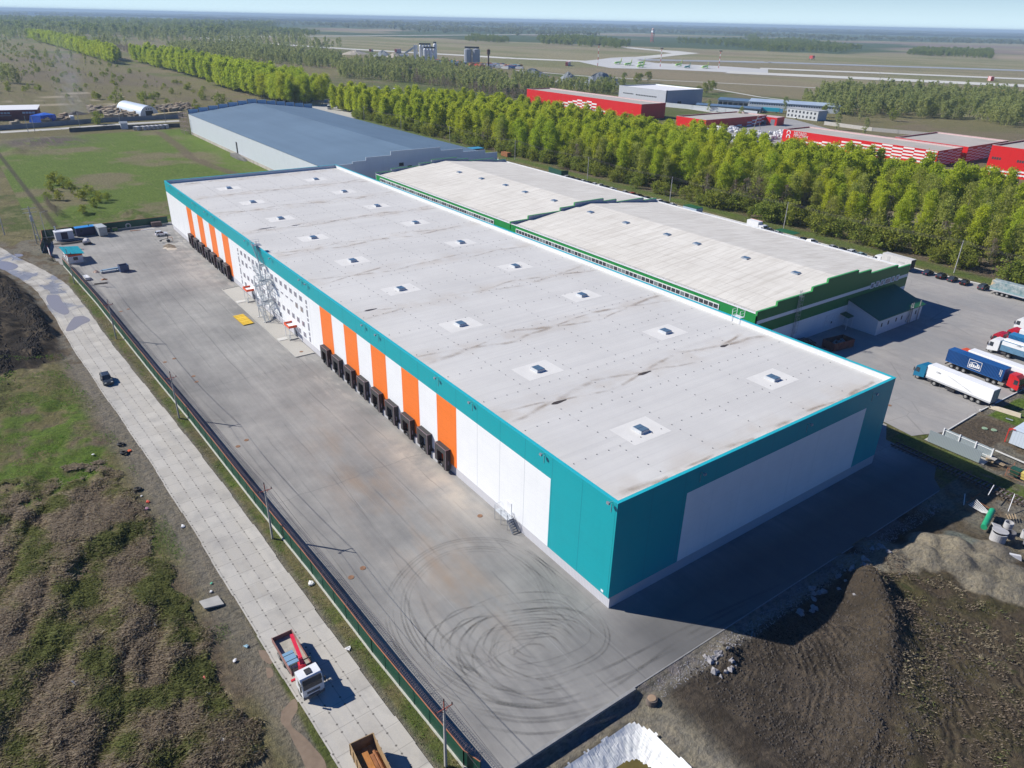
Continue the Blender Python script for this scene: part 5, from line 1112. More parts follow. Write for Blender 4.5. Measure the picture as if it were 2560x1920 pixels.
# ------------------------------------------------------------------ lorries
def cab(par, mc, x0=-1.35, x1=1.0, w_=1.24, zt=3.15, z0=.55, tall=True):
    """cab-over tractor cab, front at x1"""
    mb = MB(); zt2 = zt+(.35 if tall else 0)
    prof = [(x0, z0+.35), (x1-.15, z0), (x1, z0+.2), (x1, z0+1.05), (x1-.28, zt-.25), (x1-.55, zt), (x1-1.1, zt2), (x0, zt2-.05)]
    mb.ext(prof, -w_, w_); o = mb.build('cab', mc, par)
    mb = MB(); mb.hexa([(x1+.012, -w_+.14, z0+1.12), (x1+.012, w_-.14, z0+1.12), (x1-.27, w_-.2, zt-.28), (x1-.27, -w_+.2, zt-.28), (x1+.03, -w_+.14, z0+1.12), (x1+.03, w_-.14, z0+1.12), (x1-.25, w_-.2, zt-.26), (x1-.25, -w_+.2, zt-.26)]); mb.build('windscreen', GLASS, o)
    for sg in (-1, 1):
        mb = MB(); y0, y1 = sorted((sg*(w_+.004), sg*(w_+.03))); mb.box(x1-1.15, x1-.35, y0, y1, z0+1.1, zt-.5); mb.build('side_window', GLASS, o)
        mb = MB(); mb.box(x1-.05, x1+.12, sg*(w_+.16)-.07, sg*(w_+.16)+.07, z0+1.2, z0+1.9); mb.bar((x1-.1, sg*w_, z0+1.8), (x1+.03, sg*(w_+.16), z0+1.8), .05); mb.build('mirror', DARK, o)
        mb = MB(); mb.box(x1-.02, x1+.04, sg*.85-.2, sg*.85+.2, z0+.1, z0+.3); mb.build('headlight', LAMP, o)
    mb = MB(); mb.box(x1-.1, x1+.06, -w_+.02, w_-.02, z0-.25, z0+.08); mb.box(x1-.0, x1+.025, -.75, .75, z0+.4, z0+.75); mb.build('bumper', M('grey_bumper', (.12, .12, .13), .6), o)
    return o
def lorry(label, cabcol, loc, rz, trailer='reefer', boxcol=None, group=None, spread=13.6, dirt=None, loaded=True, cat='lorry'):
    """articulated lorry: origin on the ground below the front axle, facing +x"""
    b = thing('articulated_lorry', label, cat, (loc[0], loc[1], 0), rz, group); mc = M('cab_'+cabcol[0], cabcol[1], .35, .1, .06)
    cab(b, mc); ch = MB(); ch.box(-5.0, -1.3, -.45, .45, .7, .95); ch.cyl((-2.2, .95, .75), (-3.2, .95, .75), .33, .33, 10); ch.box(-3.0, -1.9, -1.2, -.6, .5, 1.0); ch.build('chassis', DARK if dirt is None else dirt, b)
    for sg in (-1, 1): wheel(b, 0, sg*1.05, .5, .3); wheel(b, -3.8, sg*.98, .5, .5)
    if trailer is None: return b
    xf = -1.75; xr = xf-spread; h0 = 1.15; tm = boxcol or WHITE
    if trailer == 'container':
        for xx in (-5.1,): 
            for sg in (-1, 1): wheel(b, xx, sg*.98, .5, .5)
        xf = -2.4; xr = xf-12.2; mb = MB(); n = 44; y1 = 1.22
        for sg in (-1, 1):                # corrugated sides
            for i in range(n):
                a, c = xr+12.2*i/n, xr+12.2*(i+1)/n; m1 = a+(c-a)*.4; yo, yi = sg*y1, sg*(y1-.09)
                for (u0, v0), (u1, v1) in (((a, yo), (m1, yo)), ((m1, yo), (m1+.05, yi)), ((m1+.05, yi), (c-.05, yi)), ((c-.05, yi), (c, yo))): mb.quad((u0, v0, 1.35), (u1, v1, 1.35), (u1, v1, 3.95), (u0, v0, 3.95))
        mb.box(xr, xf, -y1, y1, 3.95, 4.02); mb.box(xr, xf, -y1, y1, 1.2, 1.35); mb.box(xf-.08, xf, -y1, y1, 1.35, 3.95); mb.box(xr, xr+.08, -y1, y1, 1.35, 3.95)
        tr_ = mb.build('container', tm, b); mb = MB(); mb.box(xr+.2, -2.6, -.45, .45, .85, 1.18); mb.box(-9, -6.5, .5, 1.1, .45, .95); mb.build('trailer_frame', M('dusty_steel', (.28, .26, .22), .8), b); axs = (xr+1.6, xr+2.95, xr+4.3)
    elif trailer == 'tipper':
        mb = MB(); mb.ext([(xr+4, 1.45), (xf, 1.3), (xf, 3.75), (xr+4, 3.75)], -1.23, 1.23); tr_ = mb.build('tipper_body', M('blue_tipper_side', (.10, .22, .34), .5, 0, .2), b)
        mb = MB(); mb.ext([(-1.26, 2.7), (-1.27, 3.6), (-.6, 3.98), (.6, 3.98), (1.27, 3.6), (1.26, 2.7)], xr+4.05, xf-.05, ax='x'); mb.build('tarpaulin', WHITE, tr_); axs = (xr+5.2, xr+6.5)
    else:
        mb = MB(); mb.ext([(-1.27, h0), (-1.27, 3.9), (-1.2, 4.0), (1.2, 4.0), (1.27, 3.9), (1.27, h0)], xr, xf, ax='x'); tr_ = mb.build('trailer_body', tm, b)
        mb = MB(); mb.box(xr+.02, xf, -1.285, 1.285, h0-.04, h0+.3); mb.build('side_rail', M('grey_rail', (.45, .46, .48), .5), tr_)
        mb = MB(); mb.box(xr-.03, xr-.004, -1.2, -.03, h0+.05, 3.85); mb.box(xr-.03, xr-.004, .03, 1.2, h0+.05, 3.85)
        mb.build('rear_door', M('rear_doors', (.35, .36, .38), .5), tr_); mb = MB()
        for y_ in (-.9, -.35, .35, .9): mb.bar((xr-.05, y_, h0+.1), (xr-.05, y_, 3.8), .05)
        mb.build('lock_bar', STEEL, tr_)
        if trailer == 'reefer': mb = MB(); mb.box(xf+.005, xf+.35, -.9, .9, 1.9, 3.7); mb.build('cooling_unit', WHITE, tr_)
        mb = MB(); mb.box(xr+.1, xf-.4, -.45, .45, .85, h0-.05); mb.box(xf-6.4, xf-4.4, .62, 1.2, .35, .85); mb.box(xf-3.2, xf-3.0, .6, .8, .1, h0); mb.box(xf-3.2, xf-3.0, -.8, -.6, .1, h0); mb.build('trailer_frame', DARK, b); axs = (xr+1.9+.3, xr+3.5, xr+4.8)
    for xx in axs:
        for sg in (-1, 1): wheel(b, xx, sg*1.03, .5, .42)
    mb = MB(); mb.box(xr+.1, xr+.25, -1.2, 1.2, .45, .7); mb.build('bumper_bar', DARK, b)
    return b
GL_ = 'lorries parked side by side in the lorry park'
l1 = lorry('white refrigerated lorry with a blue cab, nearest of the lorries in the lorry park', ('blue', (.01, .16, .30)), (13.2, -103.1), R(-5.6), 'reefer', None, GL_)
CB = M('container_blue', (.012, .085, .27), .5, 0, .1, .4)
l2 = lorry('red-cabbed lorry carrying a long dark blue corrugated container with a white framed emblem', ('red', (.60, .02, .025)), (-1.2, -113.9), R(175.6), 'container', CB, GL_, dirt=M('dusty_steel', (.28, .26, .22)))
l3 = lorry('orange-cabbed lorry with a plain white trailer just behind the blue container', ('orange', (.72, .10, .02)), (12.3, -118.3), R(-3.5), 'box', None, GL_)
l4 = lorry('white-cabbed tipper lorry with a blue-grey body and white tarpaulin', ('white', (.78, .79, .8)), (11.0, -131.8), R(-1), 'tipper', None, GL_)
l5 = lorry('dark red lorry carrying a lighter blue container behind the tipper', ('dark_red', (.45, .01, .03)), (12.3, -136.4), R(-1), 'container', M('container_light_blue', (.03, .20, .42), .5), GL_)
l6 = lorry('crimson-cabbed lorry with a white trailer at the right edge', ('crimson', (.52, .015, .03)), (11.6, -142.2), R(-1), 'box', None, GL_)
l7 = lorry('white lorry farthest back in the lorry park, cut by the right edge', ('pearl', (.74, .75, .76)), (13.5, -152.0), R(-2), 'reefer', None, GL_)
q = NT('printed_tarpaulin'); o_ = q.obj(); n = q.noise(.9, 5, o_, .7); s = q.xyz(o_); col = q.mix(q.ramp(n, .35, .65), (.10, .20, .22), (.42, .45, .44)); col = q.mix(q.ramp(s[2], 1.2, 2.2, .8, 0), col, (.16, .36, .38)); col = q.mix(q.ramp(q.noise(.35, 2, o_), .62, .7), col, (.6, .45, .25)); PRT = q.fin(col, .5)
lorry('silver trailer with a faded picture along its side, under the trees at the right edge', ('grey', (.3, .3, .3)), (16.0, -176.9), R(180), 'box', PRT)
# emblem and number marks on the container and writing on the trailers
mb = MB(); yy = -1.235; cx, cz = -8.4, 2.65
for a, c in (((-1.35, -.95), (1.35, -.95)), ((1.35, -.95), (1.35, .95)), ((1.35, .95), (-1.35, .95)), ((-1.35, .95), (-1.35, -.95))): mb.bar((cx+a[0], yy, cz+a[1]), (cx+c[0], yy, cz+c[1]), .02, .09)
for i in range(6): hgt = (.5, .75, .6, .45, .8, .55)[i]; mb.box(cx-1.1+.38*i, cx-.82+.38*i, yy-.012, yy+.004, cz-.55, cz-.55+hgt)
mb.bar((cx-1.15, yy, cz-.65), (cx+1.15, yy, cz-.45), .02, .12); mb.bar((cx-1.1, yy, cz+.25), (cx+.1, yy, cz+.55), .02, .1); mb.bar((cx+.1, yy, cz+.55), (cx+1.1, yy, cz+.1), .02, .1); mb.build('emblem', R_WH, l2)
for k in range(6): mb = MB()
mb = MB()
for j in range(2):
    for k in range(9-2*j): mb.box(-3.0-.30*j, -2.86-.30*j, yy-.012, yy+.004, 3.55-.17*k, 3.66-.17*k)
mb.build('number', R_WH, l2)
GRM = M('grey_lettering', (.33, .35, .36), .6)
text('СИМ', .42, -3.6, 1.30, 3.0, l1, mat=GRM, ext=.01); text('СИБ', .5, -4.8, 1.30, 3.35, l4, mat=GRM, ext=.01)
mb = MB()
for k in range(4): mb.bar((-6-.5*k, 1.275, 3.3-.1*k), (-11-.3*k, 1.275, 2.0-.12*k), .01, .03)
mb.build('stripe', GRM, l1)
# rigid box lorries
def boxlorry(label, cabcol, loc, rz, boxm, Lb=7.4, h=3.7, frame=None):
    b = thing('box_lorry', label, 'lorry', (loc[0], loc[1], 0), rz); cab(b, M('cab_'+cabcol[0], cabcol[1], .35, .1, .06), tall=False, zt=2.7)
    mb = MB(); mb.box(-1.6-Lb, -1.6, -1.25, 1.25, 1.1, h); o = mb.build('box_body', boxm, b); mb = MB(); mb.box(-1.66-Lb, -1.605-Lb, -1.15, 1.15, 1.2, h-.1); mb.build('rear_door', DARK, o)
    if frame: mb = MB(); [mb.bar((-1.6-Lb*k/3, 1.28, 1.1), (-1.6-Lb*k/3, 1.28, h), .12) for k in range(4)]; mb.bar((-1.6, 1.28, h), (-1.6-Lb, 1.28, h), .12); mb.build('frame', frame, b)
    mb = MB(); mb.box(-1.4-Lb, -1.2, -.4, .4, .7, 1.08); mb.build('chassis', DARK, b)
    for xx in (0, -5.4):
        for sg in (-1, 1): wheel(b, xx, sg*1.0, .46, .3)
    return b
DW = M('dusty_white', (.58, .57, .55), .5, 0, .08)
bl = boxlorry('dusty white box lorry parked against the hedge behind the cream roof', ('white', (.78, .79, .8)), (65.2, -176.2), R(-3), DW, 9.6, 3.95); text('с сол', .8, -7.2, 1.27, 2.3, bl, mat=GRM, ext=.01)
mb = MB(); mb.box(-4.4, -3.4, 1.255, 1.27, 1.5, 3.4); mb.build('side_door', M('dusty_white_door', (.5, .5, .49), .5), bl)
boxlorry('small lorry with a pale red-framed box among the parked cars', ('white', (.78, .79, .8)), (109.0, -175.6), R(180), WHITE, 5.0, 3.6, REDL)
# vehicles in the lorry yard beyond the blue-grey roof and on the highway behind the trees
k7 = lambda a, b, z=0: c2(820+a*.08137, 180+b*.08137, z)
lorry('white lorry with a long white trailer in the yard left of the tree belt gap', ('white', (.78, .79, .8)), k7(400, 930), R(-62), 'reefer')
lorry('white tractor unit without a trailer left of the tree belt gap', ('white', (.78, .79, .8)), k7(40, 1150), R(150), None, cat='tractor unit')
boxlorry('white van on the grey highway above the tree belt gap', ('white', (.78, .79, .8)), k7(1570, 560), R(-35), WHITE, 4, 3.4)
boxlorry('white and blue lorry on the highway, right of the van', ('blue', (.01, .16, .30)), k7(2060, 620), R(-35), WHITE, 6, 3.8)

# ------------------------------------------------------------------ crane lorry on the slab road
cl = thing('crane_lorry', 'white-cabbed flatbed lorry with a red loading crane on the slab road', 'lorry', (9.55, 35.95, 0), R(180.8)); WCb = M('cab_white', (.78, .79, .8), .35, .1, .06)
o = cab(cl, WCb, -.75, 1.25, 1.22, 2.95, .6, False)
mb = MB(); mb.box(-.35, .45, -.35, .35, 2.96, 3.04); mb.build('roof_hatch', DARK, o)
mb = MB(); mb.hexa([(1.20, -1.1, 2.45), (1.20, 1.1, 2.45), (.98, 1.05, 2.95), (.98, -1.05, 2.95), (1.28, -1.1, 2.42), (1.28, 1.1, 2.42), (1.1, 1.05, 2.97), (1.1, -1.05, 2.97)]); mb.build('sun_visor', DARK, o)
mb = MB(); mb.box(-7.9, -1.0, -.45, .45, .75, 1.05); mb.cyl((-2.9, -.9, .8), (-3.9, -.9, .8), .32, .32, 10); mb.box(-4, -3, .65, 1.15, .5, 1.0); mb.build('chassis', DARK, cl)
for xx in (0, -4.9, -6.2):
    for sg in (-1, 1): wheel(cl, xx, sg*1.02, .5, .34)
BED = M('worn_bed_boards', (.36, .34, .29), .9, 0, .25, 1.2, .2); SIDE = M('bed_side_red', (.30, .15, .13), .7, 0, .3)
mb = MB(); mb.box(-8.1, -1.9, -1.22, 1.22, 1.1, 1.2); mb.build('bed_floor', BED, cl)
mb = MB(); mb.box(-8.1, -1.9, 1.17, 1.22, 1.2, 1.9); mb.box(-8.1, -1.9, -1.22, -1.17, 1.2, 1.9); mb.box(-8.1, -8.05, -1.17, 1.17, 1.2, 1.8)
for k in range(7): mb.box(-8.0+k, -7.93+k, 1.225, 1.26, 1.1, 1.9)
mb.build('side_board', SIDE, cl)
mb = MB(); mb.bar((-2.0, -1.15, 1.2), (-2.0, -1.15, 2.7), .09); mb.bar((-2.0, 1.15, 1.2), (-2.0, 1.15, 2.7), .09); mb.bar((-2.0, -1.15, 2.7), (-2.0, 1.15, 2.7), .09); mb.bar((-1.95, -1.15, 1.9), (-1.95, 1.15, 1.9), .06); mb.build('headboard', M('green_frame', (.05, .09, .06), .6), cl)
CR = M('crane_red', (.62, .02, .05), .4, 0, .06)
mb = MB(); mb.box(-1.75, -1.1, -.45, .25, 1.1, 3.0); mb.bar((-1.4, -.1, 2.9), (-1.8, -.05, 3.5), .42); mb.bar((-1.5, -.05, 3.35), (-6.0, .55, 2.95), .36, .42); mb.bar((-1.5, -1.5, 1.0), (-1.5, 1.5, 1.0), .22); mb.build('crane_boom', CR, cl)
mb = MB(); mb.cyl((-5.2, .55, 2.6), (-5.2, .55, 2.85), .16, .16, 8); mb.bar((-6.0, .55, 2.9), (-6.0, .55, 2.3), .08); mb.build('hook', DARK, cl)
mb = MB(); mb.bar((-1.6, -1.0, 1.4), (-1.2, -1.1, 3.1), .1); mb.bar((-1.2, .8, 1.4), (-1.3, .8, 2.6), .1); mb.box(-1.7, -1.1, .4, 1.0, 1.6, 2.2); mb.build('control_stand', DARK, cl)
q = NT('blue_metal_pack'); s = q.xyz(q.obj()); lnn = q.line(s[0], .16, 0, .05); PACK = q.fin(q.mix(q.math('MULTIPLY', lnn, .5), (.22, .40, .56), (.08, .16, .26)), .4, .1)
pk = thing('sheet_pack', 'pack of pale blue profiled sheets strapped on the crane lorry bed', 'sheet pack', (13.4, 36.55, 1.2), R(180.8)); mb = MB(); mb.box(-1.0, 1.0, -.62, .6, .02, .78); mb.build('sheets', PACK, pk); mb = MB()
for x_ in (-.5, .4): mb.box(x_-.03, x_+.03, -.64, .62, .0, .80)
mb.build('strap', BLACK, pk)
mb = MB(); mb.tube([(-4.0, .6, 1.25), (-4.3, .2, 1.4), (-4.0, -.2, 1.6), (-4.6, -.5, 1.3), (-5.2, .1, 1.25)], .04, 5); mb.build('hose', DARK, cl)
# dump lorry with rusty load, bottom edge
dl = thing('tipper_lorry', 'tipper lorry loaded with rusty steel, cut by the bottom edge', 'lorry', (-8.2, 35.15, 0), R(-4)); OCH = M('ochre_bed', (.36, .24, .12), .8, 0, .3, 1.5, .2)
mb = MB(); mb.box(-.1, 7.0, -1.25, -1.17, 1.1, 2.6); mb.box(-.1, 7.0, 1.17, 1.25, 1.1, 2.6); mb.box(6.92, 7.0, -1.17, 1.17, 1.1, 2.6); mb.box(-.1, -.02, -1.17, 1.17, 1.1, 2.7); mb.box(-.1, 7.0, -1.25, 1.25, 1.0, 1.1)
for k in range(8): mb.box(.2+.95*k, .28+.95*k, 1.255, 1.32, 1.1, 2.6); mb.box(.2+.95*k, .28+.95*k, -1.32, -1.255, 1.1, 2.6)
mb.build('tipping_body', OCH, dl)
mb = MB(); mb.box(-1.5, 6.5, -.45, .45, .65, .98); mb.build('chassis', DARK, dl)
for xx in (-1.9, 4.0, 5.4):
    for sg in (-1, 1): wheel(dl, xx, sg*1.0, .5, .36)
cab(dl, M('cab_ochre', (.5, .3, .06), .5), -3.0-.6, -1.0-.2, 1.2, 2.9, .6, False); cb_ = dl.children[-1]; cb_.rotation_euler = (0, 0, R(180)); cb_.location = (-3.4, 0, 0)
RSL = M('orange_rust', (.42, .17, .04), .8, 0, .3, .9, .2)
ld = thing('steel_load', 'orange rusty steel plates lying in the tipper body', 'steel plates', (-8.2, 35.15, 1.1), R(-4)); mb = MB(); mb.box(.3, 5.9, -.15, 1.0, .02, .75); mb.build('plate', RSL, ld); mb = MB(); mb.box(.3, 5.4, -.55, -.2, .02, .7); mb.cyl((.3, -.75, .55), (5.7, -.75, .55), .16, .16, 10); mb.cyl((.3, -1.0, .25), (5.7, -1.0, .25), .14, .14, 10); mb.build('pipe', RUST, ld)

# ------------------------------------------------------------------ yard objects
gh = thing('guard_hut', 'small white guard hut with a teal roof and an orange band', 'hut', (200.0, 33.5, 0), R(3))
mb = MB(); mb.box(-3.9, 3.9, -1.9, 1.9, .15, 2.2); mb.build('wall', WHITE, gh); mb = MB(); mb.box(-3.95, 3.95, -1.95, 1.95, 2.2, 2.75); mb.build('orange_band', M('orange_fascia', (.75, .09, .02)), gh)
q = NT('teal_sheet_roof'); s = q.xyz(); rb = q.line(s[0], .35, 0, .1); q.bump(rb, .5, .05); TR_ = q.fin(q.mix(q.math('MULTIPLY', rb, .35), (.01, .33, .38), (.005, .16, .2)), .4)
mb = MB(); mb.hexa([(-4.6, -2.5, 2.75), (4.6, -2.5, 2.75), (4.6, 2.5, 3.3), (-4.6, 2.5, 3.3), (-4.6, -2.5, 2.87), (4.6, -2.5, 2.87), (4.6, 2.5, 3.42), (-4.6, 2.5, 3.42)]); mb.build('roof', TR_, gh)
for x_, y_ in ((-3.96, 0),): mb = MB(); mb.box(x_-.03, x_, -.6, .6, 1.0, 1.9); mb.build('window', GLASS, gh)
mb = MB(); mb.box(-1.2, .8, 1.905, 1.93, .9, 1.9); mb.build('window', GLASS, gh); mb = MB(); mb.box(-4.2, 4.2, -2.6, 2.2, .0, .15); mb.build('slab', CONC, gh)
def cabin(name, label, cat, loc, rz, dims, wm, rm, extra=None):
    b = thing(name, label, cat, (*loc, 0), rz); a, c, h = dims; mb = MB(); mb.box(-a/2, a/2, -c/2, c/2, .2, h); mb.build('wall', wm, b); mb = MB(); mb.box(-a/2-.1, a/2+.1, -c/2-.1, c/2+.1, h, h+.16); mb.build('roof', rm, b); mb = MB(); mb.box(-a/2+.2, a/2-.2, -c/2+.1, c/2-.1, 0, .2); mb.build('base', DARK, b); return b
PCW = M('pale_cabin', (.60, .62, .66), .5, 0, .05)
gn = cabin('generator_cabin', 'white equipment cabin with dark doors and a chimney in the far corner of the yard', 'cabin', (226.6, 32.5), R(3), (2.8, 5.2, 2.8), PCW, WHITE); mb = MB(); mb.box(-1.44, -1.405, -.9, 1.0, .35, 2.6); mb.build('door', M('plum_door', (.045, .03, .06), .5), gn); mb = MB(); mb.cyl((1.0, 2.0, 2.9), (1.0, 2.0, 4.4), .25, .25, 10); mb.build('chimney', STEEL, gn)
bc = cabin('container_cabin', 'dark blue container with a bright blue roof by the far fence', 'container', (229.2, 25.8), R(4), (2.5, 6.0, 2.7), M('dark_blue_wall', (.018, .022, .075), .5), M('bright_blue_roof', (.02, .24, .60), .45)); mb = MB(); mb.cyl((0, -1.2, 2.8), (0, -1.2, 3.5), .12, .12, 8); mb.build('flue', DARK, bc); mb = MB(); mb.box(-1.3, -1.26, 1.2, 1.8, 1.5, 2.0); mb.build('window', GLASS, bc)
cabin('container_cabin', 'plain grey steel container standing beside the dark blue one', 'container', (226.9, 21.6), R(8), (5.2, 2.5, 2.9), M('grey_steel_wall', (.34, .37, .38), .5), M('grey_steel_roof', (.42, .45, .46), .5))
def heap(name, label, cat, loc, r, h, mat, n=9, sq=1.0, rz=0.0, kind=None, amp=.25):
    mb = MB(); nr, na = 5, 18; ph = random.random()*6; rad = [1+amp*math.sin(2*math.pi*k/na*2+ph)+amp*.5*math.sin(2*math.pi*k/na*5+ph*2) for k in range(na)]
    mb.v.append((0, 0, h))
    for i in range(1, nr+1):
        for k in range(na):
            a = 2*math.pi*k/na; q_ = r*rad[k]*i/nr; mb.v.append((q_*math.cos(a), q_*math.sin(a)*sq, h*(1-(i/nr))**1.1*(1+random.uniform(-.15, .15)) if i < nr else -.1))
    for k in range(na): mb.f.append((0, 1+k, 1+(k+1) % na)); mb.k.append(0)
    for i in range(nr-1):
        for k in range(na): a = 1+i*na+k; c = 1+i*na+(k+1) % na; mb.f.append((a, a+na, c+na, c)); mb.k.append(0)
    o = mb.build(name, mat, None, (loc[0], loc[1], loc[2] if len(loc) > 2 else 0), rz); return tag(o, label, cat, kind=kind)
DIRT = M('dug_earth', (.20, .16, .115), .95, 0, .3, 1.5, .5)
heap('earth_heap', 'small heap of dug earth with sand beside the loading docks', 'earth heap', (200.5, 6.2), 2.6, .9, DIRT, sq=.8); heap('sand_patch', 'thin spread of pale sand in front of the dug earth', 'sand heap', (198.2, 6.6), 2.6, .18, M('loose_sand', (.45, .40, .33), .95), sq=.9)
ag = thing('drilling_rig', 'small black drilling machine with an orange arm next to the dug earth', 'machine', (206.3, 5.2, 0)); mb = MB(); mb.box(-.5, .5, -.5, .5, .2, .7); mb.bar((0, 0, .4), (0, 0, 2.2), .2); mb.bar((0, 0, 1.2), (0, 2.2, .9), .16); mb.lathe([(.35, 0), (.35, .3), (.2, .3)], (0, 2.3, .5)); mb.build('frame', DARK, ag); mb = MB(); mb.bar((0, 0, 1.6), (0, -1.3, 1.3), .15); mb.bar((0, -1.3, 1.3), (0, -1.4, .1), .12); mb.build('arm', ORW, ag)
fb = thing('folding_barrier', 'light metal site barrier leaning near the first dock', 'barrier', (202, 1.8, 0), R(70)); mb = MB()
for x_ in (-1.5, 0, 1.5): mb.bar((x_, 0, 0), (x_, .1, 1.3), .06)
mb.bar((-1.5, 0, 1.25), (1.5, .1, 1.25), .06); mb.bar((-1.5, 0, .6), (1.5, .1, .6), .05); mb.build('frame', STEEL, fb)
tk = thing('water_tank', 'white plastic tank wrapped in sheeting standing in the far yard', 'tank', (216.9, 27.4, 0)); mb = MB(); mb.box(-1.1, 1.1, -1.2, 1.2, .15, .5); mb.build('base', DARK, tk); mb = MB(); mb.blob((0, 0, 1.1), 1.1, (1, 1.05, .8), .15); mb.build('sheeting', M('crumpled_white', (.62, .60, .60), .6, 0, .1, 3), tk)
# scattered bits by the road end of the yard
dk = thing('blue_crate', 'open dark blue steel crate casting a shadow on the yard', 'crate', (181.0, 23.2, 0), R(6)); mb = MB(); mb.box(-1.1, 1.1, -1.2, 1.2, 0, .12); mb.box(-1.1, -1.0, -1.2, 1.2, .12, 1.9); mb.box(1.0, 1.1, -1.2, 1.2, .12, 1.9); mb.box(-1.0, 1.0, 1.1, 1.2, .12, 1.9); mb.box(-1.0, 1.0, -1.2, -1.1, .12, 1.9); mb.build('body', M('navy_steel', (.05, .08, .17), .5, 0, .15), dk)
for i, (x_, y_, L_, rz_, m_, lb) in enumerate(((183.6, 26.2, 5.5, 96, M('blue_film', (.25, .38, .5), .4), 'long bundle wrapped in blue film left of the blue crate'), (181.8, 26.8, 4.5, 88, M('grey_bundle', (.38, .40, .42), .6), 'grey bundle of profiles lying left of the blue crate'))):
    b_ = thing('bundle', lb, 'bundle', (x_, y_, 0), R(rz_)); mb = MB(); mb.box(-L_/2, L_/2, -.35, .35, .02, .55); mb.build('wrap', m_, b_); mb = MB(); mb.box(-L_/2+.4, -L_/2+.5, -.37, .37, 0, .58); mb.box(L_/2-.5, L_/2-.4, -.37, .37, 0, .58); mb.build('strap', DARK, b_)
heap('rag_pile', 'orange and white rags piled at the end of the long bundle', 'rag pile', (184.0, 30.0), 1.0, .7, M('rags', (.5, .35, .28), .8, 0, .4, 3))
pw = thing('pallet_stack', 'white sheets stacked on a pallet just inside the green fence', 'pallet', (178.6, 33.2, 0), R(5)); mb = MB(); mb.box(-1.5, 1.5, -.6, .6, .15, .8); mb.build('sheets', WHITE, pw); mb = MB(); mb.box(-1.6, 1.6, -.7, .7, 0, .15); mb.build('pallet', WOOD, pw)
pb = thing('plank_pile', 'short dark planks lying on the yard near the fence', 'planks', (172.3, 30.7, 0), R(80)); mb = MB(); [mb.box(-1.6, 1.6, -.5+.22*k, -.32+.22*k, .02, .14+.05*(k % 2)) for k in range(5)]; mb.build('plank', M('dark_wood', (.06, .05, .05), .8), pb)
heap('rust_heap', 'small rust-red heap near the planks on the yard', 'heap', (175.6, 29.3), .8, .4, RUST)
tb = thing('tank_bund', 'white and dark oil tank wheel frame by the far fence', 'tank', (229.5, 12.5, 0)); mb = MB(); mb.lathe([(.55, 0), (.9, 0), (.9, .3), (.55, .3), (.55, 0)], (0, 0, .9)); mb.build('ring', M('grey_ring', (.4, .42, .42)), tb); tb.rotation_euler = (R(90), 0, R(90)); tb['label'] = 'grey ring-shaped reel leaning on the far green fence'; tb['category'] = 'reel'; tb.name = 'cable_reel'; tb.location = (229.9, 12.5, .9)
for i, (y_, c_, lb) in enumerate(((17.0, (.10, .22, .08), 'small green bin against the far green fence'), (19.2, (.06, .05, .05), 'small dark bin against the far green fence'))):
    b_ = thing('bin', lb, 'bin', (229.6, y_, 0)); mb = MB(); mb.hexa([(-.5, -.7, .1), (.5, -.7, .1), (.5, .7, .1), (-.5, .7, .1), (-.6, -.8, 1.1), (.6, -.8, 1.1), (.6, .8, 1.1), (-.6, .8, 1.1)]); mb.build('body', M('bin_%d' % i, c_, .5), b_); mb = MB(); mb.box(-.65, .65, -.85, .85, 1.1, 1.18); mb.build('lid', DARK, b_)
br = thing('brick_pallet', 'brown covered pallet leaning by the warehouse corner and far fence', 'pallet', (229.4, 3.8, 0)); mb = MB(); mb.box(-1, 1, -1.6, 1.6, 0, 1.5); mb.build('cover', M('brown_cover', (.10, .07, .07), .7), br)
for x_, y_, lb in ((226.5, 10.8, 'long rust-coloured bar lying near the far fence'), (225.8, 7.4, 'white plank lying near the far fence'),): 
    b_ = thing('bar', lb, 'bar', (x_, y_, 0), R(85)); mb = MB(); mb.box(-2.2, 2.2, -.15, .15, .01, .14); mb.build('bar_body', ORW if 'rust' in lb else WHITE, b_)
hs = thing('drain_hose', 'curved black hose around the dark basin at the generator cabin', 'hose', (221.8, 31.8, 0)); mb = MB(); mb.tube([(2.0*math.cos(a)-.2, 5.2*math.sin(a), .25) for a in np.linspace(R(150), R(300), 14)], .2, 6); mb.build('tube', BLACK, hs)
mb = MB(); pp = [(221.9+2.0*math.cos(a), 31.8+5.0*math.sin(a), .02) for a in np.linspace(0, 2*math.pi, 20)[:-1]]; mb.poly(*pp); tag(mb.build('soil_patch', M('dark_soil', (.05, .042, .036), .9)), kind='structure')
# stack of yellow barriers
YEL = M('yellow_paint', (.72, .46, .02), .5, 0, .1)
yb = thing('barrier_stack', 'flat stack of bright yellow barriers beside the gravel bed', 'barriers', (124.3, 6.9, 0), R(2)); yb['group'] = 'yellow barriers'
mb = MB()
for k in range(9):
    x0 = -3.6+.8*k; mb.box(x0, x0+.72, -1.25, 1.25, .12+.03*(k % 3), .24+.03*(k % 3)); mb.bar((x0+.1, -1.25, .2), (x0+.1, -1.6, .06), .05); mb.bar((x0+.6, 1.25, .2), (x0+.6, 1.45, .3), .05)
mb.build('barrier', YEL, yb); mb = MB(); mb.box(-3.4, 3.4, -1.1, -1.0, 0, .12); mb.box(-3.4, 3.4, 1.0, 1.1, 0, .12); mb.build('runner', DARK, yb); del yb['group']
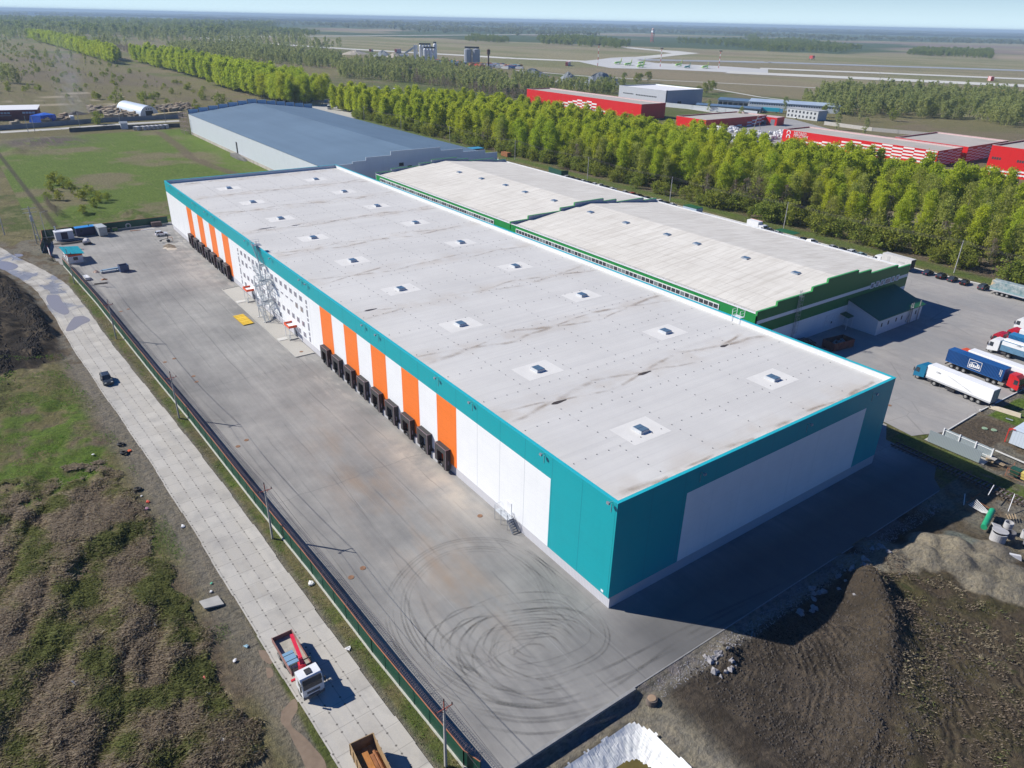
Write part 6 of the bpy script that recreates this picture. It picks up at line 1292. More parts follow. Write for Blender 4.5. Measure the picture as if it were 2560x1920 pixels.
# manholes
mh = MB(); mh.cyl((0, 0, 0), (0, 0, .03), .42, .40, 16); mm = mh.mesh('manhole_cover', M('rusty_cover', (.24, .13, .075), .85, 0, .3, 2))
for i, (x_, y_, lb) in enumerate(((146.6, 30.3, 'dark round patch-like manhole cover near the far fence stretch'), (147.3, 28.5, 'manhole cover right beside another near the far fence stretch'), (109.1, 28.5, 'rusty manhole cover, left of a pair across from the yellow barriers'), (109.9, 26.4, 'rusty manhole cover, right of a pair across from the yellow barriers'), (98.7, 25.3, 'rusty manhole cover, upper one beside a pale cement patch'), (95.7, 25.5, 'rusty manhole cover, lower one beside a pale cement patch'), (67.2, 24.5, 'rusty manhole cover, right of a pair near the long fence shadow'), (65.9, 26.4, 'rusty manhole cover, left of a pair near the long fence shadow'), (25.6, 2.6, 'large rusty manhole ring near the small steel stair'), (24.8, 22.3, 'rusty manhole cover, upper of two left of the tyre circles'), (24.0, 24.4, 'rusty manhole cover, lower of two left of the tyre circles'), (98.5, 2.2, 'orange manhole cover at the end of the gravel bed'), (9.9, -85.0, 'manhole cover in the lorry park beside the teal corner'))):
    o = bpy.data.objects.new('manhole_cover', mm); COL.objects.link(o); o.location = (x_, y_, .01); tag(o, lb, 'manhole cover', 'manhole covers')
mr = thing('manhole_ring', 'round well ring with a rusty lid on the gravel in front of the earth mounds', 'well ring', (*c2(1629, 1752, -.4), -.75)); mb = MB(); mb.cyl((0, 0, 0), (0, 0, .75), .62, .62, 18); mb.build('ring', M('dark_ring', (.16, .13, .11), .9), mr); mb = MB(); mb.cyl((0, 0, .76), (0, 0, .84), .5, .46, 16); mb.build('lid', M('clay_lid', (.33, .23, .15), .8), mr)
# tyres and litter beside the road
tyr = MB(); tyr.lathe([(.30, .03), (.50, .0), (.62, .08), (.62, .24), (.50, .32), (.30, .29), (.30, .03)], (0, 0, 0), 18); tm_ = tyr.mesh('tyre', BLACK)
for x_, y_, lb in ((77.5, 42.9, 'old black tyre on the verge, highest of the three'), (74.3, 43.0, 'old black tyre beside an orange rag'), (61.5, 43.4, 'old black tyre, lowest and alone on the verge')):
    o = bpy.data.objects.new('tyre', tm_); COL.objects.link(o); o.location = (x_, y_, .05); o.rotation_euler = (R(4), R(5), 0); tag(o, lb, 'tyre', 'old tyres by the slab road')
def litter(label, px, col, s_=.5, flat=.25, tall=1.0):
    x_, y_ = c2(*px); mb = MB(); mb.blob((0, 0, .1), s_*.5, (1, .8, flat), .35, 6, 4); o = mb.build('litter', M('litter_%d' % int(sum(col)*1000), col, .6), None, (x_, y_, float(H(np.array([x_]), np.array([y_]))[0])+.05)); tag(o, label, 'litter')
LT = [('orange rag beside the tyre', (323, 1128), (.8, .13, .03), .9), ('red scrap on the verge below the lowest tyre', (370, 1255), (.7, .08, .04), .8), ('pink scrap on the verge below the red one', (367, 1276), (.55, .3, .4), .8), ('white bottle on the verge above a green tuft', (354, 1241), (.8, .8, .8), .4), ('white scrap left of the tyres', (234, 1142), (.8, .8, .8), .5), ('white block on the verge near the slab road', (457, 1316), (.75, .75, .75), .8),
      ('red and white wrapper in the rough grass', (513, 1699), (.8, .15, .15), .8), ('pale grey scrap in the rough grass below the wrapper', (521, 1738), (.6, .62, .6), .7), ('white bag in the grass above the wrapper', (388, 1567), (.78, .78, .78), .7), ('white bundle in the grass near the concrete slab', (479, 1591), (.7, .75, .73), .8), ('white scrap at the edge of the mud', (588, 1655), (.8, .8, .8), .6), ('blue scrap at the edge of the slab road', (616, 1616), (.3, .5, .6), .6), ('white scrap in the lower grass by the mud', (561, 1866), (.8, .8, .8), .6), ('yellow scrap on the verge under the tyre', (290, 1179), (.7, .4, .05), .5), ('green bottle beside the slab road', (529, 1460), (.1, .5, .3), .5), ('white cloth lying by the green fence', (778, 1460), (.75, .75, .73), 1.1), ('white plastic bag beside the slab road and fence', (871, 1622), (.7, .7, .7), .8), ('white rag near the concrete slab top', (528, 1481), (.75, .75, .75), .5)]
for lb, px, c_, s_ in LT: litter(lb, px, c_, s_)
sb = thing('concrete_slab', 'tilted broken concrete slab in the grass beside the slab road', 'slab', (*c2(529, 1512), .15)); mb = MB(); mb.hexa([(-1.0, -1.3, -.1), (1.0, -1.1, -.1), (.9, 1.2, .2), (-.8, 1.0, .25), (-1.0, -1.3, .1), (1.0, -1.1, .1), (.9, 1.2, .42), (-.8, 1.0, .46)]); mb.build('slab', CONC, sb)
gp = thing('grey_panel', 'small blue-grey panel dropped in the tall dry grass', 'panel', (*c2(201, 1720), .9), R(20)); mb = MB(); mb.hexa([(-.5, -.5, 0), (.5, -.5, 0), (.5, .5, .3), (-.5, .5, .3), (-.5, -.5, .05), (.5, -.5, .05), (.5, .5, .35), (-.5, .5, .35)]); mb.build('sheet', M('bluegrey_sheet', (.18, .2, .26), .5), gp)
# ------------------------------------------------------------------ railway, sheds and concrete rings on the right
def railway():
    b = thing('railway_track', 'single railway track with dark rails running into the shade behind the warehouse', 'railway'); A_, B_ = np.array([1.5, -71.1]), np.array([-60, -71.1]); mr_, ms = MB(), MB()
    for y_ in (-70.35, -71.87): mr_.box(-60, 1.5, y_-.04, y_+.04, .14, .28); mr_.box(-60, 1.5, y_-.08, y_+.08, .12, .15)
    for k in range(90): x_ = 1.0-.66*k; ms.box(x_-.13, x_+.13, -72.5, -69.8, .0, .12)
    mr_.build('rail', M('rail_steel', (.10, .07, .06), .5, .5, .2), b); ms.build('sleeper', M('sleeper_wood', (.16, .14, .125), .9, 0, .25), b)
railway()
q = NT('silver_corrugated'); s = q.xyz(); rb = q.line(s[0], .25, 0, .09); q.bump(rb, .4, .04); SILV = q.fin(q.mix(q.math('MULTIPLY', rb, .35), (.38, .44, .46), (.22, .26, .29)), .4, .3)
def panelfence(label, a, c, h, posts):
    b = thing('panel_fence', label, 'fence'); mb = MB(); mb.bar((*a, h/2+.1), (*c, h/2+.1), .06, h); mb.build('sheet', SILV, b)
    if posts:
        mb = MB(); n = 3
        for k in range(n+1): x_, y_ = a[0]+(c[0]-a[0])*k/n, a[1]+(c[1]-a[1])*k/n; mb.box(x_-.09, x_+.09, y_+.04, y_+.22, 0, h+.25)
        for z_ in (.6, h-.2): mb.bar((a[0], a[1]+.08, z_), (c[0], c[1]+.08, z_), .06, .1)
        mb.build('frame', WHITE, b)
panelfence('silver corrugated screen on the grass strip beside the railway', (-1.6, -77.2), (-10.6, -77.3), 2.3, False)
panelfence('silver screen with a white frame standing behind the plain one', (-2.7, -80.4), (-11.2, -80.2), 2.1, True)
mb = MB(); mb.quad((-1, -77.4, .03), (-11.3, -77.5, .03), (-11.3, -80, .03), (-1, -80.2, .03)); tag(mb.build('concrete_pad', CONC), kind='structure')
mb = MB(); WK = M('whitewashed_kerb', (.62, .62, .60), .8)
for a, c in (((-1.8, -84.3), (-1.6, -95.8)), ((-1.8, -84.3), (-9.0, -84.3)), ((-1.6, -97.7), (-2.3, -122)), ((-1.6, -97.7), (-1.3, -98.4)), ((-10.3, -84.3), (-19, -84.0)), ((50, -181.0), (15, -184.6)), ((156, -181.2), (50, -181.0))): mb.bar((*a, .1), (*c, .1), .18, .2)
tag(mb.build('kerb', WK), kind='structure')
def pallet(mb, x, y, z, rz=0):
    c_, s_ = math.cos(rz), math.sin(rz); f = lambda a, b_, q_: (x+a*c_-b_*s_, y+a*s_+b_*c_, z+q_)
    for k in range(7): mb.bar(f(-.6+.2*k, -.4, .13), f(-.6+.2*k, .4, .13), .13, .025)
    for b_ in (-.36, 0, .36): mb.bar(f(-.6, b_, .06), f(.6, b_, .06), .1, .1)
PALW = M('pallet_wood', (.42, .32, .20), .8, 0, .25, 2)
for i, (x_, y_, n_, lb) in enumerate(((-11.4, -79.9, 4, 'stack of wooden pallets with a board on top beside the silver screens'), (-12.9, -80.3, 1, 'single wooden pallet on the ground next to the pallet stack'))):
    b_ = thing('pallet_stack', lb, 'pallets', (x_, y_, .03)); mb = MB(); [pallet(mb, .1*math.sin(k), .06*k, .15*k, .2*k) for k in range(n_)]; mb.build('pallet', PALW, b_)
    if n_ > 1: mb = MB(); mb.box(-.8, .8, -.5, .6, .62, .68); mb.build('board', M('grey_board', (.45, .42, .38), .8), b_)
for x_, c_, lb in ((-15.9, (.015, .07, .045), 'dark green waste container in a fenced corner'), (-17.6, (.60, .50, .13), 'pale yellow waste container next to the green one')):
    b_ = thing('waste_container', lb, 'bin', (x_, -78.4, 0)); mb = MB(); mb.hexa([(-.6, -.5, .15), (.6, -.5, .15), (.6, .5, .15), (-.6, .5, .15), (-.72, -.6, 1.25), (.72, -.6, 1.25), (.72, .6, 1.25), (-.72, .6, 1.25)]); mb.build('body', M('bin_%s' % lb[:4], c_, .5), b_); mb = MB(); mb.box(-.76, .76, -.65, .65, 1.25, 1.36); mb.build('lid', M('bin_lid_%s' % lb[:4], tuple(v*1.15 for v in c_), .5), b_)
    for sx in (-1, 1):
        for sy in (-1, 1): wheel(b_, sx*.45, sy*.38, .08, .06, rim=False)
b_ = thing('mesh_fence', 'rusty mesh corner fence around the two waste containers', 'fence', (-15, -77, 0)); mb = MB()
for x_, y_ in ((0, -2.8), (0, 0), (-4.2, 0)): mb.bar((x_, y_, 0), (x_, y_, 1.6), .07)
for z_ in (.2, .9, 1.55): mb.bar((0, -2.8, z_), (0, 0, z_), .03); mb.bar((0, 0, z_), (-4.2, 0, z_), .03)
mb.build('frame', ORW, b_)
sh = thing('metal_shed', 'pale blue metal shed with a red frame corner, cut by the right edge', 'shed', (-10.4, -89.3, 0)); mb = MB(); mb.box(-8, 0, -8, 0, .05, 2.9); mb.build('wall', wallmat('pale_blue_shed', (.55, .62, .70), (.8, .8, .8), 'x', 0, .5, 50, 0), sh); mb = MB(); mb.box(-8.1, .1, -8.1, .1, 2.9, 3.0); mb.build('roof', M('pale_blue_roof2', (.58, .66, .74), .4), sh)
mb = MB(); mb.bar((.6, .1, 0), (.6, .1, 2.9), .14); mb.bar((.6, .1, 2.85), (-.4, .1, 2.95), .14); mb.bar((.6, .1, 2.2), (.6, -2.2, 2.2), .14); mb.build('red_frame', M('signal_red', (.6, .03, .02), .5), sh)
for x_, y_, lb in ((-6.7, -92.0, 'pale green well lid on the dark flower bed, right one'), (-5.4, -91.2, 'pale green well lid on the dark flower bed, left one')): mb = MB(); mb.cyl((0, 0, 0), (0, 0, .12), .5, .5, 16); o = mb.build('well_lid', M('pale_green_lid', (.25, .36, .24), .7), None, (x_, y_, .02)); tag(o, lb, 'well lid')
lb_ = thing('concrete_ramp', 'low rounded concrete block and grey pipe near the lorry park kerb', 'block', (-4.6, -101.5, 0), R(10)); mb = MB(); mb.hexa([(-2.8, -.4, 0), (2.8, -.4, 0), (2.8, .4, 0), (-2.8, .4, 0), (-2.6, -.25, .7), (2.6, -.25, .7), (2.6, .25, .7), (-2.6, .25, .7)]); mb.build('block', M('cream_block', (.6, .52, .40), .8), lb_)
mb = MB(); mb.tube([(-7.2, -98.6, .3), (-6.0, -98.4, .3)], .12, 6); o = mb.build('drain_pipe', STEEL); tag(o, 'short grey pipe lying on a wooden trestle by the cream block', 'pipe')
# shade-side rubbish: lattice trestles, green pipe, rings
gpz = thing('plastic_pipe', 'thick bright green plastic pipe lying beside the concrete rings', 'pipe', (0, 0, 0)); mb = MB(); mb.cyl((*c2(2477, 1286), .75), (*c2(2456, 1328), .75), .45, .45, 18); mb.build('pipe', M('green_plastic', (.02, .33, .16), .4), gpz)
RNG = M('ring_concrete', (.42, .42, .43), .85, 0, .12, 1); RND = M('ring_dark', (.15, .15, .17), .85, 0, .2, 1)
def ring(label, x, y, r, h, mat, z=0.0, n=1, tilt=0.0):
    b = thing('concrete_ring', label, 'concrete ring', (x, y, z), 0, 'concrete well rings')
    for k in range(n): mb = MB(); hh = h/n; z0 = k*hh; mb.lathe([(r, z0+.02), (r, z0+hh-.02), (r-.12, z0+hh-.02), (r-.12, z0+.02), (r, z0+.02)], (0, 0, 0), 24); mb.build('ring', mat, b)
    b.rotation_euler = (R(tilt), 0, 0); return b
ring('wide stack of flat white concrete rings beside the green pipe', -22.4, -56.9, 1.05, 1.5, RNG, .2, 5)
mb = MB(); mb.lathe([(0, 0), (1.1, 0), (1.1, .1), (0, .1)], (0, 0, 0), 24); o = mb.build('ring_lid', RNG, None, (-22.3, -57.2, 1.75)); tag(o, 'round lid lying on the wide ring stack', 'lid'); o.rotation_euler = (R(6), 0, 0)
mb = MB(); mb.box(-.6, .6, -.9, .9, 0, .15); o = mb.build('square_slab', RNG, None, (-21.3, -58.8, 1.2)); o.rotation_euler = (R(14), R(-8), R(30)); tag(o, 'square concrete slab leaning on the wide ring stack', 'slab')
ring('upright grey concrete ring behind the dark one', -22.1, -60.7, .62, 1.0, RNG, .7); ring('dark damp concrete ring, lower middle one', -23.2, -59.0, .64, 1.0, RND, .35); ring('two-tone double ring at the right edge', -25.3, -60.0, .62, 1.9, RND, 0, 2); ring('pale concrete ring lying behind the double ring', -24.4, -61.3, .6, 1.2, RNG, 0, 1, 0)
blk = thing('foundation_block', 'single white trapezoid concrete block on the sandy soil', 'block', (*c2(2533, 1397), .1), R(35)); mb = MB(); mb.hexa([(-.9, -.5, 0), (.9, -.5, 0), (.9, .5, 0), (-.9, .5, 0), (-.75, -.15, .7), (.75, -.15, .7), (.75, .25, .7), (-.75, .25, .7)]); mb.build('block', M('white_concrete', (.6, .6, .62), .8), blk)
b_ = thing('steel_trestle', 'tangled white and rusty steel lattice lying in the shade edge', 'steel frame'); mb = MB(); mw = MB(); pt = lambda a, c, z=.4: (*c2(1920+a*.28933, 960+c*.28933), z)
for k in range(6): mw.bar(pt(1730+k*12, 1050-k*4, .2+.1*k), pt(1850+14*k, 1120+k*3, .2), .07)
mw.bar(pt(1690, 985, .8), pt(1690, 1050, .1), .1); mw.bar(pt(1880, 1020, 1.4), pt(1925, 945, 1.6), .1); mb.bar(pt(1740, 1000, .5), pt(1940, 1110, .4), .09); mb.bar(pt(1710, 1040, .3), pt(1820, 985, .9), .09); mw.bar(pt(2070, 1110, .2), pt(2100, 1030, 1.8), .09); mw.build('white_bar', WHITE, b_); mb.build('rusty_bar', RUST, b_)
b_ = thing('broken_pallet', 'broken wooden frame lying behind the concrete rings', 'wood'); mb = MB()
for k in range(4): mb.bar(pt(2050+25*k, 1140, .4), pt(2075+22*k, 1180, .3), .09)
mb.bar(pt(2040, 1150, .4), pt(2130, 1165, .3), .09); mb.build('slat', PALW, b_)
sk = thing('skip', 'open rusty red steel skip full of scrap beside the green warehouse', 'skip', (32.9, -103.0, 0), R(-8)); RSK = M('skip_rust', (.16, .06, .05), .8, .1, .3, 1.5); mb = MB(); a, c, h = 1.7, 3.4, 2.0
for p_ in ((-a, -a+.1, -c, c), (a-.1, a, -c, c), (-a+.1, a-.1, -c, -c+.1), (-a+.1, a-.1, c-.1, c)): mb.box(p_[0], p_[1], p_[2], p_[3], .2, h)
mb.box(-a, a, -c, c, .1, .2)
for k in range(7): y_ = -c+.4+k*1.0; mb.box(-a-.08, -a-.005, y_-.06, y_+.06, .2, h); mb.box(a+.005, a+.08, y_-.06, y_+.06, .2, h)
mb.build('body', RSK, sk); mb = MB(); [mb.bar((random.uniform(-1.4, 1.4), random.uniform(-3, 3), random.uniform(.4, 1.3)), (random.uniform(-1.4, 1.4), random.uniform(-3, 3), random.uniform(.8, 1.5)), .12) for _ in range(30)]; mb.build('scrap', STEEL, sk)
gs = thing('shelter', 'green-roofed shelter among the parked cars behind the cream roof', 'shelter', (99.3, -176.0, 0)); mb = MB(); mb.box(-3.8, 3.8, -2, 2, 2.5, 2.65); mb.build('roof', GROOF, gs); mb = MB(); [mb.bar((x_, y_, 0), (x_, y_, 2.5), .12) for x_ in (-3.6, 3.6) for y_ in (-1.8, 1.8)]; mb.build('post', STEEL, gs)
gs = thing('shelter', 'green-roofed shelter at the kerb halfway along the cream roof', 'shelter', (143.5, -176.6, 0)); mb = MB(); mb.box(-3.6, 3.6, -2, 2, 2.5, 2.65); mb.build('roof', GROOF, gs); mb = MB(); mb.box(-3.5, 3.5, -1.9, 1.9, 0, 2.5); mb.build('wall', M('pale_blue_wall', (.35, .45, .55), .6), gs)
gs = thing('green_screen', 'dark green sheet fence at the kerb beyond the far cream roof', 'fence', (*t(2, 0, 370, 1505), 0), R(-8)); mb = MB(); mb.box(-6, 6, -.06, .06, 0, 2.6); mb.box(-6, -5.9, -4, -.06, 0, 2.6); mb.build('sheet', GSH, gs)
gs = thing('blue_cabin', 'small bright blue cabin at the right end of the blue-grey roof', 'cabin', (*t(1, 0, 1880, 1330), 0), R(0)); mb = MB(); mb.box(-3, 3, -5, 5, 0, 3); mb.build('wall', M('navy_wall', (.03, .05, .12), .5), gs); mb = MB(); mb.box(-3.1, 3.1, -5.1, 5.1, 3.0, 3.2); mb.build('roof', M('azure_roof', (.05, .30, .52), .4), gs)
for i, (a, c, col_, lb) in enumerate(((2160, 1350, RUST, 'rusty flat container behind the far cream roof'), (2090, 1400, WHITE, 'white sheets stacked beyond the far cream roof'))):
    gs = thing('yard_container', lb, 'container', (*t(1, 0, a, c), 0)); mb = MB(); mb.box(-3, 3, -1.3, 1.3, .1, 2.2-1.0*i); mb.build('body', col_, gs)

# ------------------------------------------------------------------ lined pond (bottom edge)
q = NT('pond_liner'); n = q.noise(1.2, 4, dist=.8); q.bump(q.math('ADD', n, q.noise(1, 4, q.map(q.pos(), (.6, 6, 1), R(-50)))), .5, .25); LIN = q.fin(q.mix(q.ramp(q.noise(.8, 3), .4, .7), (.78, .78, .76), (.66, .68, .66)), .45)
N = 110; mb = MB(); gxs = np.linspace(-13.45, -34, N); gys = np.linspace(7.6, 34, N); GX, GY = np.meshgrid(gxs, gys, indexing='ij')
def linerz(x, y):
    e = np.minimum(-13.5-x+0*y, y-7.7); e = -np.log(np.exp(-(-13.5-x)*1.1)+np.exp(-(y-7.7)*1.1))/1.1
    ang = np.arctan2(y-13.5, -(x+18.5)); fold = np.sin(ang*46+2*np.sin(ang*9))*.5+np.sin((x*1.1+y*.9)*3.1)*.3
    z = -.78-.47*np.clip(e, 0, 4.6)+.085*fold*ss(e, .05, 1.2)*(1-ss(e, 3.4, 4.4))+.10*(1-ss(e, 0, .5))
    return z, e
Zl, El = linerz(GX, GY); Zl = Zl+.03*(np.random.default_rng(3).random(Zl.shape)-.5)
jig = .22*(fbm(GX, GY, .9, 70, 3)-.5)*2
for i in range(N):
    for j in range(N): mb.v.append((GX[i, j], GY[i, j], Zl[i, j]))
for i in range(N-1):
    for j in range(N-1):
        if El[i, j] > -.02+jig[i, j]: mb.f.append((i*N+j, (i+1)*N+j, (i+1)*N+j+1, i*N+j+1)); mb.k.append(0)
pl = mb.build('pond_liner', LIN, smooth=True); tag(pl, 'crumpled white plastic liner of a small pond at the bottom edge', 'pond liner')
mb = MB(); mb.quad((-14.5, 9, -1.98), (-40, 9, -1.98), (-40, 40, -1.98), (-14.5, 40, -1.98)); q = NT('olive_water'); q.fin(q.mix(q.ramp(q.noise(.9, 3), .4, .7), (.13, .105, .03), (.09, .075, .022)), .08, 0, .5); tag(mb.build('pond_water', q.m), kind='structure')

# ------------------------------------------------------------------ rocks, grass tufts
ROCK = M('rubble', (.30, .29, .30), .9, 0, .25, 2); mbs = []
for k in range(6): mb = MB(); mb.blob((0, 0, .1), .5, (1, .75, .6), .35, 7, 4); mbs.append(mb.mesh('boulder', ROCK))
def Hs(x, y): return float(H(np.array([x]), np.array([y]))[0])
for k in range(44):
    x_, y_ = (random.uniform(-15.5, -12.2), random.uniform(-9, -3)) if k < 16 else (random.uniform(-15.5, -12.6), random.uniform(-42, -20)) if k < 38 else (random.uniform(-20, -13), random.uniform(-60, -20))
    o = bpy.data.objects.new('boulder', random.choice(mbs)); COL.objects.link(o); o.location = (x_, y_, Hs(x_, y_)); o.scale = (random.uniform(.35, 1.3),)*3; o.rotation_euler = (0, 0, random.random()*6); tag(o, 'grey boulder lying along the stony edge of the new asphalt', 'boulder', 'boulders along the asphalt edge')
def tufts(name, label, n, region, cols, hgt, wd, cond=None, lean=.5, blades=5, mat=None):
    """grass: thin bent blades in tufts"""
    r = np.random.default_rng(len(name)*7+n); x = r.uniform(region[0], region[1], n); y = r.uniform(region[2], region[3], n); z = H(x, y); keep = np.ones(n, bool) if cond is None else cond(x, y, z)
    x, y, z = x[keep], y[keep], z[keep]; m_ = len(x)*blades; x = np.repeat(x, blades)+r.normal(0, .14, m_); y = np.repeat(y, blades)+r.normal(0, .14, m_); z = np.repeat(z, blades)
    a = r.uniform(0, 6.28, m_); hh = hgt*r.uniform(.5, 1.25, m_); ln = lean*r.uniform(.3, 1.5, m_); da = 2.4+r.normal(0, .9, m_); ww = wd*r.uniform(.6, 1.4, m_)
    dx, dy = np.cos(da)*hh*ln, np.sin(da)*hh*ln; px, py = np.cos(a)*ww, np.sin(a)*ww
    V = np.stack([np.stack([x-px, y-py, z-.05], 1), np.stack([x+px, y+py, z-.05], 1), np.stack([x+dx*.5+px*.6, y+dy*.5+py*.6, z+hh*.7], 1), np.stack([x+dx*1.3, y+dy*1.3, z+hh], 1)], 1).reshape(-1, 3)
    Fq = np.arange(4*m_).reshape(-1, 4); me = bpy.data.meshes.new(name); me.vertices.add(len(V)); me.vertices.foreach_set('co', V.ravel()); me.loops.add(Fq.size); me.loops.foreach_set('vertex_index', Fq.ravel().astype(np.int32))
    me.polygons.add(m_); me.polygons.foreach_set('loop_start', np.arange(0, 4*m_, 4, dtype=np.int32)); me.polygons.foreach_set('loop_total', np.full(m_, 4, dtype=np.int32))
    qq = np.clip((fbm(x, y, 4.5, 91, 3)-.38)/.24+r.normal(0, .22, m_), 0, .999); C_ = np.array(cols)[(qq*len(cols)).astype(int)]*r.uniform(.75, 1.25, (m_, 1)); me.update(calc_edges=True)
    at = me.color_attributes.new('tint', 'FLOAT_COLOR', 'POINT'); at.data.foreach_set('color', np.concatenate([C_.repeat(4, 0), np.ones((4*m_, 1))], 1).ravel()); me.materials.append(mat or BLADE)
    o = bpy.data.objects.new(name, me); COL.objects.link(o); return tag(o, label, 'grass', kind='stuff')
q = NT('grass_blades'); va = q.n('VertexColor'); va.layer_name = 'tint'; q.fin(q.mix(1, va.outputs[0], (2.0, 2.0, 1.9), 'MULTIPLY'), .85, 0, .1); tr = q.n('BsdfTranslucent'); q.L(q.mix(1, va.outputs[0], (1.5, 1.5, 1.4), 'MULTIPLY'), tr.inputs[0]); mx_ = q.n('MixShader'); mx_.inputs[0].default_value = .4; q.L(q.b.outputs[0], mx_.inputs[1]); q.L(tr.outputs[0], mx_.inputs[2]); q.L(mx_.outputs[0], q.out.inputs[0]); BLADE = q.m
DRY = [(.22, .185, .15), (.19, .155, .125), (.27, .235, .17), (.22, .19, .13), (.19, .17, .11), (.165, .155, .085), (.135, .145, .06)]
GRN = [(.09, .17, .03), (.12, .21, .035), (.07, .12, .03), (.16, .17, .07)]
def rdist(x, y): return segd(x, y, ROAD_C)[0]
tufts('dry_grass', 'matted dry grass and weeds covering the rough ground left of the slab road', 80000, (4, 75, 40.5, 68), DRY, .40, .015, lambda x, y, z: (rdist(x, y) > 6.5+5*fbm(x, y, 4, 78)) & (fbm(x, y, 3, 77)+.25*(1-ss(x, 60, 75)) > .52), 1.0, 4)
tufts('green_grass', 'bright grass left of the slab road and along its verge', 26000, (20, 125, 40, 66), GRN, .20, .02, lambda x, y, z: (rdist(x, y) > 6.0) & (fbm(x, y, 6, 8, 4) > .5), .5, 3)
tufts('verge_grass', 'grass strip between the slab road and the green fence', 14000, (-12, 170, 26.5, 42), GRN+DRY[:3], .18, .018, lambda x, y, z: (rdist(x, y) > 4.2) & (y > np.interp(x, [-10, 27, 99, 155, 195], [26.6, 28.9, 32.4, 34.8, 37.2])) & (y < 40) & (fbm(x, y, 2.5, 15) > .42) & (y < np.interp(x, [-30, -3, 100, 176], [31, 33, 38, 42])), .7, 3)
tufts('weeds', 'sparse weeds and straw on the brown plateau behind the earth ridge', 9000, (-40, -15, -41, 0), [(.13, .105, .085), (.17, .14, .11), (.15, .13, .085), (.10, .115, .045), (.20, .17, .125)], .28, .016, lambda x, y, z: ((np.interp(y, [-33, -29.8, -26, -20, -13.5, -6], [-14.2, -19, -23, -26.5, -29, -32])-x) > 1.2) & (fbm(x, y, 2, 99) > .5), .9, 3)

# ------------------------------------------------------------------ trees
RB = random.Random(11)
LEAF = {}
def leafmat(name, c1, c2):
    q = NT(name); oi = q.n('ObjectInfo'); va = q.n('VertexColor'); va.layer_name = 'tint'; s = q.xyz(va.outputs[0])
    col = q.mix(s[0], c1, c2); col = q.mix(q.math('MULTIPLY', oi.outputs['Random'], .55), col, q.mix(1, col, (1.25, 1.0, .75), 'MULTIPLY')); col = q.mix(q.ramp(q.noise(.02, 3), .4, .65, 0, .4), col, q.mix(1, col, (.75, .9, .8), 'MULTIPLY'))
    q.fin(col, .75, 0, .15); tr = q.n('BsdfTranslucent'); q.L(col, tr.inputs[0]); mx_ = q.n('MixShader'); mx_.inputs[0].default_value = .5; q.L(q.b.outputs[0], mx_.inputs[1]); q.L(tr.outputs[0], mx_.inputs[2]); q.L(mx_.outputs[0], q.out.inputs[0]); return q.m
L_POP = leafmat('poplar_leaves', (.31, .41, .028), (.57, .65, .06)); L_BIR = leafmat('birch_leaves', (.27, .31, .11), (.44, .48, .18)); L_PO2 = leafmat('thin_poplar_leaves', (.24, .30, .05), (.46, .50, .12)); L_BUSH = leafmat('shrub_leaves', (.16, .22, .04), (.34, .38, .07)); L_BARE = leafmat('bare_twigs', (.20, .17, .14), (.30, .26, .21))
L_FAR = leafmat('far_leaves', (.16, .20, .10), (.24, .28, .13)); L_PINE = leafmat('pine_needles', (.03, .045, .025), (.05, .07, .03))
BARKM = M('pale_bark', (.30, .28, .24), .9, 0, .25, 1.2); BARKD = M('dark_bark', (.12, .10, .085), .9, 0, .25, 1.2)
def leafcloud(n, fn, size, seed, flat=.0):
    """n small leaf-spray faces; fn(rng, n) gives their centres and light tint"""
    r = np.random.default_rng(seed); C, tint = fn(r, n); d1 = r.normal(size=(n, 3)); d1 /= np.linalg.norm(d1, axis=1)[:, None]; d2 = np.cross(d1, r.normal(size=(n, 3))); d2 /= np.linalg.norm(d2, axis=1)[:, None]
    s_ = size*r.uniform(.55, 1.4, n)[:, None]; V = np.stack([C-d1*s_, C-d2*s_*.6, C+d1*s_, C+d2*s_*.6], 1).reshape(-1, 3); return V, tint
def cloudmesh(name, V, tint, mat):
    n = len(V)//4; me = bpy.data.meshes.new(name); me.vertices.add(len(V)); me.vertices.foreach_set('co', V.ravel()); me.loops.add(4*n); me.loops.foreach_set('vertex_index', np.arange(4*n, dtype=np.int32)); me.polygons.add(n)
    me.polygons.foreach_set('loop_start', np.arange(0, 4*n, 4, dtype=np.int32)); me.polygons.foreach_set('loop_total', np.full(n, 4, dtype=np.int32)); me.update(calc_edges=True)
    at = me.color_attributes.new('tint', 'FLOAT_COLOR', 'POINT'); c = np.repeat(tint, 4)[:, None]; at.data.foreach_set('color', np.concatenate([c, c, c, np.ones((4*n, 1))], 1).ravel()); me.materials.append(mat); return me
def crownfn(h, z0, rmax, shape, clumps, seed, spread=.9):
    rr = np.random.default_rng(seed); cl = []
    for k in range(clumps):
        u = rr.random()**.85; zz = z0+(h-z0)*u
        prof = {'poplar': math.sin(math.pi*min(1, (u*.86+.10)))**.6, 'birch': (1-u)**.6*(.45+.9*min(1, u*4)), 'round': math.sqrt(max(.02, 1-(2*u-1)**2))}[shape]
        a = rr.random()*6.283; q_ = rmax*prof*math.sqrt(rr.random())*1.0; cl.append((q_*math.cos(a), q_*math.sin(a), zz, spread*rr.uniform(.6, 1.25), rr.random()))
    cl = np.array(cl)
    def fn(r, n):
        i = r.integers(0, len(cl), n); C = cl[i, :3]+r.normal(size=(n, 3))*cl[i, 3:4]*np.array([.62, .62, .55]); return C, np.clip(cl[i, 4]*.5+r.random(n)*.55, 0, 1)
    return fn, cl
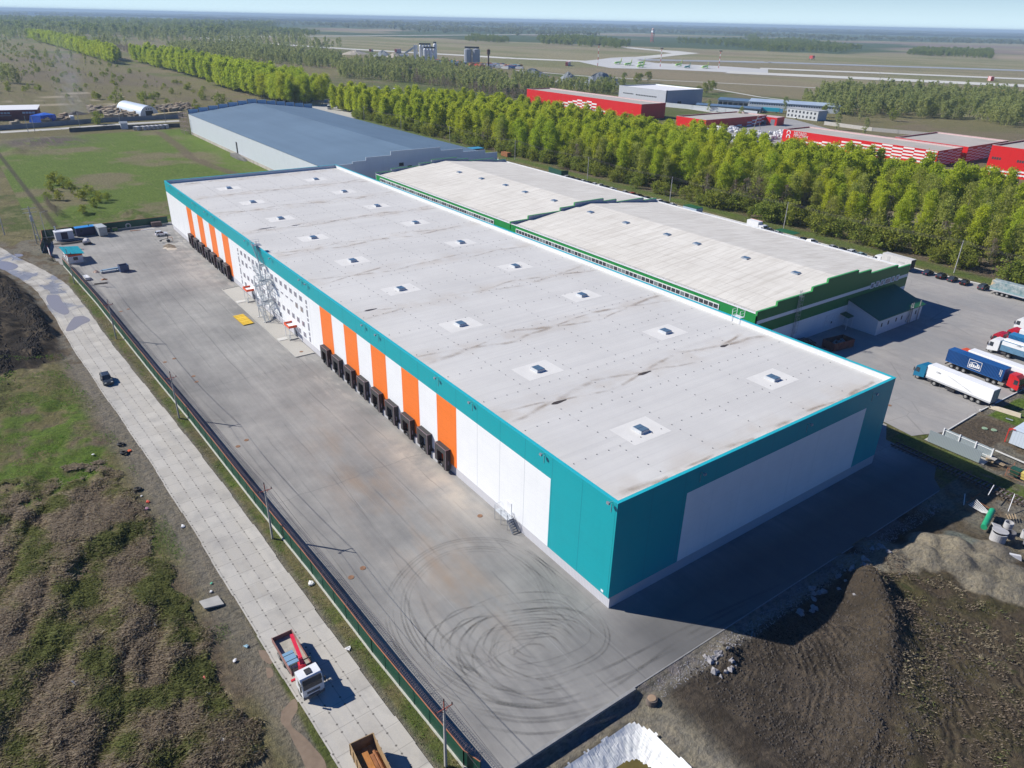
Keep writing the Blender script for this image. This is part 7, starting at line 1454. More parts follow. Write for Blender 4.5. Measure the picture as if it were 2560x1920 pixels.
def trunkmesh(name, h, r0, cl, mat, n=9, lean=.0):
    mb = MB(); top = h*.9; k = 5; pr = None
    for i in range(k): z = top*i/(k-1); p_ = (lean*math.sin(i*1.3), lean*math.cos(i*1.7), z); (mb.cyl(pr, p_, r0*(1-.85*(i-1)/(k-1)), r0*(1-.85*i/(k-1)), 6, cap=False) if pr else None); pr = p_
    for c in cl[np.argsort(cl[:, 2])][::max(1, len(cl)//n)]: mb.cyl((0, 0, c[2]*.62), (c[0]*.9, c[1]*.9, c[2]), r0*.28, .04, 4, cap=False)
    return mb.mesh(name, mat)
STR = ((60, 'behind the dark cars at the right'), (150, 'behind the box lorry and green shelters'), (235, 'behind the long row of parked cars'), (400, 'beside the blue-grey roof'), (9999, 'at the far end beside the lorry yard'))
def stretch(x): return next(s_ for lim, s_ in STR if x < lim)
def treekind(key, variants, h, z0, rmax, shape, clumps, n, size, lm, bm, r0, spread=.9):
    out = []
    for v in range(variants):
        fn, cl = crownfn(h*(1+.1*math.sin(v*2.1)), z0*(1+.15*math.cos(v*3.3)), rmax*(1+.12*math.sin(v*1.7+1)), shape, clumps, v*13+len(key), spread); V, ti = leafcloud(n, fn, size, v+5)
        out.append((cloudmesh('crown', V, ti, lm), trunkmesh('trunk', h, r0, cl, bm)))
    return out
K_POP = treekind('poplar', 7, 19.5, 3.6, 3.5, 'poplar', 85, 6200, .27, L_POP, BARKM, .22, 1.3); K_PO2 = treekind('poplar2', 4, 17.5, 3.0, 3.0, 'poplar', 60, 2600, .27, L_PO2, BARKM, .2, 1.25)
K_BIR = treekind('birch', 5, 12, 1.2, 2.3, 'poplar', 34, 1100, .28, L_BIR, BARKM, .14, .75)
K_BUS = treekind('bush', 5, 3.6, .3, 2.0, 'round', 20, 700, .20, L_BUSH, BARKD, .06, .7)
K_BAR = treekind('bare', 4, 11, 2.0, 2.2, 'birch', 30, 650, .20, L_BARE, BARKM, .13, .8)
K_RND = treekind('round', 3, 8, 1.2, 3.0, 'round', 30, 1300, .28, L_BUSH, BARKD, .14, .9)
def plant(name, label, cat, kind, x, y, s=1.0, group=None, sz=None, z=0.0):
    c_, t_ = random.choice(kind); b = bpy.data.objects.new(name, None); COL.objects.link(b); b.location = (x, y, z); b.rotation_euler = (0, 0, random.random()*6.28); b.scale = (s, s, (sz or s)); tag(b, label, cat, group)
    for nm, me in (('crown', c_), ('trunk', t_)): o = bpy.data.objects.new(nm, me); COL.objects.link(o); o.parent = b
    return b
def merged(name, label, kinds, pts, kind='stuff', dec=1):
    """many far trees read as one mass: their leaf faces in one mesh"""
    if not len(pts): return None
    Vs, Ts, mat = [], [], kinds[0][0].materials[0]; r = np.random.default_rng(len(pts)); cache = []
    for c_, _ in kinds:
        n = len(c_.vertices); v = np.empty(n*3); c_.vertices.foreach_get('co', v); v = v.reshape(-1, 4, 3); tt = np.empty(n*4); c_.color_attributes['tint'].data.foreach_get('color', tt); cache.append((v, tt.reshape(-1, 4, 4)[:, 0, 0]))
    for x, y, s, sz in pts:
        v, tt = cache[r.integers(len(cache))]; k = len(v)//dec; i = r.permutation(len(v))[:k]; q_ = v[i]; c0 = q_.mean(1, keepdims=True); q_ = c0+(q_-c0)*math.sqrt(dec)*1.05; a = r.random()*6.28; ca, sa = math.cos(a), math.sin(a)
        X = (q_[..., 0]*ca-q_[..., 1]*sa)*s+x; Y = (q_[..., 0]*sa+q_[..., 1]*ca)*s+y; Vs.append(np.stack([X, Y, q_[..., 2]*sz], -1).reshape(-1, 3)); Ts.append(np.clip(tt[i]+r.uniform(-.2, .2), 0, 1))
    me = cloudmesh(name, np.concatenate(Vs), np.concatenate(Ts), mat); o = bpy.data.objects.new(name, me); COL.objects.link(o); return tag(o, label, name.replace('_', ' '), kind=kind)
def scatter(poly, n, s0, s1, mind=0):
    X = [p_[0] for p_ in poly]; Y = [p_[1] for p_ in poly]; o = []; k = 0
    while len(o) < n and k < n*30:
        k += 1; x, y = RB.uniform(min(X), max(X)), RB.uniform(min(Y), max(Y))
        if inpoly(np.array([x]), np.array([y]), poly)[0]: s = RB.uniform(s0, s1); o.append((x, y, s, s*RB.uniform(.85, 1.15)))
    return o
merged('field_scrub', 'low brown scrub scattered over the far left field', K_BAR, scatter([(640, -95), (640, 60), (1700, 150), (2300, -60), (1200, -130), (700, -150)], 420, .12, .38), dec=2)
merged('meadow_scrub', 'small grey-green bushes scattered over the far left field', K_BUS, scatter([(560, -100), (900, 90), (2000, 100), (2200, -80), (1200, -140), (620, -160)], 380, .4, 1.5), dec=2)
# main belt of poplars between the car park and the red halls
pts = []
tries = 0
def blocked(x, y):
    if gauss(np.array([x]), np.array([y]), 85, -240, 40, 11)[0] > .45: return True
    if 545 < x < 590 and y > -240: return True
    return False
while len(pts) < 760 and tries < 20000:
    tries += 1; x = RB.uniform(-5, 560); yb_ = np.interp(x, [-5, 60, 150, 280, 400, 560], [-206, -206, -204, -198, -196, -194]); ye = np.interp(x, [-5, 100, 180, 300, 420, 560], [-300, -292, -286, -284, -282, -222]); y = RB.uniform(ye, yb_)
    if x > 500 and y < -225: continue
    if blocked(x, y): continue
    dmin = 3.7 if x > 150 else 4.6
    if x < 140 and y > -250 and RB.random() < .12: continue
    if all((x-a)**2+(y-b)**2 > dmin**2 for a, b in pts): pts.append((x, y))
pts.sort(key=lambda p_: (p_[0]+50)**2+(p_[1]-52)**2)
edge = sorted(range(len(pts)), key=lambda i: -(pts[i][1]*1.0)+.25*pts[i][0])
ind = set(edge[:238]); GPL = 'tall poplars of the belt between the car park and the red halls'
for i, (x, y) in enumerate(pts):
    if i in ind and RB.random() < (.2 if x > 140 else .42): s = RB.uniform(.7, 1.02); plant('poplar_tree', 'thin-crowned olive-green poplar of the belt '+stretch(x), 'tree', K_PO2, x, y, s, 'thin-crowned poplars '+stretch(x), s*RB.uniform(.85, 1.1))
    elif i in ind: s = RB.uniform(.78, 1.06)*(.93 if x > 140 else .78); plant('poplar_tree', 'tall full-crowned yellow-green poplar of the belt '+stretch(x), 'tree', K_POP, x, y, s, 'full-crowned poplars '+stretch(x), s*RB.uniform(.92, 1.08))
rest = [(x, y, RB.uniform(.78, 1.05)*.93, RB.uniform(.8, 1.05)*.93) for i, (x, y) in enumerate(pts) if i not in ind]
merged('poplar_wood', 'farther part of the yellow-green poplar belt, in front of the red halls', K_POP, rest, dec=2)
und = [(x_, y_, s_, s_*RB.uniform(.9, 1.6)) for x_, y_, s_ in ((x_, RB.uniform(np.interp(x_, [-5, 100, 180, 300, 420, 560], [-300, -292, -286, -284, -282, -222]), -198), RB.uniform(1.0, 2.0)) for x_ in (RB.uniform(-5, 545) for _ in range(560))) if not blocked(x_, y_)]
merged('undergrowth', 'green undergrowth filling the poplar belt between the trunks', K_BUS, und, dec=2)
r_ = np.random.default_rng(5)
def clods(name, label, n, fn, mat, s0, s1):
    X, Y = fn(r_, n); Z = H(X, Y); mb = MB()
    for x_, y_, z_ in zip(X, Y, Z):
        s_ = r_.uniform(s0, s1); a = r_.random()*6; c_, q_ = math.cos(a)*s_, math.sin(a)*s_; h_ = s_*r_.uniform(.5, 1)
        mb.v += [(x_+c_, y_+q_, z_-.03), (x_-q_, y_+c_*.8, z_-.03), (x_-c_*.9, y_-q_, z_-.03), (x_+q_, y_-c_, z_-.03), (x_+.2*c_, y_+.2*q_, z_+h_), (x_-.4*q_, y_+.4*c_, z_+h_*.8)]; k = len(mb.v)-6
        for f_ in ((0, 1, 5, 4), (1, 2, 5), (2, 3, 4, 5), (3, 0, 4)): mb.f.append(tuple(k+i_ for i_ in f_)); mb.k.append(0)
    return tag(mb.build(name, mat), label, 'clods', kind='stuff')
CLD = M('soil_clod', (.060, .050, .042), .95, 0, .35, 2)
clods('soil_clods', 'dark clods of earth strewn over the dug ground at the lower right', 5200, lambda r, n: (r.uniform(-34, -12.8, n), -33+32*r.random(n)**.8), CLD, .05, .22)
clods('heap_clods', 'clods on the black spoil heaps along the upper slab road', 4200, lambda r, n: (lambda i: (np.array([HEAPS[k][0] for k in i])+r.normal(0, 1, n)*np.array([HEAPS[k][2] for k in i])*.55, np.array([HEAPS[k][1] for k in i])+abs(r.normal(0, 1, n))*2.0-.8))(r.integers(0, len(HEAPS), n)), M('black_clod', (.035, .030, .027), .95, 0, .35, 2), .10, .38)
clods('gravel_stones', 'loose stones in the gravel strip beside the new asphalt', 2600, lambda r, n: (r.uniform(-13.6, -11.6, n), r.uniform(-60, 4, n)), ROCK, .04, .13)
# near lot edge: shrubs, bare birches
GU = 'shrubs and young trees along the edge of the poplar belt'
for k in range(260):
    x = RB.uniform(5, 500); y = np.interp(x, [5, 60, 150, 280, 400, 500], [-191, -192, -190, -193, -189, -188])-abs(RB.gauss(0, 6.5)); s = RB.uniform(.7, 1.7)*(1.25 if x < 150 else 1)
    plant('shrub', 'leafy green shrub edging the belt '+stretch(x), 'shrub', K_BUS, x, y, s, 'shrubs '+stretch(x))
for k in range(46):
    x = RB.uniform(5, 330); y = np.interp(x, [5, 60, 150, 280, 400], [-198, -200, -200, -198, -194])-abs(RB.gauss(0, 14)); s = RB.uniform(.6, 1.15)
    plant('bare_tree', 'thin leafless tree edging the belt '+stretch(x), 'tree', K_BAR, x, y, s, 'leafless trees '+stretch(x))
# two far rows of poplars running to the upper left
row = []
for yc, x0, x1 in ((-187, 575, 1240), (-205, 575, 900), (-176, 585, 800), (-215, 640, 1300), (-150, 1180, 2250), (-170, 1250, 2300)):
    x = x0
    while x < x1:
        row.append((x, yc+RB.gauss(0, 2.5)-(x-600)*.0, RB.uniform(.95, 1.25), RB.uniform(.95, 1.2)*(1.0 if x > 640 else .95))); x += RB.uniform(3.2, 4.8)*(1 if x < 1000 else 1.6)
near_ = [p_ for p_ in row if p_[0] < 720]; far_ = [p_ for p_ in row if p_[0] >= 720]; near_.sort(key=lambda p_: p_[0])
for p_ in near_[:60]: plant('poplar_tree', 'tall poplar in the double row running to the upper left beyond the blue-grey roof', 'tree', K_POP, p_[0], p_[1], p_[2], 'poplars of the double row beyond the blue-grey roof', p_[3])
merged('poplar_row', 'long bright green poplar rows receding towards the upper left', K_POP, near_[60:]+far_, dec=3)
# grey-green birch woods behind, bushes, bare thickets
g = lambda *p_: [P(a, b)[:2] for a, b in p_]
merged('birch_wood', 'grey-green birch wood behind the poplar belt and the silos', K_BIR, scatter(g((835, 165), (1060, 160), (1240, 200), (1300, 235), (1290, 250), (1100, 215), (850, 195)), 900, .7, 1.25)+scatter(g((420, 120), (620, 118), (860, 150), (840, 175), (560, 150), (420, 135)), 900, .9, 1.4)+scatter(g((60, 62), (350, 68), (700, 92), (860, 118), (820, 135), (440, 112), (250, 95), (60, 90)), 900, 1.2, 2.0)+scatter(g((0, 62), (60, 60), (200, 95), (330, 120), (250, 125), (60, 110), (0, 100)), 300, 1.1, 1.9)+scatter(g((1280, 190), (1400, 215), (1560, 218), (1560, 235), (1400, 235), (1290, 235)), 260, .6, 1.0), dec=3)
merged('bare_thicket', 'brown leafless thicket among the birches', K_BAR, scatter(g((950, 175), (1260, 215), (1330, 245), (1300, 258), (1000, 205)), 420, .5, .95)+scatter(g((250, 110), (520, 160), (640, 205), (820, 262), (640, 238), (400, 165)), 700, .5, .9), dec=2)
merged('far_wood', 'hazy woods on the plain between the airfield and the horizon', K_RND, scatter(g((0, 50), (330, 55), (700, 65), (560, 96), (250, 92), (0, 80)), 1500, 2.0, 3.6)+scatter(g((640, 72), (800, 86), (790, 90), (560, 90)), 300, 1.6, 2.4)+scatter(g((1340, 100), (1360, 112), (1560, 122), (1575, 115), (1450, 96)), 380, 1.6, 2.4)+scatter(g((1690, 108), (1870, 122), (1920, 130), (2090, 132), (2160, 126), (1980, 104)), 560, 1.5, 2.4)+scatter(g((1180, 92), (1270, 100), (1270, 108), (1160, 104)), 180, 1.3, 1.9)+scatter(g((2265, 138), (2480, 148), (2475, 132), (2290, 128)), 420, 1.2, 2.0)+scatter(g((1860, 95), (1890, 113), (1900, 112), (1890, 92)), 40, 1.8, 2.6), dec=3)
bl_ = []
for (x0, y0, x1, y1, n, s_) in ((0, 45, 700, 62, 300, 3.5), (600, 55, 1300, 80, 420, 3.2), (1250, 72, 1900, 84, 420, 3.0), (1850, 74, 2560, 86, 420, 3.0), (1700, 80, 2140, 99, 200, 3.0), (2150, 96, 2560, 108, 260, 2.6), (1000, 75, 1500, 88, 200, 2.4), (0, 35, 900, 44, 260, 5), (900, 62, 1800, 70, 320, 5), (1800, 76, 2560, 82, 300, 5)):
    for _ in range(n):
        u = RB.random(); xx, y2 = x0+(x1-x0)*u, y0+(y1-y0)*u+RB.gauss(0, 2.2); v = P(xx, max(y2, 28+xx*.02)); s = s_*RB.uniform(.7, 1.3); bl_.append((v[0], v[1], s, s*.75))
merged('horizon_forest', 'dark wooded strips along the horizon', [(cloudmesh('crown', *leafcloud(420, crownfn(7, .2, 4.2, 'round', 22, 5)[0], .55, 4), L_FAR), None)], bl_, dec=4)
mb = MB(); RH = random.Random(4)     # low forest banks close to the horizon, with real thickness
for k in range(46):
    d = RH.uniform(9000, 24000); a = YAW+RH.uniform(-.66, .66); cx_, cy_ = CAM[0]+d*math.cos(a), CAM[1]+d*math.sin(a); L_ = RH.uniform(1500, 5200); n = 26; w_ = RH.uniform(200, 700); ux, uy = -math.sin(a+RH.uniform(-.2, .2)), math.cos(a)
    hs_ = [RH.uniform(13, 24)*(.4 if i in (0, n) else 1) for i in range(n+1)]
    for i in range(n):
        p0 = (cx_+ux*L_*(i/n-.5), cy_+uy*L_*(i/n-.5)); p1 = (cx_+ux*L_*((i+1)/n-.5), cy_+uy*L_*((i+1)/n-.5)); q0 = (p0[0]+w_*math.cos(a), p0[1]+w_*math.sin(a)); q1 = (p1[0]+w_*math.cos(a), p1[1]+w_*math.sin(a))
        mb.hexa([(*p0, -1), (*p1, -1), (*q1, -1), (*q0, -1), (*p0, hs_[i]), (*p1, hs_[i+1]), (*q1, hs_[i+1]), (*q0, hs_[i])])
tag(mb.build('forest_bank', M('distant_forest', (.045, .065, .035), .95, 0, .35, .002)), 'low dark forest banks just under the horizon', 'forest', kind='stuff')
# woods on the right beyond the red halls, left clump, meadow bushes
merged('mixed_wood', 'olive mixed wood on the right between the red halls and the airfield', K_BIR, scatter(g((2010, 250), (2090, 230), (2560, 245), (2560, 330), (2420, 300), (2100, 290), (2000, 270)), 700, .7, 1.3), dec=2)
GM = 'leafy round trees among the sheds on the right'
for x_, y_, s_ in ((2120, 285, 1.2), (2060, 290, 1.2), (1960, 275, 1.0), (2230, 300, 1.1), (2190, 268, 1.3), (2250, 265, 1.4), (2330, 290, 1.2), (2400, 275, 1.4), (2480, 300, 1.3), (1765, 232, 1.5), (1745, 238, 1.3), (1780, 228, 1.4), (1620, 203, 1.5), (1590, 206, 1.4), (1600, 202, 1.3), (1560, 198, 1.1), (1555, 238, 1.2), (1520, 232, 1.3), (1850, 300, .9), (1770, 275, .8), (2200, 240, 1.1), (2150, 300, 1.0), (2090, 322, 1.0), (2160, 335, 1.0)):
    v = P(x_, y_+3); plant('leafy_tree', 'round leafy tree among the sheds and halls on the right', 'tree', K_RND if s_ > 1.05 else K_BIR, v[0], v[1], s_, GM)
for x_, y_, s_ in ((5, 208, 1.25), (14, 206, 1.4), (24, 208, 1.5), (34, 210, 1.45), (44, 210, 1.3), (52, 209, 1.1), (2, 120, 1.2), (12, 122, 1.3), (22, 122, 1.0)):
    v = P(x_, y_); plant('birch_tree', 'tall birch in the dark clump at the left edge of the far meadow', 'tree', K_BIR, v[0], v[1], s_, 'birches of the clump at the left edge')
for x_, y_, lb in ((295, 260, 'upright young tree behind the lumber, left of the arched hangar'), (367, 262, 'upright young tree just behind the arched hangar'), (548, 262, 'olive bush at the far left corner of the blue-grey roof')):
    v = P(x_, y_); plant('young_tree', lb, 'tree', K_BUS, v[0], v[1], 2.3)
v = P(246, 310); plant('willow_bush', 'rounded yellow-green bush beside the long concrete fence', 'bush', K_BUS, v[0], v[1], 2.0)
for k, (x_, y_, s_) in enumerate(((142, 462, 1.9), (160, 470, 1.6), (128, 478, 1.3), (178, 484, 1.4), (205, 500, 1.5), (225, 492, 1.5), (250, 505, 1.3), (150, 500, 1.2), (236, 520, 1.2), (270, 500, 1.1), (120, 500, 1.0), (210, 540, 1.1))):
    v = P(x_, y_); plant('willow_bush', 'yellow-green willow bush in the meadow beyond the far fence', 'bush', K_BUS, v[0], v[1], s_*.8, 'willow bushes in the meadow', z=.1)
for k in range(9): v = P(118+k*3+random.uniform(-2, 2), 515+k*3.4); plant('bare_bush', 'leafless brown bush against the outside of the far fence', 'bush', K_BAR, v[0], v[1], .36, 'leafless bushes by the far fence')
for x_, y_, s_ in ((70, 150, 1), (95, 150, 1.2), (120, 155, 1.3), (150, 150, 1.4), (180, 152, 1.1), (215, 160, 1.2), (250, 162, 1.1), (90, 178, .9), (112, 172, .7), (140, 160, .9), (1780, 1, 0)):
    if s_: v = P(x_, y_); plant('meadow_tree', 'pale green tree standing on the far meadow left of the poplar rows', 'tree', K_BIR, v[0], v[1], s_, 'scattered trees on the far meadow')
# ------------------------------------------------------------------ far yards on the left
CW = M('far_concrete_fence', (.27, .28, .30), .9, 0, .15, .3)
def strip_sheet(name, pts, w_, mat, z=.05):
    mb = MB(); c = [np.array(p_, float) for p_ in pts]
    for a, b in zip(c[:-1], c[1:]):
        d = (b-a)/np.linalg.norm(b-a); n_ = np.array([-d[1], d[0]])*w_/2; mb.quad((*(a-n_), z), (*(b-n_), z), (*(b+n_), z), (*(a+n_), z))
    return tag(mb.build(name, mat), kind='structure')
FROAD = M('far_concrete_road', (.42, .41, .37), .9, 0, .08, .05)
strip_sheet('far_road', [P(-60, 334)[:2], P(0, 331)[:2], P(150, 322)[:2], P(300, 311)[:2], P(450, 302)[:2]], 9, FROAD, .06)
fence('long grey concrete fence along the far road behind the meadow', [c2(-40, 328), c2(100, 318), c2(250, 306), c2(450, 296)], 2.8, CW, None, step=6)
fence('dark broken slab fence with gaps at the end of the meadow', [c2(175, 331), c2(290, 323), c2(450, 318)], 2.4, M('dark_slabs', (.11, .115, .12), .9, 0, .3, .3), None, step=5)
RWM = M('dark_red_wall', (.22, .035, .035), .6, 0, .1, .3)
b = thing('brick_hall', 'dark red hall with a white sloping roof at the left edge', 'hall'); a0_, a1_ = c2(98, 299), c2(-60, 303); b.location = (*a0_, 0); ang = math.atan2(a1_[1]-a0_[1], a1_[0]-a0_[0]); b.rotation_euler = (0, 0, ang); L_ = 60
mb = MB(); mb.box(0, L_, -14, 0, 0, 6.2) if math.sin(ang) > 0 and False else mb.box(0, L_, -14, 0, 0, 6.4); mb.build('wall', RWM, b)
mb = MB(); mb.hexa([(-.5, -14.5, 8.0), (L_, -14.5, 8.0), (L_, .6, 6.4), (-.5, .6, 6.4), (-.5, -14.5, 8.2), (L_, -14.5, 8.2), (L_, .6, 6.6), (-.5, .6, 6.6)]); mb.build('roof', M('white_roof', (.76, .76, .77)), b)
mb = MB()
for k in range(4): mb.box(1.5+1.9*k, 3.1+1.9*k, .01, .08, 4.0, 5.2)
for k in range(12): mb.box(16+1.9*k, 17.5+1.9*k, .01, .08, 4.0, 5.2)
mb.build('window', M('pale_window', (.45, .5, .52), .3), b); mb = MB(); mb.box(15.5, 39, .01, 1.2, 2.9, 3.1); mb.build('canopy', M('pale_canopy', (.5, .52, .52)), b)
def obj_at(name, label, cat, px, grp=None, rz=0.0): return thing(name, label, cat, (*c2(*px), 0), rz, grp)
tp_ = obj_at('tarpaulin_stack', 'big stack wrapped in bright blue tarpaulin beside the dark red hall', 'tarpaulin', (110, 304), None, R(-50)); mb = MB(); mb.hexa([(-7, -5, 0), (7, -5, 0), (7, 5, 0), (-7, 5, 0), (-6, -4.2, 4.6), (6, -4.5, 4.2), (6.2, 4.4, 5.0), (-6.2, 4.1, 4.3)]); mb.build('tarpaulin', M('blue_tarpaulin', (.01, .10, .55), .45, 0, .25, .3, .6), tp_)
hg = obj_at('arched_hangar', 'white arched hangar with a dark door amid the lumber stacks', 'hangar', (375, 290), None, R(-52)); mb = MB(); n = 16; Rr = 6.5
pr = [(Rr*math.cos(math.pi*k/n), Rr*1.05*math.sin(math.pi*k/n)) for k in range(n+1)]
hg.rotation_euler = (0, 0, math.atan2(c2(322, 277)[1]-c2(375, 290)[1], c2(322, 277)[0]-c2(375, 290)[0]))
mb.ext(pr, 0, 46, ax='x'); mb.build('shell', M('white_arched_metal', (.62, .68, .74), .35, .1, .05), hg); mb = MB(); mb.box(-.06, -.01, -2.6, 2.6, 0, 3.6); mb.build('door', DKW, hg); mb = MB(); [mb.box(-.06, -.01, y_-.45, y_+.45, 4.4, 5.1) for y_ in (-1.6, 0, 1.6)]; mb.build('window', DKW, hg)
ls = []
for v_ in range(4):
    mb = MB(); rr_ = random.Random(v_)
    for k in range(5): mb.box(-2.4, 2.4, -1.6+rr_.uniform(-.2, .2), 1.6, k*.55+.1, k*.55+.5)
    mb.box(-2.6, -1.0, -1.7, 1.0, 2.9, 3.3); ls.append(mb.mesh('timber_stack', M('sawn_timber_%d' % (v_ % 2), ((.40, .31, .21), (.48, .40, .29))[v_ % 2], .85, 0, .35, .5)))
def stacks(lb, n, poly, grp, cat='timber'):
    k = 0
    while k < n:
        x_, y_ = RB.uniform(min(p_[0] for p_ in poly), max(p_[0] for p_ in poly)), RB.uniform(min(p_[1] for p_ in poly), max(p_[1] for p_ in poly))
        if not inpoly(np.array([x_]), np.array([y_]), [tuple(p_) for p_ in poly])[0]: continue
        v = P(x_, y_); o = bpy.data.objects.new('timber_stack', RB.choice(ls)); COL.objects.link(o); o.location = (v[0], v[1], 0); s = RB.uniform(.6, 1.15); o.scale = (s, s, s*RB.uniform(.6, 1.1)); o.rotation_euler = (0, 0, RB.uniform(0, 3)); tag(o, lb, cat, grp); k += 1
stacks('pale stack of pallets and timber left of the arched hangar', 70, [(206, 272), (300, 268), (318, 280), (345, 293), (300, 302), (270, 296), (262, 286), (240, 288)], 'timber stacks left of the hangar')
stacks('pale stack of pallets and timber right of the arched hangar', 46, [(395, 272), (470, 262), (500, 268), (480, 275), (420, 282), (400, 280)], 'timber stacks right of the hangar')
stacks('timber stack behind the concrete fence near the blue tarpaulin', 16, [(2, 316), (30, 318), (190, 302), (170, 292), (135, 300), (100, 312)], 'timber by the tarpaulin')
wb = obj_at('lumber_shed', 'long yellowish lumber rack behind the fence right of the hangar', 'lumber rack', (430, 293), None, R(-52)); wb.rotation_euler = (0, 0, math.atan2(c2(447, 290)[1]-c2(390, 296)[1], c2(447, 290)[0]-c2(390, 296)[0])); mb = MB(); mb.box(-14, 8, -2, 2, 0, 3.2); mb.build('rack', M('yellow_timber', (.45, .36, .2), .85, 0, .3, .5), wb)
pk_ = obj_at('pickup_truck', 'small white lorry near the smoking brush pile', 'lorry', (181, 301)); mb = MB(); mb.box(-2.5, 2.5, -1.2, 1.2, .6, 3.0); mb.build('body', WHITE, pk_); [wheel(pk_, a, c, .45, .3) for a in (-1.6, 1.6) for c in (-1, 1)]
heap('brush_pile', 'smouldering dark brush pile beside the lumber stacks', 'brush pile', (*c2(190, 286), 0), 7, 2.2, M('brush', (.09, .075, .065), .95, 0, .4, .6)); heap('plank_heap', 'pinkish heap of broken planks beside the blue tarpaulin', 'planks', (*c2(152, 300), 0), 8, 2.6, M('pink_planks', (.36, .24, .22), .9, 0, .4, .6))
for k in range(7):
    b = obj_at('concrete_box', 'white open concrete box in the row in front of the dark slab fence', 'concrete box', (348+11*k if k else 343, 325.5-.8*k), 'white concrete boxes by the slab fence', R(40)); mb = MB(); mb.box(-1.6, 1.6, -1.5, 1.5, 2.0, 2.25); mb.box(-1.6, -1.35, -1.5, 1.5, 0, 2.0); mb.box(1.35, 1.6, -1.5, 1.5, 0, 2.0); mb.build('box', M('white_concrete', (.6, .6, .62)), b)
for i, (x_, y_, lb) in enumerate(((71, 331, 'far street lamp, leftmost on the far road'), (87, 328, 'far street lamp, second on the far road'), (201, 321, 'far street lamp, third on the far road'), (415, 306, 'far street lamp just left of the blue-grey roof'), (302, 315, 'far pole beside the small white substation'))): plainpole(lb, *c2(x_, y_), 9.5, 0, False, 'lamps on the far road')
ss_ = obj_at('substation', 'tiny white substation kiosk beside the far road', 'kiosk', (311, 322)); mb = MB(); mb.box(-2, 2, -2, 2, 0, 3.5); mb.build('wall', M('pale_kiosk', (.5, .54, .6)), ss_); mb = MB(); mb.ext([(-2.3, 3.5), (0, 4.6), (2.3, 3.5)], -2.3, 2.3); mb.build('roof', M('grey_steel_roof', (.42, .45, .46)), ss_)
# scaffold on the end of the blue-grey roofed warehouse
sf = thing('scaffold', 'tangled scaffold on the far end of the blue-grey roofed warehouse', 'scaffold', (449.5, -64, 0)); mb = MB()
for z_ in (2, 4.5, 7, 9.5, 12): mb.bar((.5, 3, z_), (9, -1, z_), .2); mb.bar((.5, 0, z_), (9, 3, z_), .2)
for x_ in (.6, 3, 6, 9): mb.bar((x_, 0, 0), (x_, 0, 12.5), .2); mb.bar((x_, 3, 0), (x_, 3, 12.5), .2)
mb.build('frame', M('scaffold_timber', (.35, .27, .25), .8), sf)
# smoke drifting off the brush pile
q = NT('smoke'); q.t.nodes.remove(q.b); pv = q.n('VolumePrincipled'); pv.inputs['Color'].default_value = (.75, .82, .95, 1); o_ = q.obj(); s = q.xyz(o_); n = q.noise(.09, 4, o_, .6, 1.0)
rad = q.math('SQRT', q.math('ADD', q.math('POWER', q.math('DIVIDE', s[0], 12.0), 2.0), q.math('POWER', q.math('DIVIDE', s[1], 12.0), 2.0))); fall = q.math('MULTIPLY', q.ramp(rad, 1, .1), q.ramp(s[2], 60, 5)); d_ = q.math('MULTIPLY', q.math('MULTIPLY', fall, q.ramp(n, .42, .62)), .045); q.L(d_, pv.inputs['Density']); q.L(pv.outputs[0], q.out.inputs['Volume'])
mb = MB(); mb.box(-14, 14, -14, 14, 0, 60); sm_ = mb.build('smoke', q.m, None, (*c2(190, 284), .5)); tag(sm_, 'thin bluish smoke rising from the brush pile', 'smoke', kind='stuff')

# ------------------------------------------------------------------ bags and goods behind the poplars
bgs = []
for v_ in range(4): mb = MB(); [mb.blob((RB.uniform(-1.6, 1.6), RB.uniform(-1.2, 1.2), .9+1.0*(k % 2)), 1.0, (1, .9, .8), .18, 7, 4) for k in range(5)]; bgs.append(mb.mesh('bag_pile', M('white_bags', (.70, .70, .71), .7, 0, .06, .5)))
def bags(lb, n, poly, grp):
    k = 0
    while k < n:
        x_, y_ = RB.uniform(min(p_[0] for p_ in poly), max(p_[0] for p_ in poly)), RB.uniform(min(p_[1] for p_ in poly), max(p_[1] for p_ in poly))
        if not inpoly(np.array([x_]), np.array([y_]), poly)[0]: continue
        v = P(x_, y_); o = bpy.data.objects.new('bag_pile', RB.choice(bgs)); COL.objects.link(o); o.location = (v[0], v[1], 0); o.scale = (RB.uniform(.7, 1.2),)*3; o.rotation_euler = (0, 0, RB.random()*6); tag(o, lb, 'bags', grp); k += 1
bags('pile of white wrapped bags in the yard between the poplars and the red garage', 90, [(1740, 332), (1795, 322), (1840, 322), (1850, 335), (1905, 335), (1960, 328), (2000, 345), (1960, 360), (1880, 350), (1780, 345)], 'white bags in the yard behind the poplars')
bags('white bundle glimpsed through the poplars', 34, [(1700, 330), (1760, 340), (1990, 365), (1960, 385), (1820, 375), (1700, 350)], 'white bundles glimpsed through the poplars')
HYD = M('hall_yard_asphalt', (.30, .295, .29), .9, 0, .12, .05)
mb = MB(); mb.poly(*[(*P(a, b)[:2], .03) for a, b in ((1700, 372), (2060, 392), (2120, 335), (1990, 300), (1880, 282), (1835, 290), (1830, 312), (1700, 325))]); tag(mb.build('works_yard', HYD), kind='structure')
mb = MB(); mb.poly(*[(*P(a, b)[:2], .03) for a, b in ((700, 275), (760, 262), (830, 236), (900, 228), (940, 262), (925, 290), (850, 300), (820, 290), (760, 284))]); tag(mb.build('lorry_yard', M('pale_lorry_yard', (.40, .39, .37), .9, 0, .1, .05)), kind='structure')
strip_sheet('highway', [P(925, 222)[:2], P(1000, 236)[:2], P(1100, 262)[:2]], 14, M('highway_asphalt', (.30, .30, .31), .9), .05)
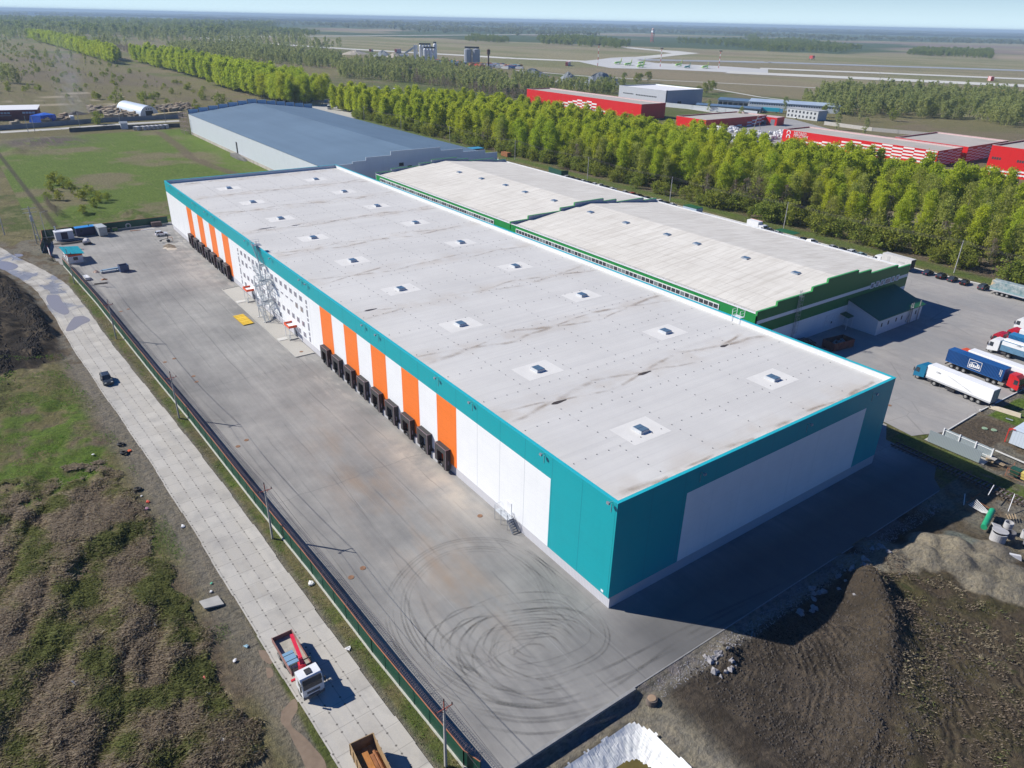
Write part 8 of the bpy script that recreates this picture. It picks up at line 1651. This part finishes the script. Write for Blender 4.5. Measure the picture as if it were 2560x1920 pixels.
strip_sheet('hall_road', [P(1660, 262)[:2], P(1760, 277)[:2], P(1850, 292)[:2]], 8, FROAD, .05)
b = thing('lorry', 'turquoise-sided lorry with a blue cab behind the red garage', 'lorry', (*k5(1950, 425), 0)); b.rotation_euler = (0, 0, math.atan2(k5(2170, 440)[1]-k5(1950, 425)[1], k5(2170, 440)[0]-k5(1950, 425)[0])); mb = MB(); mb.box(-6, 8.5, -1.3, 1.3, 1.1, 4); mb.build('trailer_body', M('turquoise_tarpaulin', (.02, .42, .55), .5), b); mb = MB(); mb.box(8.9, 11.2, -1.2, 1.2, .6, 3.6); mb.build('cab', M('sky_blue_cab', (.1, .35, .6), .4), b); [wheel(b, a, c, .5, .4) for a in (-4, -2.5, 6, 10) for c in (-1, 1)]
for lb, c_, px in (('white parked car beside the red garage', WC, (1880, 303)), ('white parked car beside the office building', WC, (1992, 296)), ('white car parked under the shrubs by the white fence', WC, (1842, 299))): v = P(*px); car(lb, c_, (v[0], v[1]), RB.uniform(0, 3))
ap = thing('braced_pole', 'braced A-shaped power pole in front of the red garage', 'pole', (*k5(1720, 795), 0)); mb = MB(); mb.cyl((3.5, 0, 0), (0, 0, 12.5), .2, .14, 6); mb.cyl((-1.2, -4, 0), (0, 0, 12.3), .2, .14, 6); mb.bar((-1, 0, 11.6), (1, 0, 11.6), .15); mb.build('pole', POLEM, ap)

# ------------------------------------------------------------------ airfield
TW = M('taxiway_concrete', (.56, .55, .50), .9, 0, .06, .01); AP_ = M('apron_concrete', (.50, .50, .49), .9, 0, .06, .01); RW = M('runway_asphalt', (.30, .32, .35), .9, 0, .08, .01)
def sheet(name, px, mat, z): mb = MB(); mb.poly(*[(*P(a, b)[:2], z) for a, b in px]); return tag(mb.build(name, mat), kind='structure')
T3 = lambda *l: [(1280+a*.28933, b*.28933) for a, b in l]
sheet('apron', T3((560, 530), (700, 520), (860, 500), (1040, 492), (1260, 500), (1080, 520), (1240, 545), (1560, 560), (1900, 578), (2212, 600), (2212, 645), (1700, 618), (1300, 600), (860, 590), (740, 570)), AP_, .22)
strip_sheet('taxiway', [P(1180, 140)[:2], P(1280, 146)[:2], P(1460, 153.5)[:2]], 45, TW, .25); strip_sheet('taxiway', [P(480, 93)[:2], P(640, 107)[:2], P(860, 122)[:2], P(1180, 140)[:2]], 40, TW, .28)
sheet('taxiway', T3((1040, 495), (1260, 500), (1420, 480), (1620, 462), (1440, 442), (1250, 430), (1020, 408), (920, 402), (1000, 418), (1240, 440), (1380, 462), (1200, 480)), TW, .31)
strip_sheet('runway', [P(1600, 149.5)[:2], P(1920, 156)[:2], P(2600, 178)[:2]], 60, RW, .34); strip_sheet('taxiway', [P(1900, 171.5)[:2], P(2200, 183)[:2], P(2600, 199.5)[:2]], 42, TW, .36); strip_sheet('taxiway', [P(1820, 181)[:2], P(1920, 185.5)[:2], P(2200, 198)[:2], P(2600, 217)[:2]], 62, TW, .38)
strip_sheet('old_runway', [P(480, 93)[:2], P(1000, 89)[:2], P(1620, 84)[:2]], 90, M('old_runway', (.33, .32, .27), .9), .3)
strip_sheet('perimeter_track', [P(1290, 176)[:2], P(1480, 192)[:2], P(1700, 203)[:2], P(1990, 217)[:2], P(2260, 233)[:2], P(2330, 228)[:2], P(2420, 232)[:2]], 7, TW, .2)
strip_sheet('perimeter_track', [P(1780, 222)[:2], P(1900, 243)[:2], P(2060, 262)[:2]], 5, TW, .2)
AG = M('lime_airliner', (.55, .90, .18), .35, 0, .03); AY = M('yellow_green', (.60, .72, .08), .35); AT = M('teal_airliner', (.05, .30, .25), .4)
def plane(label, px, rz, mat, s=1.0):
    b = thing('airliner', label, 'aeroplane', (*T3c(*px), 0), rz, 'lime green airliners on the apron'); b.scale = (s,)*3
    mb = MB(); st_ = [(-15, .25, 4.2), (-11, 1.0, 3.7), (-6, 1.55, 3.2), (9, 1.6, 3.1), (12.5, 1.35, 2.9), (14.5, .7, 2.6), (15.2, .1, 2.5)]; n = 12
    for x_, r_, z_ in st_: mb.v += [(x_, r_*math.cos(2*math.pi*k/n), z_+r_*math.sin(2*math.pi*k/n)) for k in range(n)]
    for i in range(len(st_)-1):
        for k in range(n): j = (k+1) % n; mb.f.append((i*n+k, i*n+j, (i+1)*n+j, (i+1)*n+k)); mb.k.append(0)
    mb.build('fuselage', mat, b, smooth=True)
    for sg in (-1, 1):
        mb = MB(); mb.hexa([(3, sg*1.2, 2.3), (-2.2, sg*1.2, 2.3), (-5.2, sg*13, 3.2), (-3.6, sg*13, 3.2), (3, sg*1.2, 2.7), (-2.2, sg*1.2, 2.6), (-5.2, sg*13, 3.35), (-3.6, sg*13, 3.4)]); mb.hexa([(-3.6, sg*13, 3.2), (-5.2, sg*13, 3.2), (-6, sg*13.5, 4.6), (-5.2, sg*13.5, 4.6), (-3.6, sg*13.1, 3.2), (-5.2, sg*13.1, 3.2), (-6, sg*13.6, 4.6), (-5.2, sg*13.6, 4.6)]); mb.build('wing', WHITE, b)
        mb = MB(); mb.hexa([(-11.2, sg*.4, 4.0), (-13.6, sg*.4, 4.1), (-14.8, sg*4.8, 4.6), (-13.6, sg*4.8, 4.6), (-11.2, sg*.4, 4.2), (-13.6, sg*.4, 4.3), (-14.8, sg*4.8, 4.7), (-13.6, sg*4.8, 4.75)]); mb.build('tailplane', mat, b)
        mb = MB(); mb.cyl((2.6, sg*4.6, 1.7), (-.8, sg*4.6, 1.8), .85, .6, 12); mb.build('engine', mat, b); wheel(b, -1, sg*2.4, .55, .5, rim=False)
    mb = MB(); mb.hexa([(-10.0, -.15, 4.4), (-14.2, -.15, 4.5), (-15.8, -.12, 9.8), (-13.9, -.12, 9.8), (-10.0, .15, 4.4), (-14.2, .15, 4.5), (-15.8, .12, 9.8), (-13.9, .12, 9.8)]); mb.build('tail_fin', AY if mat is AG else mat, b); wheel(b, 11, 0, .4, .4, rim=False)
    mb = MB(); mb.box(13.3, 14.3, -.6, .6, 3.1, 3.35); mb.build('cockpit_window', GLASS, b)
T3c = lambda a, b_: c2(1280+a*.28933, b_*.28933)
for px, m_, lb in (((915, 556), AG, 'lime airliner at the left end of the row'), ((1003, 568), AG, 'lime airliner, second from the left'), ((1118, 556), AG, 'lime airliner behind the third one, mostly hidden'), ((1112, 584), AG, 'lime airliner, third from the left, in front'), ((1440, 572), AG, 'lime airliner left of the teal aircraft'), ((1515, 590), AT, 'dark teal aircraft between two lime airliners'), ((1668, 592), AG, 'lime airliner at the right end of the row')): plane(lb, px, R(112), m_, .85 if m_ is AT else 1.0)
WRD = M('warning_red', (.55, .06, .05), .5)
def mast(label, px, h): b = thing('light_mast', label, 'mast', (*T3c(*px), 0)); mb = MB(); mr_ = MB(); [((mb if k % 2 else mr_).cyl((0, 0, h*k/7), (0, 0, h*(k+1)/7), .55, .5, 6)) for k in range(7)]; mb.build('white_section', WHITE, b); mr_.build('red_section', WRD, b); mb = MB(); mb.box(-1.8, 1.8, -1.8, 1.8, h, h+1.4); mb.build('lamp_head', DARK, b)
mast('red and white floodlight mast at the left end of the apron', (740, 570), 32); mast('brownish floodlight mast at the middle of the apron', (1280, 577), 28); mast('grey floodlight mast at the right end of the apron', (1785, 590), 26)
def redwhite(label, px, w_, h_, n): b = thing('striped_barrier', label, 'striped shed', (*c2(*px), 0), R(-50)); mb = MB(); mr_ = MB(); [((mb if k % 2 else mr_).box(-w_/2+w_*k/n, -w_/2+w_*(k+1)/n, -2, 2, 0, h_)) for k in range(n)]; mb.build('white_panel', WHITE, b); mr_.build('red_panel', WRD, b)
redwhite('red and white striped shed left of the first mast', (1420, 164), 28, 6, 9); redwhite('red and white striped screen by the right taxiway', (2476, 202), 14, 6, 7); redwhite('red and white striped barrier above the mixed wood', (2505, 228), 30, 4, 9); redwhite('striped shed among the silos', (995, 133), 26, 8, 8); redwhite('small striped shed left of the silos', (928, 129), 12, 5, 6); redwhite('striped shed on the far left of the airfield', (735, 101), 40, 7, 9)
rt = thing('radar_tower', 'red and white radar tower with a round dome on the airfield', 'tower', (*c2(1630, 106), 0)); mb = MB()
for x_ in (-4, 4):
    for y_ in (-4, 4): mb.bar((x_, y_, 0), (x_, y_, 34), 1.0)
for z_ in (6, 14, 22, 30): mb.box(-4.5, 4.5, -4.5, 4.5, z_, z_+1.5)
mb.build('lattice', WRD, rt); mb = MB(); mb.box(-5, 5, -5, 5, 34, 40); mb.build('cabin', WHITE, rt); mb = MB(); mb.blob((0, 0, 44), 5, (1, 1, .9), .02, 12, 8); mb.build('dome', RTRIM, rt)
b = thing('red_cabin', 'small red cabin standing on the grass beside the runway', 'cabin', (*c2(2029, 150), 0)); mb = MB(); mb.box(-4, 4, -4, 4, 3, 9); mb.build('cabin', WRD, b); mb = MB(); [mb.bar((x_, y_, 0), (x_, y_, 3), .6) for x_ in (-3.5, 3.5) for y_ in (-3.5, 3.5)]; mb.build('leg', DARK, b)
# silos, crowded plant yard, gravel cones
SILM = M('silo_metal', (.74, .75, .76), .4, .2, .06, .1)
def silo(label, px, r_, h_, n=1, mat=None):
    b = thing('silo', label, 'silo', (*c2(*px), 0)); 
    for k in range(n): mb = MB(); mb.lathe([(.01, 0), (r_, .5), (r_, h_-2), (r_*.4, h_), (.01, h_)], (k*r_*2.1, 0, 0), 14); mb.build('silo_body', mat or SILM, b)
    mb = MB(); mb.box(-r_*.8, r_*.8+(n-1)*r_*2.1, -r_*.3, r_*.3, h_+.02, h_+2.5); mb.build('top_walkway', DARK, b); b.rotation_euler = (0, 0, R(-128))
silo('cluster of tall pale silos at the concrete plant', (1052, 151), 2.5, 25, 4); silo('lower row of pale silos right of the tall cluster', (1063, 152), 2.5, 20, 4); silo('single slim white silo right of the cluster', (1088, 150), 3.4, 27, 1, WHITE); silo('pair of dark grey silos right of the white one', (1170, 158), 6.5, 23, 2, M('dark_silo', (.34, .36, .40), .5, .2, .1, .1))
b = thing('conveyor', 'white plant building with a sloping conveyor left of the silos', 'plant', (*c2(1030, 150), 0), R(-128)); mb = MB(); mb.box(-22, -6, -5, 5, 0, 9); mb.box(4, 10, -4, 4, 0, 24); mb.build('wall', WHITE, b); mb = MB(); mb.bar((-14, 0, 9), (4, 0, 20), 3); mb.build('belt', STEEL, b)
wt_ = thing('water_tower', 'rusty slim water tower beyond the birch wood', 'tower', (*c2(1221, 172), 0)); mb = MB(); mb.lathe([(1.2, 0), (1.2, 19), (2.6, 20.5), (2.6, 26), (.1, 27.5)], (0, 0, 0), 12); mb.build('tower', M('tower_rust', (.11, .06, .045), .8), wt_)
CLR = [('white', (.70, .70, .68)), ('red', (.5, .04, .03)), ('blue', (.05, .14, .35)), ('orange', (.55, .25, .10)), ('grey', (.3, .32, .34)), ('teal', (.12, .35, .40))]
bx_ = {}
for nm, c_ in CLR: mb = MB(); mb.box(-5, 5, -1.6, 1.6, .2, 3.6); mb.box(5.05, 7.4, -1.4, 1.4, .6, 3.0); bx_[nm] = mb.mesh('lorry', M('far_'+nm, c_, .5))
for k in range(95):
    u = RB.random(); x_, y_ = 1062+u*240, 152+u*16+RB.uniform(-1, 7); nm = RB.choice(CLR)[0]; v = P(x_, y_); o = bpy.data.objects.new('lorry', bx_[nm]); COL.objects.link(o); o.location = (v[0], v[1], 0); o.rotation_euler = (0, 0, RB.uniform(0, 3)); tag(o, nm+' lorry or container in the crowded plant yard by the silos', 'lorry', nm+' vehicles in the plant yard by the silos')
GV = M('crushed_stone', (.21, .235, .25), .95, 0, .12, .15); SNM = M('sand_heap', (.42, .37, .29), .95, 0, .12, .15)
def cone(label, px, r_, h_, mat, sx=1.0, rz=0.0):
    o = heap('gravel_cone', label, 'gravel heap', (*c2(*px), 0), r_, h_, mat, sq=sx, rz=rz, amp=.06); return o
cone('large blue-grey gravel heap with a long ridge behind the red hall', (1500, 211), 24, 14, GV, 1.7, R(8)); cone('smaller pointed gravel cone left of the large gravel heap', (1420, 205), 15, 12, GV); cone('pale blue gravel heap at the left end of the works road', (1330, 190), 20, 10, GV, 1.6, R(10)); cone('grey-green gravel cone left of the silos', (958, 141), 22, 11, GV, 1.0); cone('sandy heap right of the gravel cone', (990, 143), 18, 9, SNM, 1.2); cone('long sand heap left of the gravel cone', (888, 135), 26, 8, SNM, 1.5, R(40)); cone('sand heap at the foot of the water tower', (1222, 186), 15, 9, SNM, 1.4); cone('reddish sand heap behind the birches', (1165, 178), 12, 9, SNM)
b = thing('far_warehouse', 'large white warehouse with a red end far away near the left horizon', 'warehouse', (*c2(84, 37.5), 0), R(-40)); mb = MB(); mb.box(-55, 45, -30, 30, 0, 36); mb.build('wall', WHITE, b); mb = MB(); mb.box(45.1, 70, -30, 30, 0, 24); mb.build('red_end', WRD, b)
b = thing('far_warehouse', 'small white warehouse far away right of the large one near the horizon', 'warehouse', (*c2(170, 38), 0), R(-40)); mb = MB(); mb.box(-25, 25, -20, 20, 0, 22); mb.build('wall', WHITE, b)
# water far away? none: only the air that makes the far country pale
q = NT('air'); q.t.nodes.remove(q.b); pv = q.n('VolumePrincipled'); pv.inputs['Color'].default_value = (.60, .80, 1.0, 1); pv.inputs['Density'].default_value = HAZE_D; pv.inputs['Anisotropy'].default_value = .0; q.L(pv.outputs[0], q.out.inputs['Volume'])
mb = MB(); mb.box(-3200, 71000, -61000, 27000, -8, 78); hz = mb.build('haze', q.m); tag(hz, kind='stuff')
# thin clouds low in the sky
q = NT('cloud'); q.fin((.9, .9, .9), 1.0); q.b.inputs['Alpha'].default_value = .3; CLM = q.m
